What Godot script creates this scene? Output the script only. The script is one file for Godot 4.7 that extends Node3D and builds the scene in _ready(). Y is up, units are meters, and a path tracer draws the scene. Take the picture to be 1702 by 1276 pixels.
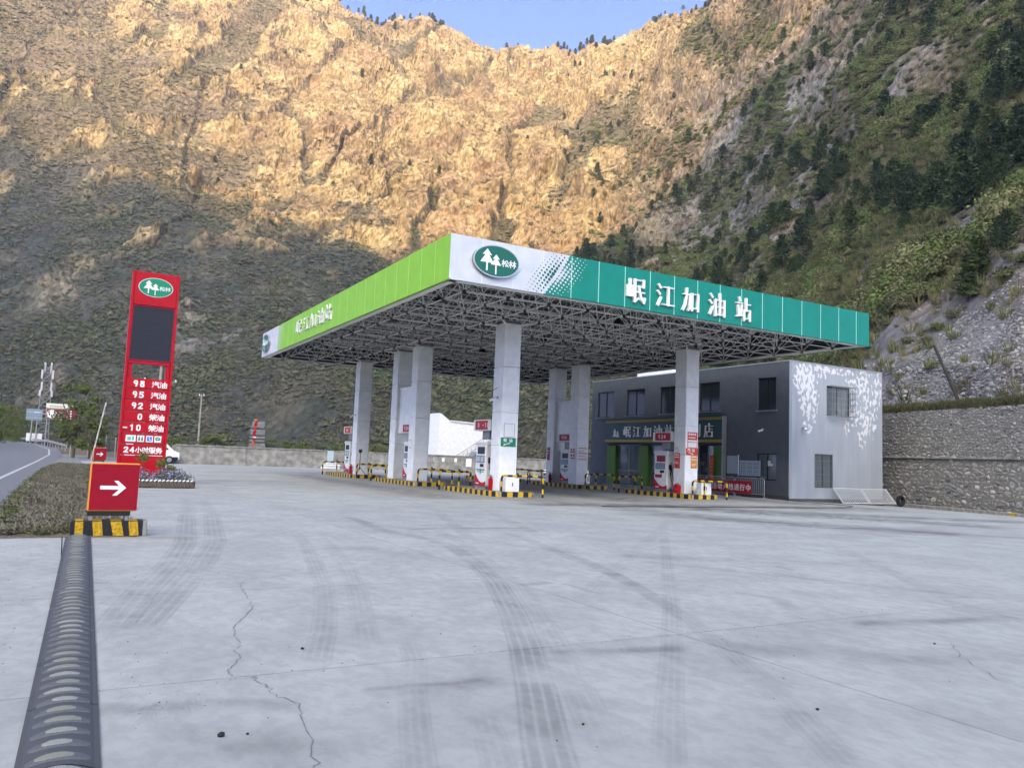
extends Node3D
# World: x runs along the dark green front of the canopy, -z along its light green side, origin on the ground under their shared corner.
const EYE := Vector3(-10.11, 1.5, 22.27)
const YAW := 29.404
const SUN_EL := 20.0
const SUN_BEARING := -169.0
var rng := RandomNumberGenerator.new()
var M := {}
var T := {}
var used := {}

class MB:
	var v := PackedVector3Array()
	var n := PackedVector3Array()
	var col := PackedColorArray()
	var uv := PackedVector2Array()
	var ink := Color.WHITE
	var uvf = null

	func vert(p: Vector3, nn: Vector3) -> void:
		v.append(p)
		n.append(nn)
		col.append(ink)

	func tri(a: Vector3, b: Vector3, c: Vector3) -> void:
		var nn := (b - a).cross(c - a).normalized()
		vert(a, nn)
		vert(c, nn)
		vert(b, nn)

	func quad(a: Vector3, b: Vector3, c: Vector3, d: Vector3) -> void:
		tri(a, b, c)
		tri(a, c, d)

	func face(pts: Array, out: Vector3) -> void:
		var a: Vector3 = pts[0]
		var b: Vector3 = pts[1]
		var c: Vector3 = pts[2]
		if (b - a).cross(c - a).dot(out) < 0.0:
			pts = pts.duplicate()
			pts.reverse()
		for i in range(1, pts.size() - 1):
			tri(pts[0], pts[i], pts[i + 1])

	func box(c: Vector3, s: Vector3, b := Basis()) -> void:
		var x := b.x * s.x * 0.5
		var y := b.y * s.y * 0.5
		var z := b.z * s.z * 0.5
		for k in [[x, y, z], [y, z, x], [z, x, y]]:
			for sg in [1.0, -1.0]:
				var o: Vector3 = k[0] * sg
				var p: Vector3 = k[1]
				var q: Vector3 = k[2]
				face([c + o + p + q, c + o - p + q, c + o - p - q, c + o + p - q], o)

	func span(a: Vector3, b: Vector3) -> void:
		box((a + b) * 0.5, (b - a).abs())

	func bbox(c: Vector3, s: Vector3, r := 0.01, b := Basis()) -> void:
		var h := s * 0.5
		var pt := func(sx: float, sy: float, sz: float, ax: int) -> Vector3:
			var p := Vector3(sx * (h.x - (0.0 if ax == 0 else r)), sy * (h.y - (0.0 if ax == 1 else r)), sz * (h.z - (0.0 if ax == 2 else r)))
			return c + b * p
		for sg in [1.0, -1.0]:
			face([pt.call(sg, 1, 1, 0), pt.call(sg, -1, 1, 0), pt.call(sg, -1, -1, 0), pt.call(sg, 1, -1, 0)], b.x * sg)
			face([pt.call(1, sg, 1, 1), pt.call(-1, sg, 1, 1), pt.call(-1, sg, -1, 1), pt.call(1, sg, -1, 1)], b.y * sg)
			face([pt.call(1, 1, sg, 2), pt.call(-1, 1, sg, 2), pt.call(-1, -1, sg, 2), pt.call(1, -1, sg, 2)], b.z * sg)
			for tg in [1.0, -1.0]:
				face([pt.call(sg, tg, 1, 0), pt.call(sg, tg, -1, 0), pt.call(sg, tg, -1, 1), pt.call(sg, tg, 1, 1)], b.x * sg + b.y * tg)
				face([pt.call(sg, 1, tg, 0), pt.call(sg, -1, tg, 0), pt.call(sg, -1, tg, 2), pt.call(sg, 1, tg, 2)], b.x * sg + b.z * tg)
				face([pt.call(1, sg, tg, 1), pt.call(-1, sg, tg, 1), pt.call(-1, sg, tg, 2), pt.call(1, sg, tg, 2)], b.y * sg + b.z * tg)
				for ug in [1.0, -1.0]:
					face([pt.call(sg, tg, ug, 0), pt.call(sg, tg, ug, 1), pt.call(sg, tg, ug, 2)], b.x * sg + b.y * tg + b.z * ug)

	func ring(c: Vector3, ax: Vector3, up: Vector3, r: float, k: int) -> PackedVector3Array:
		var s := ax.cross(up).normalized()
		var t := s.cross(ax).normalized()
		var o := PackedVector3Array()
		for i in k:
			var a := TAU * i / k
			o.append(c + (s * cos(a) + t * sin(a)) * r)
		return o

	func skin(A: PackedVector3Array, B: PackedVector3Array, ca: Vector3, cb: Vector3) -> void:
		var k := A.size()
		for i in k:
			var j := (i + 1) % k
			var na := (A[i] - ca).normalized()
			var nb := (A[j] - ca).normalized()
			var ma := (B[i] - cb).normalized() if B[i].distance_to(cb) > 1e-5 else na
			var mb := (B[j] - cb).normalized() if B[j].distance_to(cb) > 1e-5 else nb
			var g := (A[j] - A[i]).cross(B[i] - A[i]).dot(na + nb + ma)
			if g > 0.0:
				vert(A[i], na); vert(B[j], mb); vert(A[j], nb)
				vert(A[i], na); vert(B[i], ma); vert(B[j], mb)
			else:
				vert(A[i], na); vert(A[j], nb); vert(B[j], mb)
				vert(A[i], na); vert(B[j], mb); vert(B[i], ma)

	func cap(A: PackedVector3Array, out: Vector3) -> void:
		face(Array(A), out)

	func tube(a: Vector3, b: Vector3, r0: float, r1 := -1.0, k := 8, caps := true) -> void:
		if r1 < 0.0:
			r1 = r0
		var ax := (b - a).normalized()
		var up := Vector3.UP if absf(ax.y) < 0.9 else Vector3.RIGHT
		var A := ring(a, ax, up, r0, k)
		var B := ring(b, ax, up, r1, k)
		skin(A, B, a, b)
		if caps:
			cap(A, -ax)
			cap(B, ax)

	# A pipe along a path; with a band length it changes between two paints.
	func pipe(pts: Array, r: float, k := 8, band := 0.0, c0 := Color.WHITE, c1 := Color.WHITE) -> void:
		var P := []
		var D := []
		var d := 0.0
		for i in pts.size():
			if i > 0:
				var seg: float = pts[i].distance_to(pts[i - 1])
				if band > 0.0:
					var m: float = ceilf((d + 1e-4) / band)
					while m * band < d + seg - 1e-4:
						P.append(pts[i - 1].lerp(pts[i], (m * band - d) / seg))
						D.append(m * band)
						m += 1.0
				d += seg
			P.append(pts[i])
			D.append(d)
		var R := []
		var up := Vector3.UP
		for i in P.size():
			var ax: Vector3 = (P[mini(i + 1, P.size() - 1)] - P[maxi(i - 1, 0)]).normalized()
			if absf(ax.dot(up)) > 0.95:
				up = Vector3(0.3, 0.1, 0.9)
			var s := ax.cross(up).normalized()
			up = s.cross(ax).normalized()
			R.append(ring(P[i], ax, up, r, k))
		for i in P.size() - 1:
			if band > 0.0:
				ink = c0 if int(floor((D[i] + D[i + 1]) * 0.5 / band)) % 2 == 0 else c1
			skin(R[i], R[i + 1], P[i], P[i + 1])
		cap(R[0], P[0] - P[1])
		cap(R[-1], P[-1] - P[-2])

	func prism(poly: PackedVector2Array, d: float, xf: Transform3D, back := true) -> void:
		var ix := Geometry2D.triangulate_polygon(poly)
		var z0 := xf.basis.z.normalized()
		for i in range(0, ix.size(), 3):
			var q := [poly[ix[i]], poly[ix[i + 1]], poly[ix[i + 2]]]
			var f := []
			var g := []
			for p in q:
				f.append(xf * Vector3(p.x, p.y, d))
				g.append(xf * Vector3(p.x, p.y, 0))
			face(f, z0)
			if back:
				face(g, -z0)
		var area := 0.0
		for i in poly.size():
			var a := poly[i]
			var b := poly[(i + 1) % poly.size()]
			area += a.cross(b)
		for i in poly.size():
			var a := poly[i]
			var b := poly[(i + 1) % poly.size()]
			var e := (b - a) * signf(area)
			face([xf * Vector3(a.x, a.y, 0), xf * Vector3(b.x, b.y, 0), xf * Vector3(b.x, b.y, d), xf * Vector3(a.x, a.y, d)], xf.basis * Vector3(e.y, -e.x, 0))

	# An uneven rounded lump.
	func lump(c: Vector3, s: Vector3, rows: int, k: int, rough: float, r: RandomNumberGenerator, b := Basis(), smooth := false) -> void:
		var G := []
		for i in rows + 1:
			var a := PI * i / rows
			var L := PackedVector3Array()
			for j in k:
				var t := TAU * (j + 0.5 * (i % 2)) / k
				var f := 1.0 + r.randf_range(-rough, rough)
				L.append(c + b * (Vector3(sin(a) * cos(t), cos(a), sin(a) * sin(t)) * s * f))
			if i == 0 or i == rows:
				for j in k:
					L[j] = L[0]
			G.append(L)
		for i in rows:
			for j in k:
				var m := (j + 1) % k
				var q := [G[i][j], G[i][m], G[i + 1][m], G[i + 1][j]]
				if smooth:
					var w := []
					for p in q:
						w.append(((b.inverse() * (p - c)) / (s * s)).normalized())
					vert(q[0], b * w[0]); vert(q[1], b * w[1]); vert(q[2], b * w[2])
					vert(q[0], b * w[0]); vert(q[2], b * w[2]); vert(q[3], b * w[3])
				else:
					var o: Vector3 = (q[0] + q[1] + q[2] + q[3]) * 0.25 - c
					if i > 0:
						face([q[0], q[1], q[2]], o)
					if i < rows - 1:
						face([q[0], q[2], q[3]], o)

	func mesh() -> ArrayMesh:
		var A := []
		A.resize(Mesh.ARRAY_MAX)
		A[Mesh.ARRAY_VERTEX] = v
		A[Mesh.ARRAY_NORMAL] = n
		A[Mesh.ARRAY_COLOR] = col
		if uvf != null:
			for p in v:
				uv.append(uvf.call(p))
			A[Mesh.ARRAY_TEX_UV] = uv
		var m := ArrayMesh.new()
		m.add_surface_from_arrays(Mesh.PRIMITIVE_TRIANGLES, A)
		return m


func numbered(called: String) -> String:
	var k: int = used.get(called, 0)
	used[called] = k + 1
	return called if k == 0 else "%s_%03d" % [called, k]


func obj(called: String, shape, mat: Material, parent: Node3D = self) -> MeshInstance3D:
	var o := MeshInstance3D.new()
	o.name = numbered(called) if parent == self else called
	o.mesh = shape.mesh() if shape is MB else shape
	o.material_override = mat
	if parent != self:
		var k: int = parent.get_meta("n_" + called, 0)
		parent.set_meta("n_" + called, k + 1)
		if k > 0:
			o.name = "%s_%03d" % [called, k]
	parent.add_child(o, true)
	return o


func tag(o: Node, label: String, category := "", group := "", kind := "") -> Node:
	o.set_meta("label", label)
	if category != "":
		o.set_meta("category", category)
	if group != "":
		o.set_meta("group", group)
	if kind != "":
		o.set_meta("kind", kind)
	return o


func thing(called: String, at: Vector3, label: String, category: String, group := "", turn := 0.0) -> Node3D:
	var o := Node3D.new()
	o.name = numbered(called)
	o.position = at
	o.rotation.y = turn
	add_child(o, true)
	tag(o, label, category, group)
	return o


func copy(o: Node3D, called: String, at: Vector3, label: String, group := "", turn := 0.0) -> Node3D:
	var c: Node3D = o.duplicate()
	c.name = numbered(called)
	add_child(c, true)
	c.position = at
	c.rotation.y = turn
	c.set_meta("label", label)
	if group != "":
		c.set_meta("group", group)
	return c


func lin(r: float, g: float, b: float) -> Color:
	return Color(r, g, b).linear_to_srgb()


func noise(freq: float, oct := 4, type := FastNoiseLite.TYPE_SIMPLEX_SMOOTH, s := 1) -> FastNoiseLite:
	var f := FastNoiseLite.new()
	f.seed = s
	f.noise_type = type
	f.frequency = freq
	f.fractal_octaves = oct
	if oct <= 1:
		f.fractal_type = FastNoiseLite.FRACTAL_NONE
	return f


func ntex(size: int, f: FastNoiseLite, lo: float, hi: float, bump := -1.0) -> NoiseTexture2D:
	var t := NoiseTexture2D.new()
	t.width = size
	t.height = size
	t.seamless = true
	t.generate_mipmaps = false
	t.noise = f
	if bump > 0.0:
		t.as_normal_map = true
		t.bump_strength = bump
	else:
		var g := Gradient.new()
		g.set_color(0, Color(lo, lo, lo))
		g.set_color(1, Color(hi, hi, hi))
		t.color_ramp = g
	return t


func mat(called: String, c: Color, rough := 0.6, metal := 0.0, tex = null, per := 2.0, nrm = null, nscale := 0.5) -> StandardMaterial3D:
	var m := StandardMaterial3D.new()
	m.resource_name = called
	m.albedo_color = c
	m.roughness = rough
	m.metallic_specular = 0.3
	m.metallic = metal
	m.uv1_triplanar = true
	m.uv1_world_triplanar = true
	m.uv1_scale = Vector3.ONE / per
	if tex:
		m.albedo_texture = tex
	if nrm:
		m.normal_enabled = true
		m.normal_texture = nrm
		m.normal_scale = nscale
	M[called] = m
	return m


func bearing(a: float) -> Vector3:
	var t := deg_to_rad(a + YAW)
	return Vector3(sin(t), 0, -cos(t))


func ground_y(x: float) -> float:
	return -0.03 * maxf(0.0, x - 20.0)


# Lettering: strokes on a 0..100 square.
const GLYPH := {
	"岷": "15,88 15,28;3,64 3,28 28,28;28,64 28,28;42,90 90,90 90,66 42,66;42,90 42,8 62,20;42,44 96,44;64,66 68,44 78,20 92,6 97,22",
	"江": "8,88 18,78;3,62 14,53;4,10 20,38;36,82 92,82;64,82 64,14;28,14 98,14",
	"加": "4,70 46,70 44,16 34,8;26,92 24,60 16,28 4,8;58,74 58,10;58,74 94,74 94,10;58,18 94,18",
	"油": "8,88 18,78;3,62 14,53;4,10 20,38;38,68 38,6;38,68 94,68 94,6;38,10 94,10;38,40 94,40;66,94 66,10",
	"站": "22,96 28,84;4,74 44,74;14,62 20,28;38,64 30,26;2,18 46,24;68,94 68,46;68,72 96,72;54,46 54,6;54,46 92,46 92,6;54,12 92,12",
	"松": "2,70 44,70;22,94 22,4;22,66 2,28;24,60 42,38;62,84 48,48;74,86 96,48;70,48 54,14 88,20;80,32 94,8",
	"林": "2,70 46,70;24,94 24,4;24,66 3,26;26,58 44,34;54,70 98,70;76,94 76,4;76,66 54,26;78,60 98,28",
	"汽": "8,88 18,78;3,62 14,53;4,10 20,38;48,94 34,62;46,82 94,82;44,66 88,66;38,48 84,48 84,24 90,8 98,22",
	"柴": "24,94 24,60;24,78 44,78;8,84 8,62;2,56 46,66;62,94 62,62 94,62 94,72;62,78 90,86;4,44 96,44;50,56 50,2;48,42 8,8;52,42 94,8",
	"小": "50,94 50,8 38,14;26,66 8,28;72,68 94,30",
	"时": "6,82 6,14;6,82 38,82 38,14;6,48 38,48;6,16 38,16;46,68 98,68;78,94 78,8 64,14;54,46 64,30",
	"服": "10,90 10,40 2,6;10,90 40,90 40,8 30,10;10,64 40,64;10,38 40,38;54,90 54,4;54,90 92,90 90,66 80,66;56,50 90,50 74,20 54,4;60,44 76,18 98,4",
	"务": "40,96 10,62;34,82 82,82 54,60 8,44;30,76 60,58 96,46;14,34 82,34 78,8 64,6;48,44 40,20 12,0",
	"活": "8,88 18,78;3,62 14,53;4,10 20,38;84,92 40,82;36,64 98,64;66,86 66,40;46,40 46,6;46,40 88,40 88,6;46,8 88,8",
	"动": "8,80 44,80;2,56 48,56;24,54 8,18 42,26;36,36 46,14;52,68 94,68 90,10 78,8;74,94 72,60 52,6",
	"火": "50,94 48,50 8,4;52,46 94,4;20,66 14,42;86,70 72,46",
	"热": "2,76 44,76;24,94 24,34 16,36;4,48 44,60;50,76 84,76 82,44 96,36;68,94 64,60 50,34;54,60 68,48;12,22 4,4;34,20 38,4;60,20 66,4;84,22 96,4",
	"进": "10,88 20,76;4,56 20,56 20,20 4,8;20,20 40,8 98,8;40,74 94,74;36,46 98,46;56,94 54,46 40,18;78,94 78,16",
	"行": "30,94 6,68;34,68 4,36;22,54 22,4;46,84 92,84;42,58 98,58;74,58 74,8 60,12",
	"中": "12,72 12,32;12,72 88,72 88,32;12,36 88,36;50,96 50,2",
	"元": "20,86 80,86;4,58 96,58;36,56 28,22 6,6;62,56 62,12 94,10 96,26",
	"便": "22,94 2,50;14,66 14,4;36,88 98,88;44,72 44,34;44,72 90,72 90,34;44,54 90,54;44,36 90,36;66,88 64,40 34,4;46,26 64,12 98,4",
	"利": "44,94 10,84;2,64 52,64;26,88 26,4;26,60 4,28;28,54 50,36;66,84 66,30;90,94 90,8 78,12",
	"店": "50,98 56,88;8,82 96,82;14,82 12,40 2,4;54,74 54,40;54,60 88,60;30,40 30,6;30,40 86,40 86,6;30,8 86,8",
	"2": "22,74 34,90 62,90 74,76 70,58 24,8 78,8", "5": "74,90 30,90 26,54 56,58 74,42 72,20 54,6 22,12", "”": "30,96 24,76;56,96 50,76",
	"9": "72,64 56,48 34,52 26,70 36,90 62,90 73,72 70,36 56,8", "8": "50,52 30,62 32,86 68,86 70,62 50,52 26,34 30,8 70,8 74,34 50,52",
	"0": "50,92 30,80 26,50 30,18 50,6 70,18 74,50 70,80 50,92", "1": "34,76 54,92 54,6", "4": "66,6 66,92 22,34 80,34", "-": "24,46 72,46", "#": "36,86 30,16;64,86 58,16;20,62 78,62;18,38 76,38",
}


func glyph(mb: MB, ch: String, o: Vector3, ux: Vector3, uy: Vector3, w: float, h: float, th: float, tv: float, d: float) -> void:
	var uz := ux.cross(uy).normalized()
	var k := 0
	for stroke in GLYPH[ch].split(";"):
		var pts := []
		for q in stroke.split(" "):
			var xy = q.split(",")
			pts.append(Vector2(float(xy[0]) * 0.01 * w, float(xy[1]) * 0.01 * h))
		for i in pts.size() - 1:
			var a: Vector2 = pts[i]
			var b: Vector2 = pts[i + 1]
			var e := (b - a).normalized()
			var t := lerpf(th, tv, absf(e.y))
			a -= e * t * 0.42
			b += e * t * 0.42
			var s := Vector2(-e.y, e.x) * t * 0.5
			var dd := d + k * 0.0005
			k += 1
			var P := []
			for q in [a - s, b - s, b + s, a + s]:
				P.append(o + ux * q.x + uy * q.y)
			var up := uz * dd
			mb.face([P[0] + up, P[1] + up, P[2] + up, P[3] + up], uz)
			for j in 4:
				var m := (j + 1) % 4
				var mid: Vector3 = (P[0] + P[2]) * 0.5
				mb.face([P[j], P[m], P[m] + up, P[j] + up], (P[j] + P[m]) * 0.5 - mid)


# A line of lettering as one part.
func words(text: String, parent: Node3D, m: Material, o: Vector3, ux: Vector3, uy: Vector3, size: float, pitch: float, thick := 0.1, d := 0.004, called := "lettering") -> void:
	var mb := MB.new()
	for i in text.length():
		if text[i] != " ":
			glyph(mb, text[i], o + ux * pitch * i, ux, uy, size, size, size * thick, size * thick, d)
	obj(called, mb, m, parent)


func oval(rx: float, ry: float, k := 40) -> PackedVector2Array:
	var p := PackedVector2Array()
	for i in k:
		p.append(Vector2(cos(TAU * i / k) * rx, sin(TAU * i / k) * ry))
	return p


# The oval badge: two pale pines and two characters on green.
func badge(parent: Node3D, xf: Transform3D, rx: float, ry: float, rim: Material, green: Material, d: float) -> void:
	var a := MB.new()
	a.prism(oval(rx, ry), d, xf)
	obj("rim", a, rim, parent)
	var b := MB.new()
	b.prism(oval(rx * 0.955, ry * 0.94), d + 0.006, xf)
	obj("face", b, green, parent)
	var f := xf.translated_local(Vector3(0, 0, d + 0.0062))
	for k in 2:
		var s: float = [1.0, 0.78][k]
		var c: Vector2 = [Vector2(-0.42, 0.08), Vector2(-0.03, -0.06)][k]
		var tree := MB.new()
		for q in [[Vector2(0, 0.62), Vector2(-0.2, 0.24), Vector2(-0.08, 0.24), Vector2(-0.29, -0.24), Vector2(0.29, -0.24), Vector2(0.08, 0.24), Vector2(0.2, 0.24)], [Vector2(-0.035, -0.235), Vector2(-0.035, -0.8 / s + 0.06), Vector2(0.035, -0.8 / s + 0.06), Vector2(0.035, -0.235)]]:
			var p := PackedVector2Array()
			for w in q:
				p.append(Vector2((c.x + w.x * s) * rx, (c.y + w.y * s) * ry))
			tree.prism(p, 0.004 + 0.001 * k, f)
		obj("pine_emblem", tree, M.white, parent)
	words("松林", parent, M.white, f * Vector3(0.22 * rx, -0.28 * ry, 0), f.basis.x, f.basis.y, 0.3 * rx, 0.32 * rx, 0.11)


func _ready() -> void:
	setup_view()
	paints()
	build_valley()
	build_ridge()
	build_ground()
	build_road()
	build_station()
	build_canopy()
	build_islands()
	build_walls()
	build_signs()
	build_background()
	build_growth()
	build_litter()


func setup_view() -> void:
	var cam := Camera3D.new()
	cam.name = "camera"
	cam.position = EYE
	cam.rotation_order = EULER_ORDER_YXZ
	cam.rotation_degrees = Vector3(5.4225, -YAW, 2.294)
	cam.fov = 52.0935
	cam.near = 0.1
	cam.far = 6000.0
	cam.current = true
	add_child(cam)
	var env := Environment.new()
	env.tonemap_mode = Environment.TONE_MAPPER_LINEAR
	env.tonemap_exposure = 2.4
	env.fog_enabled = true
	env.fog_density = 0.0002
	env.fog_light_color = Color(0.86, 0.9, 1.0)
	env.background_mode = Environment.BG_SKY
	env.sdfgi_enabled = true
	env.ssao_enabled = true
	env.ssil_enabled = true
	# A clear, slightly hazy sky: CIE broad-corona shape, with the sun side raised to add fill.
	var W := 512
	var sun_dir := bearing(SUN_BEARING) * cos(deg_to_rad(SUN_EL)) + Vector3.UP * sin(deg_to_rad(SUN_EL))
	var im := Image.create(W, W / 2, false, Image.FORMAT_RGBF)
	for yy in W / 2:
		var el := PI * (0.5 - (yy + 0.5) / (W / 2))
		for xx in W:
			var ar := TAU * (xx + 0.5) / W - PI / 2
			var d := Vector3(cos(el) * cos(ar), sin(el), cos(el) * sin(ar))
			var y := maxf(d.y, 0.03)
			var cg := d.dot(sun_dir)
			var g := acos(clampf(cg, -1.0, 1.0))
			var f := 1.0 + 24.0 * (exp(-2.8 * g) - exp(-2.8 * PI / 2)) + 0.15 * cg * cg
			var ph := 1.0 - exp(-0.15 / y)
			var L := minf(f * ph / 0.21, 9.0)
			var t := clampf((f - 0.8) / 5.0 + 0.25 * pow(1.0 - y, 5.0), 0.0, 1.0)
			var c := SKY_BLUE.lerp(SKY_PALE, t) * L
			im.set_pixel(xx, yy, c)
	var sky := Sky.new()
	var sm := PanoramaSkyMaterial.new()
	sm.panorama = ImageTexture.create_from_image(im)
	sky.sky_material = sm
	env.sky = sky
	env.background_energy_multiplier = 1.0
	var we := WorldEnvironment.new()
	we.name = "world"
	we.environment = env
	add_child(we)
	var sun := DirectionalLight3D.new()
	sun.name = "sun"
	sun.light_energy = 0.95
	sun.light_color = SUN_TINT
	sun.light_angular_distance = 0.4
	sun.shadow_enabled = true
	sun.look_at_from_position(sun_dir * 100.0, Vector3.ZERO)
	add_child(sun)


const SKY_BLUE := Color(0.064, 0.152, 0.42)
const SKY_PALE := Color(0.8, 0.76, 0.7)  # pale sun side, lifted out of view as added fill light
const SUN_TINT := Color(1.0, 0.82, 0.48)


func paints() -> void:
	T.mottle = ntex(512, noise(0.012, 5, FastNoiseLite.TYPE_SIMPLEX_SMOOTH, 3), 0.62, 1.0)
	T.grain = ntex(512, noise(0.09, 3, FastNoiseLite.TYPE_SIMPLEX, 9), 0.72, 1.0)
	T.grain_n = ntex(512, noise(0.07, 4, FastNoiseLite.TYPE_SIMPLEX, 10), 0, 1, 6.0)
	T.dirt = ntex(512, noise(0.008, 5, FastNoiseLite.TYPE_SIMPLEX_SMOOTH, 21), 0.93, 1.0)
	var rockn := noise(0.016, 6, FastNoiseLite.TYPE_SIMPLEX, 14)
	rockn.fractal_type = FastNoiseLite.FRACTAL_RIDGED
	T.rock = ntex(512, rockn, 1.0, 0.68)
	T.rock_n = ntex(512, rockn, 0, 1, 10.0)
	var strata := noise(0.006, 5, FastNoiseLite.TYPE_SIMPLEX, 71)
	strata.fractal_type = FastNoiseLite.FRACTAL_RIDGED
	strata.domain_warp_enabled = true
	strata.domain_warp_amplitude = 40.0
	strata.domain_warp_frequency = 0.01
	T.strata = ntex(1024, strata, 1.04, 0.42)
	T.strata_n = ntex(1024, strata, 0, 1, 14.0)
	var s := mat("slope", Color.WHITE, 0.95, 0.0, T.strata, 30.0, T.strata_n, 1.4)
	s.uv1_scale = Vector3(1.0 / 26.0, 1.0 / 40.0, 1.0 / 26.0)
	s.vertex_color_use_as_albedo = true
	var l := mat("leaf", Color.WHITE, 0.85)
	l.vertex_color_use_as_albedo = true
	l.backlight_enabled = true
	l.backlight = Color(0.35, 0.4, 0.2)
	for i in 3:
		var g: Color = [Color(0.044, 0.07, 0.028), Color(0.058, 0.084, 0.028), Color(0.038, 0.06, 0.03)][i]
		var q := mat("needle_%d" % i, lin(g.r, g.g, g.b), 0.85)
		q.vertex_color_use_as_albedo = true
	var pv := mat("paintvc", Color.WHITE, 0.55, 0.0, T.dirt, 1.3)
	pv.vertex_color_use_as_albedo = true
	mat("white", lin(0.8, 0.8, 0.79), 0.45, 0.0, T.dirt, 1.7)
	mat("col_panel", lin(0.86, 0.87, 0.87), 0.38, 0.0, T.dirt, 2.3)
	mat("fascia_white", lin(0.56, 0.585, 0.62), 0.35, 0.0, T.dirt, 4.0)
	mat("fascia_green", lin(0.001, 0.205, 0.15), 0.35, 0.0, T.dirt, 4.0)
	mat("fascia_lime", lin(0.23, 0.5, 0.012), 0.4, 0.0, T.dirt, 4.0)
	mat("joint_teal", lin(0.3, 0.62, 0.5), 0.4)
	mat("joint_lime", lin(0.42, 0.68, 0.16), 0.4)
	mat("joint_grey", lin(0.6, 0.63, 0.66), 0.4)
	mat("badge_green", lin(0.008, 0.11, 0.075), 0.3)
	mat("badge_green2", lin(0.01, 0.22, 0.11), 0.3)
	mat("steel", lin(0.42, 0.43, 0.44), 0.4, 0.7, T.dirt, 1.0)
	mat("steel_dull", lin(0.32, 0.33, 0.34), 0.6, 0.3, T.grain, 0.8)
	mat("truss_shaded", lin(0.6, 0.6, 0.57), 0.55)  # darker copy of the truss paint, carrying the shade deep under the roof
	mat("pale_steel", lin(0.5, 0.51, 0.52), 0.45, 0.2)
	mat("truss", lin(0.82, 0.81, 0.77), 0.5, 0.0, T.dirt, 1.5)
	mat("fascia_inner", lin(0.07, 0.075, 0.075), 0.7)
	mat("deck", lin(0.1, 0.1, 0.1), 0.7, 0.0, T.dirt, 3.0)
	mat("black", lin(0.018, 0.018, 0.02), 0.5)
	mat("hump_rubber", lin(0.088, 0.091, 0.098), 0.8, 0.0, T.grain, 0.3)
	mat("crack", lin(0.12, 0.12, 0.115), 0.9)
	mat("rubber", lin(0.03, 0.031, 0.034), 0.75, 0.0, T.grain, 0.25)
	mat("dark_glass", lin(0.02, 0.024, 0.03), 0.08)
	mat("screen", lin(0.022, 0.024, 0.034), 0.42, 0.0, T.dirt, 1.0)
	mat("red", lin(0.42, 0.002, 0.012), 0.42, 0.0, T.dirt, 1.5)
	mat("red_dark", lin(0.3, 0.01, 0.035), 0.4, 0.0, T.dirt, 1.5)
	mat("red_crimson", lin(0.27, 0.003, 0.016), 0.42, 0.0, T.dirt, 1.1)
	mat("orange", lin(0.68, 0.27, 0.03), 0.5, 0.0, T.dirt, 0.8)
	mat("red_orange", lin(0.62, 0.06, 0.02), 0.5, 0.0, T.dirt, 0.8)
	mat("yellow", lin(0.68, 0.42, 0.02), 0.55, 0.0, T.mottle, 0.5)
	mat("gold", lin(0.4, 0.25, 0.03), 0.45)
	mat("teal_dark_shaded", lin(0.008, 0.06, 0.062), 0.4)  # dark teal, deepened further to paint in the canopy shade
	mat("lime_post_shaded", lin(0.075, 0.18, 0.01), 0.45)  # lime darkened so the pilasters carry the canopy shade in their colour
	mat("concrete", lin(0.4, 0.395, 0.37), 0.9, 0.0, T.mottle, 1.9, T.grain_n, 0.5)
	mat("concrete_old", lin(0.4, 0.39, 0.36), 0.92, 0.0, T.mottle, 5.0)
	mat("front_grey_shaded", lin(0.115, 0.127, 0.15), 0.75, 0.0, T.dirt, 3.0, T.grain_n, 0.12)  # end wall grey darkened to put the canopy shade into the paint
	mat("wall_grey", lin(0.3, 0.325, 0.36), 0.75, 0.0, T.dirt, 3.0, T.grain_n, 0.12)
	mat("plinth", lin(0.13, 0.13, 0.12), 0.9, 0.0, T.mottle, 0.8)
	mat("asphalt", lin(0.2, 0.205, 0.215), 0.85, 0.0, T.grain, 0.35, T.grain_n, 0.4)
	mat("line_paint", lin(0.62, 0.62, 0.6), 0.7, 0.0, T.mottle, 0.9)
	mat("rim_brick", lin(0.16, 0.125, 0.095), 0.85, 0.0, T.mottle, 0.4)
	mat("dry_grass", lin(0.2,0.18,0.1), 0.9)
	mat("soil", lin(0.19, 0.16, 0.11), 0.95, 0.0, T.mottle, 0.9, T.rock_n, 0.6)
	mat("earth", lin(0.17, 0.155, 0.12), 0.95, 0.0, T.mottle, 6.0, T.rock_n, 0.6)
	mat("mortar", lin(0.32, 0.305, 0.275), 0.95, 0.0, T.mottle, 0.7, T.rock_n, 0.8)
	var st := mat("stone", Color.WHITE, 0.9, 0.0, T.rock, 0.45, T.rock_n, 0.5)
	st.vertex_color_use_as_albedo = true
	mat("wood_dark", lin(0.05, 0.042, 0.036), 0.85, 0.0, T.grain, 0.4)
	mat("cloth_red", lin(0.42, 0.012, 0.03), 0.8)
	mat("paper", lin(0.74, 0.75, 0.74), 0.7)
	mat("sky_paper", lin(0.42, 0.5, 0.55), 0.4)
	mat("blue_sign", lin(0.2, 0.26, 0.32), 0.5, 0.3)
	mat("maroon", lin(0.16, 0.02, 0.025), 0.5)
	mat("cream", lin(0.62, 0.62, 0.52), 0.6)
	mat("green_sign", lin(0.006, 0.2, 0.1), 0.4)
	mat("curtain", lin(0.2, 0.2, 0.2), 0.9)
	mat("roof_blue", lin(0.14, 0.17, 0.2), 0.6)
	mat("roof_sign", lin(0.1, 0.42, 0.36), 0.5)
	mat("blue_icon", lin(0.03, 0.17, 0.55), 0.5)
	var gl := mat("pane", Color(0.7, 0.78, 0.82, 0.14), 0.05)
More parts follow.
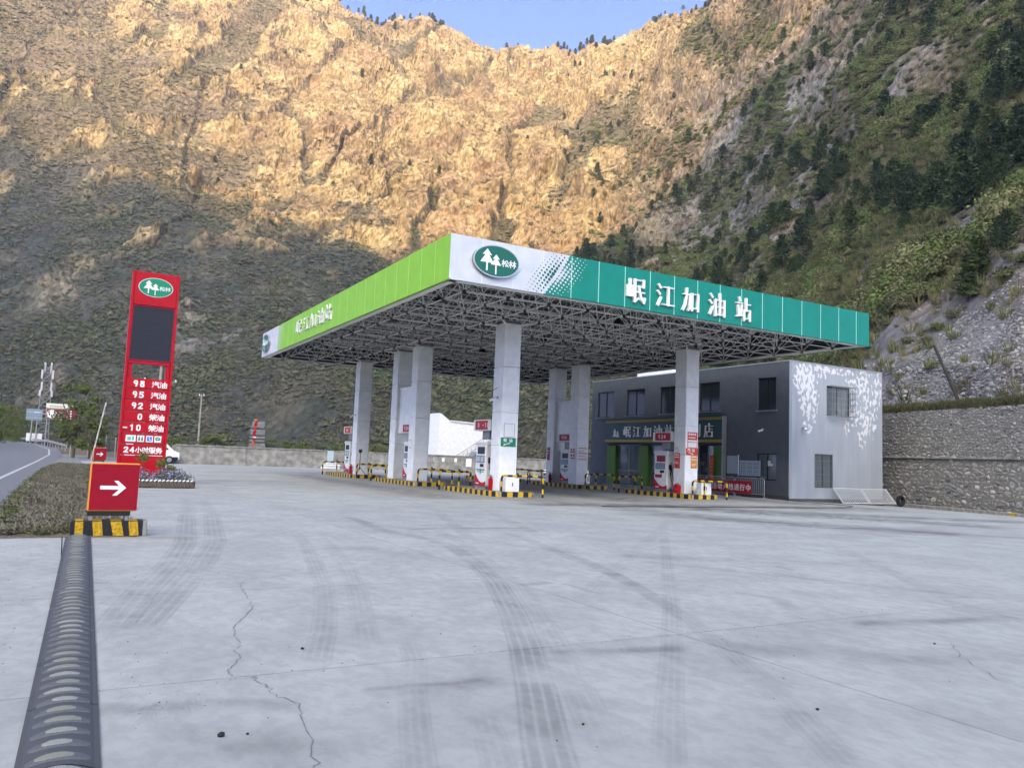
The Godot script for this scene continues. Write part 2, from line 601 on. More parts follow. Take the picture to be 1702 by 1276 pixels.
	gl.transparency = BaseMaterial3D.TRANSPARENCY_ALPHA


func bilerp(tab: Array, xs: Array, ys: Array, x: float, y: float) -> float:
	var i := 0
	while i < xs.size() - 2 and x > xs[i + 1]:
		i += 1
	var j := 0
	while j < ys.size() - 2 and y > ys[j + 1]:
		j += 1
	var u: float = clampf((x - xs[i]) / (xs[i + 1] - xs[i]), 0.0, 1.0)
	var w: float = (y - ys[j]) / (ys[j + 1] - ys[j])
	w = clampf(w, 0.0, 1.6)
	u = u * u * (3.0 - 2.0 * u) * 0.5 + u * 0.5
	var a: float = lerpf(tab[i][j], tab[i + 1][j], u)
	var b: float = lerpf(tab[i][j + 1], tab[i + 1][j + 1], u)
	return a + (b - a) * w


func along(pts: Array, x: float) -> float:
	for i in pts.size() - 1:
		if x <= pts[i + 1].x or i == pts.size() - 2:
			var u = (x - pts[i].x) / (pts[i + 1].x - pts[i].x)
			return lerpf(pts[i].y, pts[i + 1].y, clampf(u, 0.0, 1.0))
	return 0.0


# The valley sides, by bearing from the forecourt and by elevation: how far off the slope stands.
const BEAR := [-46.0, -40.0, -34.0, -24.0, -12.0, 0.0, 6.3, 12.8, 19.0, 26.6, 33.3, 39.0, 46.0]
const ELEV := [0.0, 6.5, 13.0, 19.0, 25.0, 30.5, 35.5, 41.0]
const FAR := [
	[300, 340, 420, 510, 620, 740, 860, 980], [260, 300, 370, 450, 540, 640, 740, 850], [240, 270, 330, 400, 480, 560, 650, 740],
	[190, 225, 280, 350, 430, 520, 600, 690], [160, 195, 250, 330, 420, 520, 600, 680], [150, 180, 240, 340, 440, 530, 600, 680],
	[122, 150, 212, 305, 410, 500, 580, 650], [90, 122, 176, 245, 318, 390, 450, 510], [73, 90, 122, 168, 218, 276, 333, 395],
	[52, 57, 77, 109, 146, 188, 232, 280], [47.5, 49.5, 59, 85, 115, 150, 190, 230], [47, 49, 55, 74, 98, 128, 162, 198], [50, 53, 62, 76, 94, 118, 147, 180]]
const ROCKY := [
	[0.22, 0.25, 0.3, 0.32, 0.36, 0.4, 0.4, 0.4], [0.22, 0.25, 0.32, 0.32, 0.38, 0.4, 0.4, 0.4], [0.2, 0.3, 0.42, 0.34, 0.38, 0.42, 0.45, 0.4],
	[0.14, 0.36, 0.36, 0.42, 0.52, 0.72, 0.7, 0.6], [0.1, 0.16, 0.34, 0.9, 0.95, 0.88, 0.8, 0.7], [0.24, 0.28, 0.72, 0.97, 0.92, 0.84, 0.8, 0.7],
	[0.4, 0.4, 0.5, 0.85, 0.92, 0.86, 0.8, 0.7], [0.42, 0.42, 0.36, 0.42, 0.78, 0.88, 0.8, 0.7], [0.4, 0.46, 0.43, 0.42, 0.44, 0.6, 0.6, 0.6],
	[0.7, 0.6, 0.4, 0.4, 0.46, 0.42, 0.4, 0.4], [0.8, 0.98, 0.62, 0.32, 0.34, 0.36, 0.36, 0.36], [0.8, 0.98, 0.66, 0.32, 0.38, 0.4, 0.4, 0.4], [0.7, 0.7, 0.5, 0.4, 0.4, 0.4, 0.4, 0.4]]
const CREST := [Vector2(-46, 34), Vector2(-36, 33), Vector2(-25.3, 32.4), Vector2(-15.2, 30.2), Vector2(-14.3, 29.9), Vector2(-11.6, 28.9), Vector2(-9.8, 29.45), Vector2(-8, 29.75), Vector2(-5.7, 29.4), Vector2(-3.4, 28.75), Vector2(-2, 28.6), Vector2(0.3, 28.6), Vector2(1.7, 28.5), Vector2(3.6, 28.1), Vector2(5.1, 28.8), Vector2(8, 29.35), Vector2(10.3, 30.2), Vector2(13.8, 30.8), Vector2(14.6, 31.1), Vector2(18.9, 33.4), Vector2(26.8, 37.2), Vector2(34, 40), Vector2(46, 41)]
# Where the shade of the ridge across the valley ends on the slopes.
const SHADE := [Vector2(-41, 19.8), Vector2(-34.5, 18.4), Vector2(-31.1, 17.5), Vector2(-27.6, 16.8), Vector2(-22.7, 15.9), Vector2(-17.8, 15.0), Vector2(-13.2, 14.4), Vector2(-11, 13.4), Vector2(-4, 11.6), Vector2(0, 11.6), Vector2(6.3, 14.2), Vector2(8.9, 16.8), Vector2(14, 20.3), Vector2(16, 23.3), Vector2(18.5, 26.1), Vector2(22.3, 30.2), Vector2(26, 35.5)]

var tp := PackedVector3Array()
var tc := PackedColorArray()
var trock := PackedFloat32Array()
var tnx := 0
var tny := 0


func slope_at(a: float, e: float) -> Vector3:
	var r := bilerp(FAR, BEAR, ELEV, a, e)
	return Vector3(EYE.x, 0, EYE.z) + bearing(a) * r + Vector3.UP * (1.5 + r * tan(deg_to_rad(e)))


func build_valley() -> void:
	var n_big := noise(1.0 / 130.0, 3, FastNoiseLite.TYPE_SIMPLEX_SMOOTH, 11)
	n_big.fractal_type = FastNoiseLite.FRACTAL_RIDGED
	var n_mid := noise(1.0 / 30.0, 3, FastNoiseLite.TYPE_SIMPLEX_SMOOTH, 23)
	n_mid.fractal_type = FastNoiseLite.FRACTAL_RIDGED
	var n_fine := noise(1.0 / 6.5, 4, FastNoiseLite.TYPE_SIMPLEX, 37)
	n_fine.fractal_type = FastNoiseLite.FRACTAL_RIDGED
	var n_crag := noise(1.0 / 16.0, 2, FastNoiseLite.TYPE_CELLULAR, 5)
	n_crag.cellular_return_type = FastNoiseLite.RETURN_DISTANCE2_SUB
	var n_mask := noise(1.0 / 42.0, 4, FastNoiseLite.TYPE_SIMPLEX_SMOOTH, 51)
	var n_tint := noise(1.0 / 20.0, 4, FastNoiseLite.TYPE_SIMPLEX_SMOOTH, 77)
	var n_brush := noise(1.0 / 3.2, 3, FastNoiseLite.TYPE_SIMPLEX, 91)
	var n_gully := noise(1.0, 2, FastNoiseLite.TYPE_SIMPLEX_SMOOTH, 15)
	var n_rib := noise(1.0, 3, FastNoiseLite.TYPE_SIMPLEX_SMOOTH, 63)
	n_rib.fractal_type = FastNoiseLite.FRACTAL_RIDGED
	var n_edge := noise(0.9, 3, FastNoiseLite.TYPE_SIMPLEX, 8)
	tnx = 1120
	tny = 430
	var back := 14
	var rows := tny + back
	tp.resize(tnx * rows)
	tc.resize(tnx * rows)
	trock.resize(tnx * rows)
	var centre := Vector3(EYE.x, 0, EYE.z)
	for i in tnx:
		var a := lerpf(-44.0, 44.0, float(i) / (tnx - 1))
		var dir := bearing(a)
		var top := along(CREST, a)
		var jag := 0.3 * n_edge.get_noise_1d(a * 0.7) + 0.16 * n_edge.get_noise_1d(a * 2.6 + 500.0)
		for j in rows:
			var k := i * rows + j
			var e := lerpf(-0.9, top, float(mini(j, tny - 1)) / (tny - 1))
			e += jag * smoothstep(0.86, 1.0, float(mini(j, tny - 1)) / (tny - 1))
			var r := bilerp(FAR, BEAR, ELEV, a, e)
			var y := 1.5 + r * tan(deg_to_rad(e))
			var p := centre + dir * r + Vector3(0, y, 0)
			if j >= tny:
				var q := float(j - tny + 1)
				p += dir * q * q * 1.6 + Vector3(0, -0.75 * q * q - 0.4 * q, 0)
			var rock := bilerp(ROCKY, BEAR, ELEV, a, e)
			var m1 := n_mask.get_noise_3dv(p)
			rock = smoothstep(0.36, 0.62, rock + m1 * 0.42 + 0.1 * n_tint.get_noise_3dv(p * 2.2))
			# overgrown gullies climbing to the right
			var gl := n_gully.get_noise_2d((a - e * 0.75) * 0.085 + 0.16 * n_mask.get_noise_3dv(p * 0.6) + 0.05 * n_tint.get_noise_3dv(p), (a * 0.5 + e) * 0.04)
			gl = smoothstep(0.085, 0.015, absf(gl) + 0.05 * n_tint.get_noise_3dv(p * 3.0)) * smoothstep(10.0, 15.0, e)
			rock *= 1.0 - 0.9 * gl
			# strata lean up to the right
			var wx := n_mask.get_noise_3dv(p * 1.7 + Vector3(90, 0, 0)) * 9.0
			var w := Vector3(p.x + p.y * 0.5 + wx, p.y * 0.62 - wx * 0.4, p.z)
			var sc := clampf((r - 44.0) / 260.0, 0.045, 1.0)
			var fade := minf(1.0, float(tny - mini(j, tny)) / 26.0 + 0.22)
			fade *= smoothstep(-0.9, 2.5, e)
			var d := (n_big.get_noise_3dv(w) * lerpf(5.5, 11.0, smoothstep(-26.0, -8.0, a)) + n_mid.get_noise_3dv(w) * (1.6 + 0.6 * rock) - 1.5 * gl + n_rib.get_noise_2d((a * r * 0.01745 + p.y * 0.45 + wx * 1.4) / 46.0, p.y / 150.0) * 8.0 * rock) * sc * fade
			var f := n_fine.get_noise_3dv(w)
			var cr := n_crag.get_noise_3dv(w * Vector3(1.0, 1.6, 1.0))
			var bed := fposmod((p.y * 0.86 + p.x * 0.34 + wx * 0.9 + 3.0 * n_tint.get_noise_3dv(p * 0.5)) / 7.0, 1.0)
			bed = minf(bed / 0.82, (1.0 - bed) / 0.18)
			var t2f := n_brush.get_noise_3dv(w * 1.15)
			var face := (f * (0.3 + 0.5 * rock) + t2f * (0.2 + 0.7 * rock) + (cr * 0.8 + bed * 0.9 - 0.5) * rock) * clampf(sc * 1.9, 0.2, 1.0) * minf(1.0, fade + 0.3)
			p += (dir * -0.72 + Vector3.UP * 0.68) * d + (dir * -0.95 + Vector3.UP * 0.2) * face
			tp[k] = p
			trock[k] = rock
			# what the surface is made of; brush tone also paints in shade and sunlight
			var t1 := n_tint.get_noise_3dv(p * 0.8)
			var t2 := n_brush.get_noise_3dv(p * 1.3)
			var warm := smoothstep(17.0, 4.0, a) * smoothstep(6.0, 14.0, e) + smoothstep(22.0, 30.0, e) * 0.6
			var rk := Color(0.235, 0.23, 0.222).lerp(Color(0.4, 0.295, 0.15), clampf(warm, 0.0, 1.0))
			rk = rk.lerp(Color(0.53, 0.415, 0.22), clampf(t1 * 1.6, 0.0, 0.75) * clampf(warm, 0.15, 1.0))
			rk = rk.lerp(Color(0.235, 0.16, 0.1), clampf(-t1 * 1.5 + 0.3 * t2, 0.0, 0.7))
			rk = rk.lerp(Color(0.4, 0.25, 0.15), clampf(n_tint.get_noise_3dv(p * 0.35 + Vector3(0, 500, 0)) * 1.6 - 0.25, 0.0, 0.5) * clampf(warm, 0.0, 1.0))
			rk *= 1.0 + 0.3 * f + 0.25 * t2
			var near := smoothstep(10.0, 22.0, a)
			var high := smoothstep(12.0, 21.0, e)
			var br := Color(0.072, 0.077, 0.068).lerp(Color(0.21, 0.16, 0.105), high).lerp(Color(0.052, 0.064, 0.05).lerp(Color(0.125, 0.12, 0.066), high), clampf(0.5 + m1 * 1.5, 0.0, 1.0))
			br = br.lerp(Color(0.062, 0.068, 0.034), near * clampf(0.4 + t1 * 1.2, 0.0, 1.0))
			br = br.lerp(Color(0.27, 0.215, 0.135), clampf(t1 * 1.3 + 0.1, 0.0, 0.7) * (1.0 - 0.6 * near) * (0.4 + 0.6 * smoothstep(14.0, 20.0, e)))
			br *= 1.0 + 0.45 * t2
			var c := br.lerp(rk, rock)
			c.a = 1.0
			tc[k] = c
	var ix := PackedInt32Array()
	ix.resize((tnx - 1) * (rows - 1) * 6)
	var o := 0
	for i in tnx - 1:
		for j in rows - 1:
			var k := i * rows + j
			ix[o] = k
			ix[o + 1] = k + 1
			ix[o + 2] = k + rows + 1
			ix[o + 3] = k
			ix[o + 4] = k + rows + 1
			ix[o + 5] = k + rows
			o += 6
	var A := []
	A.resize(Mesh.ARRAY_MAX)
	A[Mesh.ARRAY_VERTEX] = tp
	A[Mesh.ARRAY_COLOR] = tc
	A[Mesh.ARRAY_INDEX] = ix
	var me := ArrayMesh.new()
	me.add_surface_from_arrays(Mesh.PRIMITIVE_TRIANGLES, A)
	tag(obj("mountain_slopes", me, M.slope), "rocky brush covered mountainsides that close the valley behind the station", "", "", "structure")
	tny = rows


# The ridge on the other side of the valley, behind the camera: the low sun stands over it.
func build_ridge() -> void:
	var s := bearing(SUN_BEARING)
	var across := s.cross(Vector3.UP)
	var base := Vector3(EYE.x, 0, EYE.z)
	var D := 900.0
	var crest := []
	for q in SHADE:
		var p := slope_at(q.x, q.y) - base
		crest.append(Vector2(p.dot(across), p.y + tan(deg_to_rad(SUN_EL)) * (D - p.dot(s))))
	crest.sort_custom(func(a, b): return a.x < b.x)
	var f := noise(1.0 / 60.0, 5, FastNoiseLite.TYPE_SIMPLEX, 4)
	var V := PackedVector3Array()
	var C := PackedColorArray()
	var ix := PackedInt32Array()
	var lo: float = crest[0].x - 500.0
	var hi: float = crest[-1].x + 500.0
	var nx := 260
	var H := [[-1.0, 0.0], [-0.75, 0.22], [-0.5, 0.45], [-0.3, 0.66], [-0.15, 0.84], [-0.06, 0.94], [0.0, 1.0], [0.12, 0.9], [0.35, 0.7], [1.0, 0.0]]
	for i in nx:
		var x := lerpf(lo, hi, float(i) / (nx - 1))
		var h := along(crest, x)
		if x < crest[0].x:
			h += (crest[0].x - x) * 0.12
		if x > crest[-1].x:
			h += (x - crest[-1].x) * 0.12
		for q in H:
			var p = base + across * x + s * (D + q[0] * 560.0) + Vector3.UP * (h * q[1])
			var w: float = f.get_noise_3dv(p) * (26.0 if q[0] != 0.0 else 7.0)
			V.append(p + Vector3.UP * w * minf(1.0, q[1] * 3.0))
			C.append(Color(0.13, 0.115, 0.07).lerp(Color(0.3, 0.26, 0.2), clampf(w * 0.04 + 0.2, 0, 1)))
	for i in nx - 1:
		for j in H.size() - 1:
			var k := i * H.size() + j
			ix.append_array([k, k + H.size() + 1, k + 1, k, k + H.size(), k + H.size() + 1])
	var A := []
	A.resize(Mesh.ARRAY_MAX)
	A[Mesh.ARRAY_VERTEX] = V
	A[Mesh.ARRAY_COLOR] = C
	A[Mesh.ARRAY_INDEX] = ix
	var me := ArrayMesh.new()
	me.add_surface_from_arrays(Mesh.PRIMITIVE_TRIANGLES, A)
	tag(obj("mountain_ridge", me, M.slope), "long mountain ridge on the far side of the valley", "", "", "structure")


func leaf_clump(count: int, size: Vector3, leaf: float, r: RandomNumberGenerator, core := 0.55, cols := []) -> MB:
	var mb := MB.new()
	for i in count:
		var d := Vector3(r.randfn(), r.randfn(), r.randfn()).normalized()
		d.y = absf(d.y) * 0.95 - 0.12
		var p := d * size * r.randf_range(core, 1.0) * (1.0 + 0.18 * sin(d.x * 5.0 + d.z * 7.0)) + Vector3(0, size.y * 0.12, 0)
		var n := (d + Vector3(r.randfn(), r.randfn(), r.randfn()) * 0.5).normalized()
		var a := n.cross(Vector3(r.randfn(), r.randfn(), r.randfn())).normalized()
		var b := n.cross(a)
		var l := leaf * r.randf_range(0.6, 1.3)
		mb.ink = cols[r.randi() % cols.size()] if cols else Color.WHITE * r.randf_range(0.7, 1.25)
		mb.ink.a = 1.0
		mb.quad(p - a * l * 0.5, p + b * l * 0.32, p + a * l * 0.5, p - b * l * 0.32)
	return mb


func multi(called: String, mesh: Mesh, m: Material, xf: Array, cols: Array, label: String, parent: Node3D = self) -> void:
	var mm := MultiMesh.new()
	mm.transform_format = MultiMesh.TRANSFORM_3D
	mm.use_colors = true
	mm.mesh = mesh
	mm.instance_count = xf.size()
	for i in xf.size():
		mm.set_instance_transform(i, xf[i])
		mm.set_instance_color(i, cols[i])
	var o := MultiMeshInstance3D.new()
	o.name = numbered(called)
	o.multimesh = mm
	o.material_override = m
	parent.add_child(o, true)
	o.set_meta("kind", "stuff")
	if parent == self:
		o.set_meta("label", label)


# A pine: trunk, and many short boughs carrying needle sprays, with gaps between them.
func pine(r: RandomNumberGenerator, h: float, fat: float, boughs: int) -> Array:
	var t := MB.new()
	t.ink = Color(0.07, 0.05, 0.035)
	t.tube(Vector3(0, -0.4, 0), Vector3(0.04 * h * r.randf_range(-1, 1), h * 0.96, 0.0), 0.026 * h, 0.004 * h, 6)
	var c := MB.new()
	var ph := r.randf() * TAU
	for w in boughs:
		var f := pow((w + r.randf()) / boughs, 1.15)
		var y := h * (0.1 + 0.88 * f)
		var a := w * 2.399 + r.randf_range(-0.5, 0.5)
		var lobe := 1.0 + 0.28 * sin(a * 2.0 + ph + f * 6.0) + 0.16 * sin(a * 3.0 - f * 11.0)
		var L := h * fat * (0.1 + 0.9 * pow(1.0 - f, 0.5)) * minf(1.0, 0.55 + f * 3.0) * lobe * r.randf_range(0.6, 1.1)
		var out := Vector3(cos(a), 0, sin(a))
		var side := Vector3(-sin(a), 0, cos(a))
		var shade := r.randf_range(0.75, 1.2)
		for s in 5:
			var q := (s + 1.2) / 5.6
			var p := Vector3(0, y, 0) + out * L * q + Vector3.UP * L * (0.34 * q - 0.3 * q * q) + side * L * r.randf_range(-0.16, 0.16)
			var wd := h * 0.062 * r.randf_range(0.7, 1.35)
			for k in 4:
				var d := (out * r.randf_range(-0.2, 1.0) + side * r.randf_range(-1, 1) + Vector3.UP * r.randf_range(-0.35, 0.75)).normalized()
				var n := d.cross(Vector3(r.randfn(), r.randfn(), r.randfn())).normalized() * wd * 0.34
				c.ink = Color.WHITE * shade * r.randf_range(0.7, 1.3)
				c.ink.a = 1.0
				c.tri(p - n, p + n, p + d * wd * 1.25)
	return [t.mesh(), c.mesh()]


func on_slope(r: RandomNumberGenerator, a0: float, a1: float, e0: float, e1: float) -> int:
	var i := clampi(int((r.randf_range(a0, a1) + 44.0) / 88.0 * tnx), 0, tnx - 2)
	var top := along(CREST, (float(i) / tnx) * 88.0 - 44.0)
	var j := clampi(int((r.randf_range(e0, minf(e1, top - 0.15)) + 0.9) / (top + 0.9) * 429.0), 0, 427)
	return i * tny + j


# The scraped rock face above the stone wall carries almost nothing.
func bare(p: Vector3) -> bool:
	var q := p - EYE
	var a := rad_to_deg(atan2(q.x, -q.z)) - YAW
	var e := rad_to_deg(atan2(q.y, Vector2(q.x, q.z).length()))
	return a > 25.3 and e < 6.0 + (a - 25.3) * 0.85


func build_growth() -> void:
	var r := RandomNumberGenerator.new()
	r.seed = 77
	var gully := noise(1.0 / 34.0, 2, FastNoiseLite.TYPE_SIMPLEX_SMOOTH, 29)
	# low brush on the far slopes
	var tuft := leaf_clump(44, Vector3(1, 0.8, 1), 0.6, r, 0.35)
	var xf := []
	var cols := []
	for n in 120000:
		var k := on_slope(r, -44.0, 19.0, 0.0, 32.0)
		var rock := trock[k]
		if r.randf() < rock * 0.93:
			continue
		var p := tp[k]
		var g := gully.get_noise_3dv(p * Vector3(1, 0.6, 1))
		if r.randf() > 0.75 + g:
			continue
		var d := p.distance_to(EYE)
		var s := (0.28 + 0.75 * pow(r.randf(), 2.2)) * (0.7 + d * 0.0013) * (1.0 + 0.7 * maxf(0.0, g))
		xf.append(Transform3D(Basis(Vector3.UP, r.randf() * TAU).scaled(Vector3(s, s * r.randf_range(0.7, 1.2), s)), p + Vector3(0, 0.1, 0)))
		var c := Color(0.084, 0.092, 0.06).lerp(Color(0.058, 0.082, 0.042), clampf(0.5 + g * 1.6, 0, 1)).lerp(Color(0.15, 0.125, 0.085), r.randf() * 0.6)
		c = c.lerp(Color(0.19, 0.155, 0.095), smoothstep(55.0, 150.0, p.y) * 0.75)  # paler up high: drier scrub, plus sunlight put into the colour
		cols.append(c * r.randf_range(0.75, 1.3))
	multi("hillside_brush", tuft.mesh(), M.leaf, xf, cols, "low olive brush scattered over the mountainsides")
	# leafy shrubs on the near right slope
	var shrub := leaf_clump(420, Vector3(1, 0.95, 1), 0.19, r, 0.3)
	xf = []
	cols = []
	for n in 60000:
		var k := on_slope(r, 5.0, 44.0, 1.0, 36.0)
		var p := tp[k]
		var g := gully.get_noise_3dv(p * 1.7)
		var d := p.distance_to(EYE)
		if r.randf() < trock[k] * 0.9 or r.randf() > 0.68 + g * 1.1 or bare(p) and r.randf() < 0.93:
			continue
		if r.randf() > 0.5 + d / 250.0 or d < 85.0 and r.randf() < 0.45:
			continue
		var s := r.randf_range(0.4, 1.25) * (1.0 + g)
		xf.append(Transform3D(Basis(Vector3.UP, r.randf() * TAU).scaled(Vector3(s, s * r.randf_range(0.7, 1.25), s)), p + Vector3(0, 0.15, 0)))
		var c := Color(0.06, 0.085, 0.03).lerp(Color(0.092, 0.128, 0.034), clampf(0.4 + g * 2.0 + r.randf_range(-0.3, 0.3), 0, 1)).lerp(Color(0.16, 0.135, 0.075), pow(r.randf(), 1.5) * 0.8)
		cols.append(c * r.randf_range(0.6, 1.35))
	multi("slope_shrubs", shrub.mesh(), M.leaf, xf, cols, "leafy green and dry shrubs on the right hand slope")
	# dry grass tufts
	var gr := MB.new()
	for i in 34:
		var a := r.randf() * TAU
		var b := Vector3(cos(a), 0, sin(a))
		var o := b * r.randf() * 0.32
		var h := r.randf_range(0.35, 0.9)
		gr.ink = Color.WHITE * r.randf_range(0.7, 1.3)
		gr.ink.a = 1.0
		gr.tri(o - b.cross(Vector3.UP) * 0.035, o + b.cross(Vector3.UP) * 0.035, o + b * h * 0.5 + Vector3.UP * h)
	xf = []
	cols = []
	for n in 13000:
		var k := on_slope(r, 16.0, 44.0, 2.0, 26.0)
		var p := tp[k]
		if r.randf() < trock[k] * 0.8 or p.distance_to(EYE) > 150.0 or bare(p) and r.randf() < 0.85:
			continue
		var s := r.randf_range(0.5, 1.3)
		xf.append(Transform3D(Basis(Vector3.UP, r.randf() * TAU).scaled(Vector3(s, s, s)), p))
		cols.append(Color(0.25, 0.21, 0.11).lerp(Color(0.12, 0.14, 0.045), r.randf()) * r.randf_range(0.8, 1.2))
	multi("slope_grass", gr.mesh(), M.leaf, xf, cols, "dry grass tufts on the right hand slope")
	# broken rock on the scraped face, and the grass fringe along the top of the stone wall
	var chip := MB.new()
	chip.lump(Vector3.ZERO, Vector3(1, 0.55, 0.75), 3, 5, 0.3, r)
	xf = []
	cols = []
	for n in 30000:
		var k := on_slope(r, 24.0, 40.0, 1.5, 15.0)
		if bare(tp[k]) or r.randf() < 0.15:
			var sz := 0.03 + 0.16 * pow(r.randf(), 4.0)
			xf.append(Transform3D(Basis(Vector3(r.randfn(), r.randfn(), r.randfn()).normalized(), r.randf() * TAU).scaled(Vector3.ONE * sz), tp[k]))
			cols.append(Color(0.21, 0.205, 0.2).lerp(Color(0.36, 0.35, 0.33), r.randf() * r.randf()) * r.randf_range(0.6, 1.2))
	multi("loose_scree", chip.mesh(), M.leaf, xf, cols, "loose broken rock on the bare slope above the stone wall")
	xf = []
	cols = []
	for n in 900:
		var u := r.randf()
		var p := Vector3(lerpf(33.75, 29.55, u), 5.1 + r.randf_range(-0.1, 0.12), lerpf(-10.5, 5.6, u)) + Vector3(r.randf_range(0.0, 0.9), 0, 0)
		p.y += (p.x - lerpf(33.75, 29.55, u)) * 0.35
		var s2 := r.randf_range(0.25, 0.62)
		xf.append(Transform3D(Basis(Vector3.UP, r.randf() * TAU).scaled(Vector3(s2, s2, s2)), p))
		cols.append(Color(0.16, 0.135, 0.075).lerp(Color(0.08, 0.1, 0.035), r.randf()) * r.randf_range(0.7, 1.2))
	multi("wall_top_grass", gr.mesh(), M.leaf, xf, cols, "dry grass fringe along the top of the stone wall")
	# pines
	var kinds := []
	for q in [[4.2, 0.36, 80], [3.6, 0.46, 76], [2.8, 0.6, 70], [5.0, 0.32, 90]]:
		kinds.append(pine(r, q[0], q[1], q[2]))
	var spots := []
	var tries := 0
	while spots.size() < 560 and tries < 60000:
		tries += 1
		var k := on_slope(r, 3.0, 42.0, 2.0, 37.0)
		var p := tp[k]
		var g := gully.get_noise_3dv(p * 1.1 + Vector3(300, 0, 0))
		if r.randf() > 0.2 + g * 1.9 or r.randf() < trock[k] * 0.75 or bare(p):
			continue
		if r.randf() > p.distance_to(EYE) / 190.0:
			continue
		spots.append([p, r.randf_range(0.5, 1.15), false])
	for q in [[27.7, 16.9, 1.6, 9], [31.8, 18.3, 1.8, 9], [28.8, 21.2, 1.4, 7], [25.9, 17.9, 1.3, 6], [30.1, 17.2, 1.3, 6], [33.2, 23.6, 1.6, 8], [22.9, 18.1, 1.5, 7], [21.0, 19.5, 1.4, 6], [16.5, 19.0, 1.6, 7]]:
		for n in q[3]:
			var k := on_slope(r, q[0] - q[2], q[0] + q[2], q[1] - q[2] * 0.8, q[1] + q[2] * 0.8)
			spots.append([tp[k], r.randf_range(0.75, 1.3), false])
	# a line of trees in each gully of the cliff, and along the skyline
	for n in 170:
		var k := on_slope(r, -26.0, 20.0, 17.0, 33.0)
		var p := tp[k]
		var g := gully.get_noise_3dv(p * Vector3(1, 0.5, 1) + Vector3(0, 0, 700))
		if absf(g) < 0.055 or r.randf() < 0.06:
			spots.append([p, r.randf_range(0.6, 1.25), true])
	for n in 150:
		var i := clampi(int((r.randf_range(-20.0, 18.0) + 44.0) / 88.0 * tnx), 0, tnx - 1)
		if gully.get_noise_1d(i * 0.4) > -0.12:
			spots.append([tp[i * tny + 428], r.randf_range(0.45, 1.15), true])
	spots.sort_custom(func(a, b): return a[1] / a[0].distance_to(EYE) > b[1] / b[0].distance_to(EYE))
	var protos := []
	var rest := [[], [], [], []]
	var rcol := [[], [], [], []]
	var n_one := 0
	var named := {}
	for q in spots:
		var p: Vector3 = q[0]
		var kd := r.randi() % 4
		if n_one < 290:
			var q2 := p - EYE
			var a := rad_to_deg(atan2(q2.x, -q2.z)) - YAW
			var e := rad_to_deg(atan2(q2.y, Vector2(q2.x, q2.z).length()))
			var zone := "above the oval badge"
			for z in [[8.0, "above the halftone edge"], [11.0, "above the first two front characters"], [14.5, "above the last front characters"], [18.0, "above the green fascia end"], [23.0, "above the peeling wall"], [28.0, "above the stone wall"], [31.5, "at the right edge"]]:
				if a > z[0]:
					zone = z[1]
			var level := "low"
			for z in [[9.0, "a third"], [14.0, "halfway"], [19.0, "well"], [24.0, "high"]]:
				if e > z[0]:
					level = z[1]
			var look: String = ["slender pine", "full pine", "squat pine", "tall pine"][kd]
			if q[1] > 1.02:
				look = "large " + look
			elif q[1] < 0.7:
				look = "small " + look
			var t: Node3D
			if protos.size() <= kd or true:
				t = thing("pine_tree", p, look + ", " + level + " up the slope " + zone, "tree", "pines on the right hand slope", r.randf() * TAU)
				var tr := obj("trunk", kinds[kd][0], M.paintvc, t)
				var cr := obj("crown", kinds[kd][1], M["needle_%d" % (r.randi() % 3)], t)
				tr.name = "trunk"
				cr.name = "crown"
			t.scale = Vector3.ONE * q[1]
			var lb: String = t.get_meta("label")
			if not named.has(lb):
				named[lb] = []
			named[lb].append([a, t])
			n_one += 1
		else:
			rest[kd].append(Transform3D(Basis(Vector3.UP, r.randf() * TAU).scaled(Vector3.ONE * q[1]), p))
			rcol[kd].append(Color(0.06, 0.075, 0.03) * r.randf_range(0.8, 1.4))
	for lb in named:
		var same: Array = named[lb]
		same.sort_custom(func(x, y): return x[0] < y[0])
		if same.size() > 1:
			for i in same.size():
				var which: String = ["leftmost", "second", "third", "fourth", "fifth", "sixth", "seventh", "eighth", "ninth", "tenth", "eleventh", "twelfth", "thirteenth", "fourteenth", "fifteenth", "sixteenth"][mini(i, 15)]
				if i == same.size() - 1:
					which = "rightmost"
				same[i][1].set_meta("label", which + " " + lb)
	for kd in 4:
		if rest[kd]:
			multi("distant_pines", kinds[kd][1], M.leaf, rest[kd], rcol[kd], "small dark pines far up in the gullies and along the skyline")


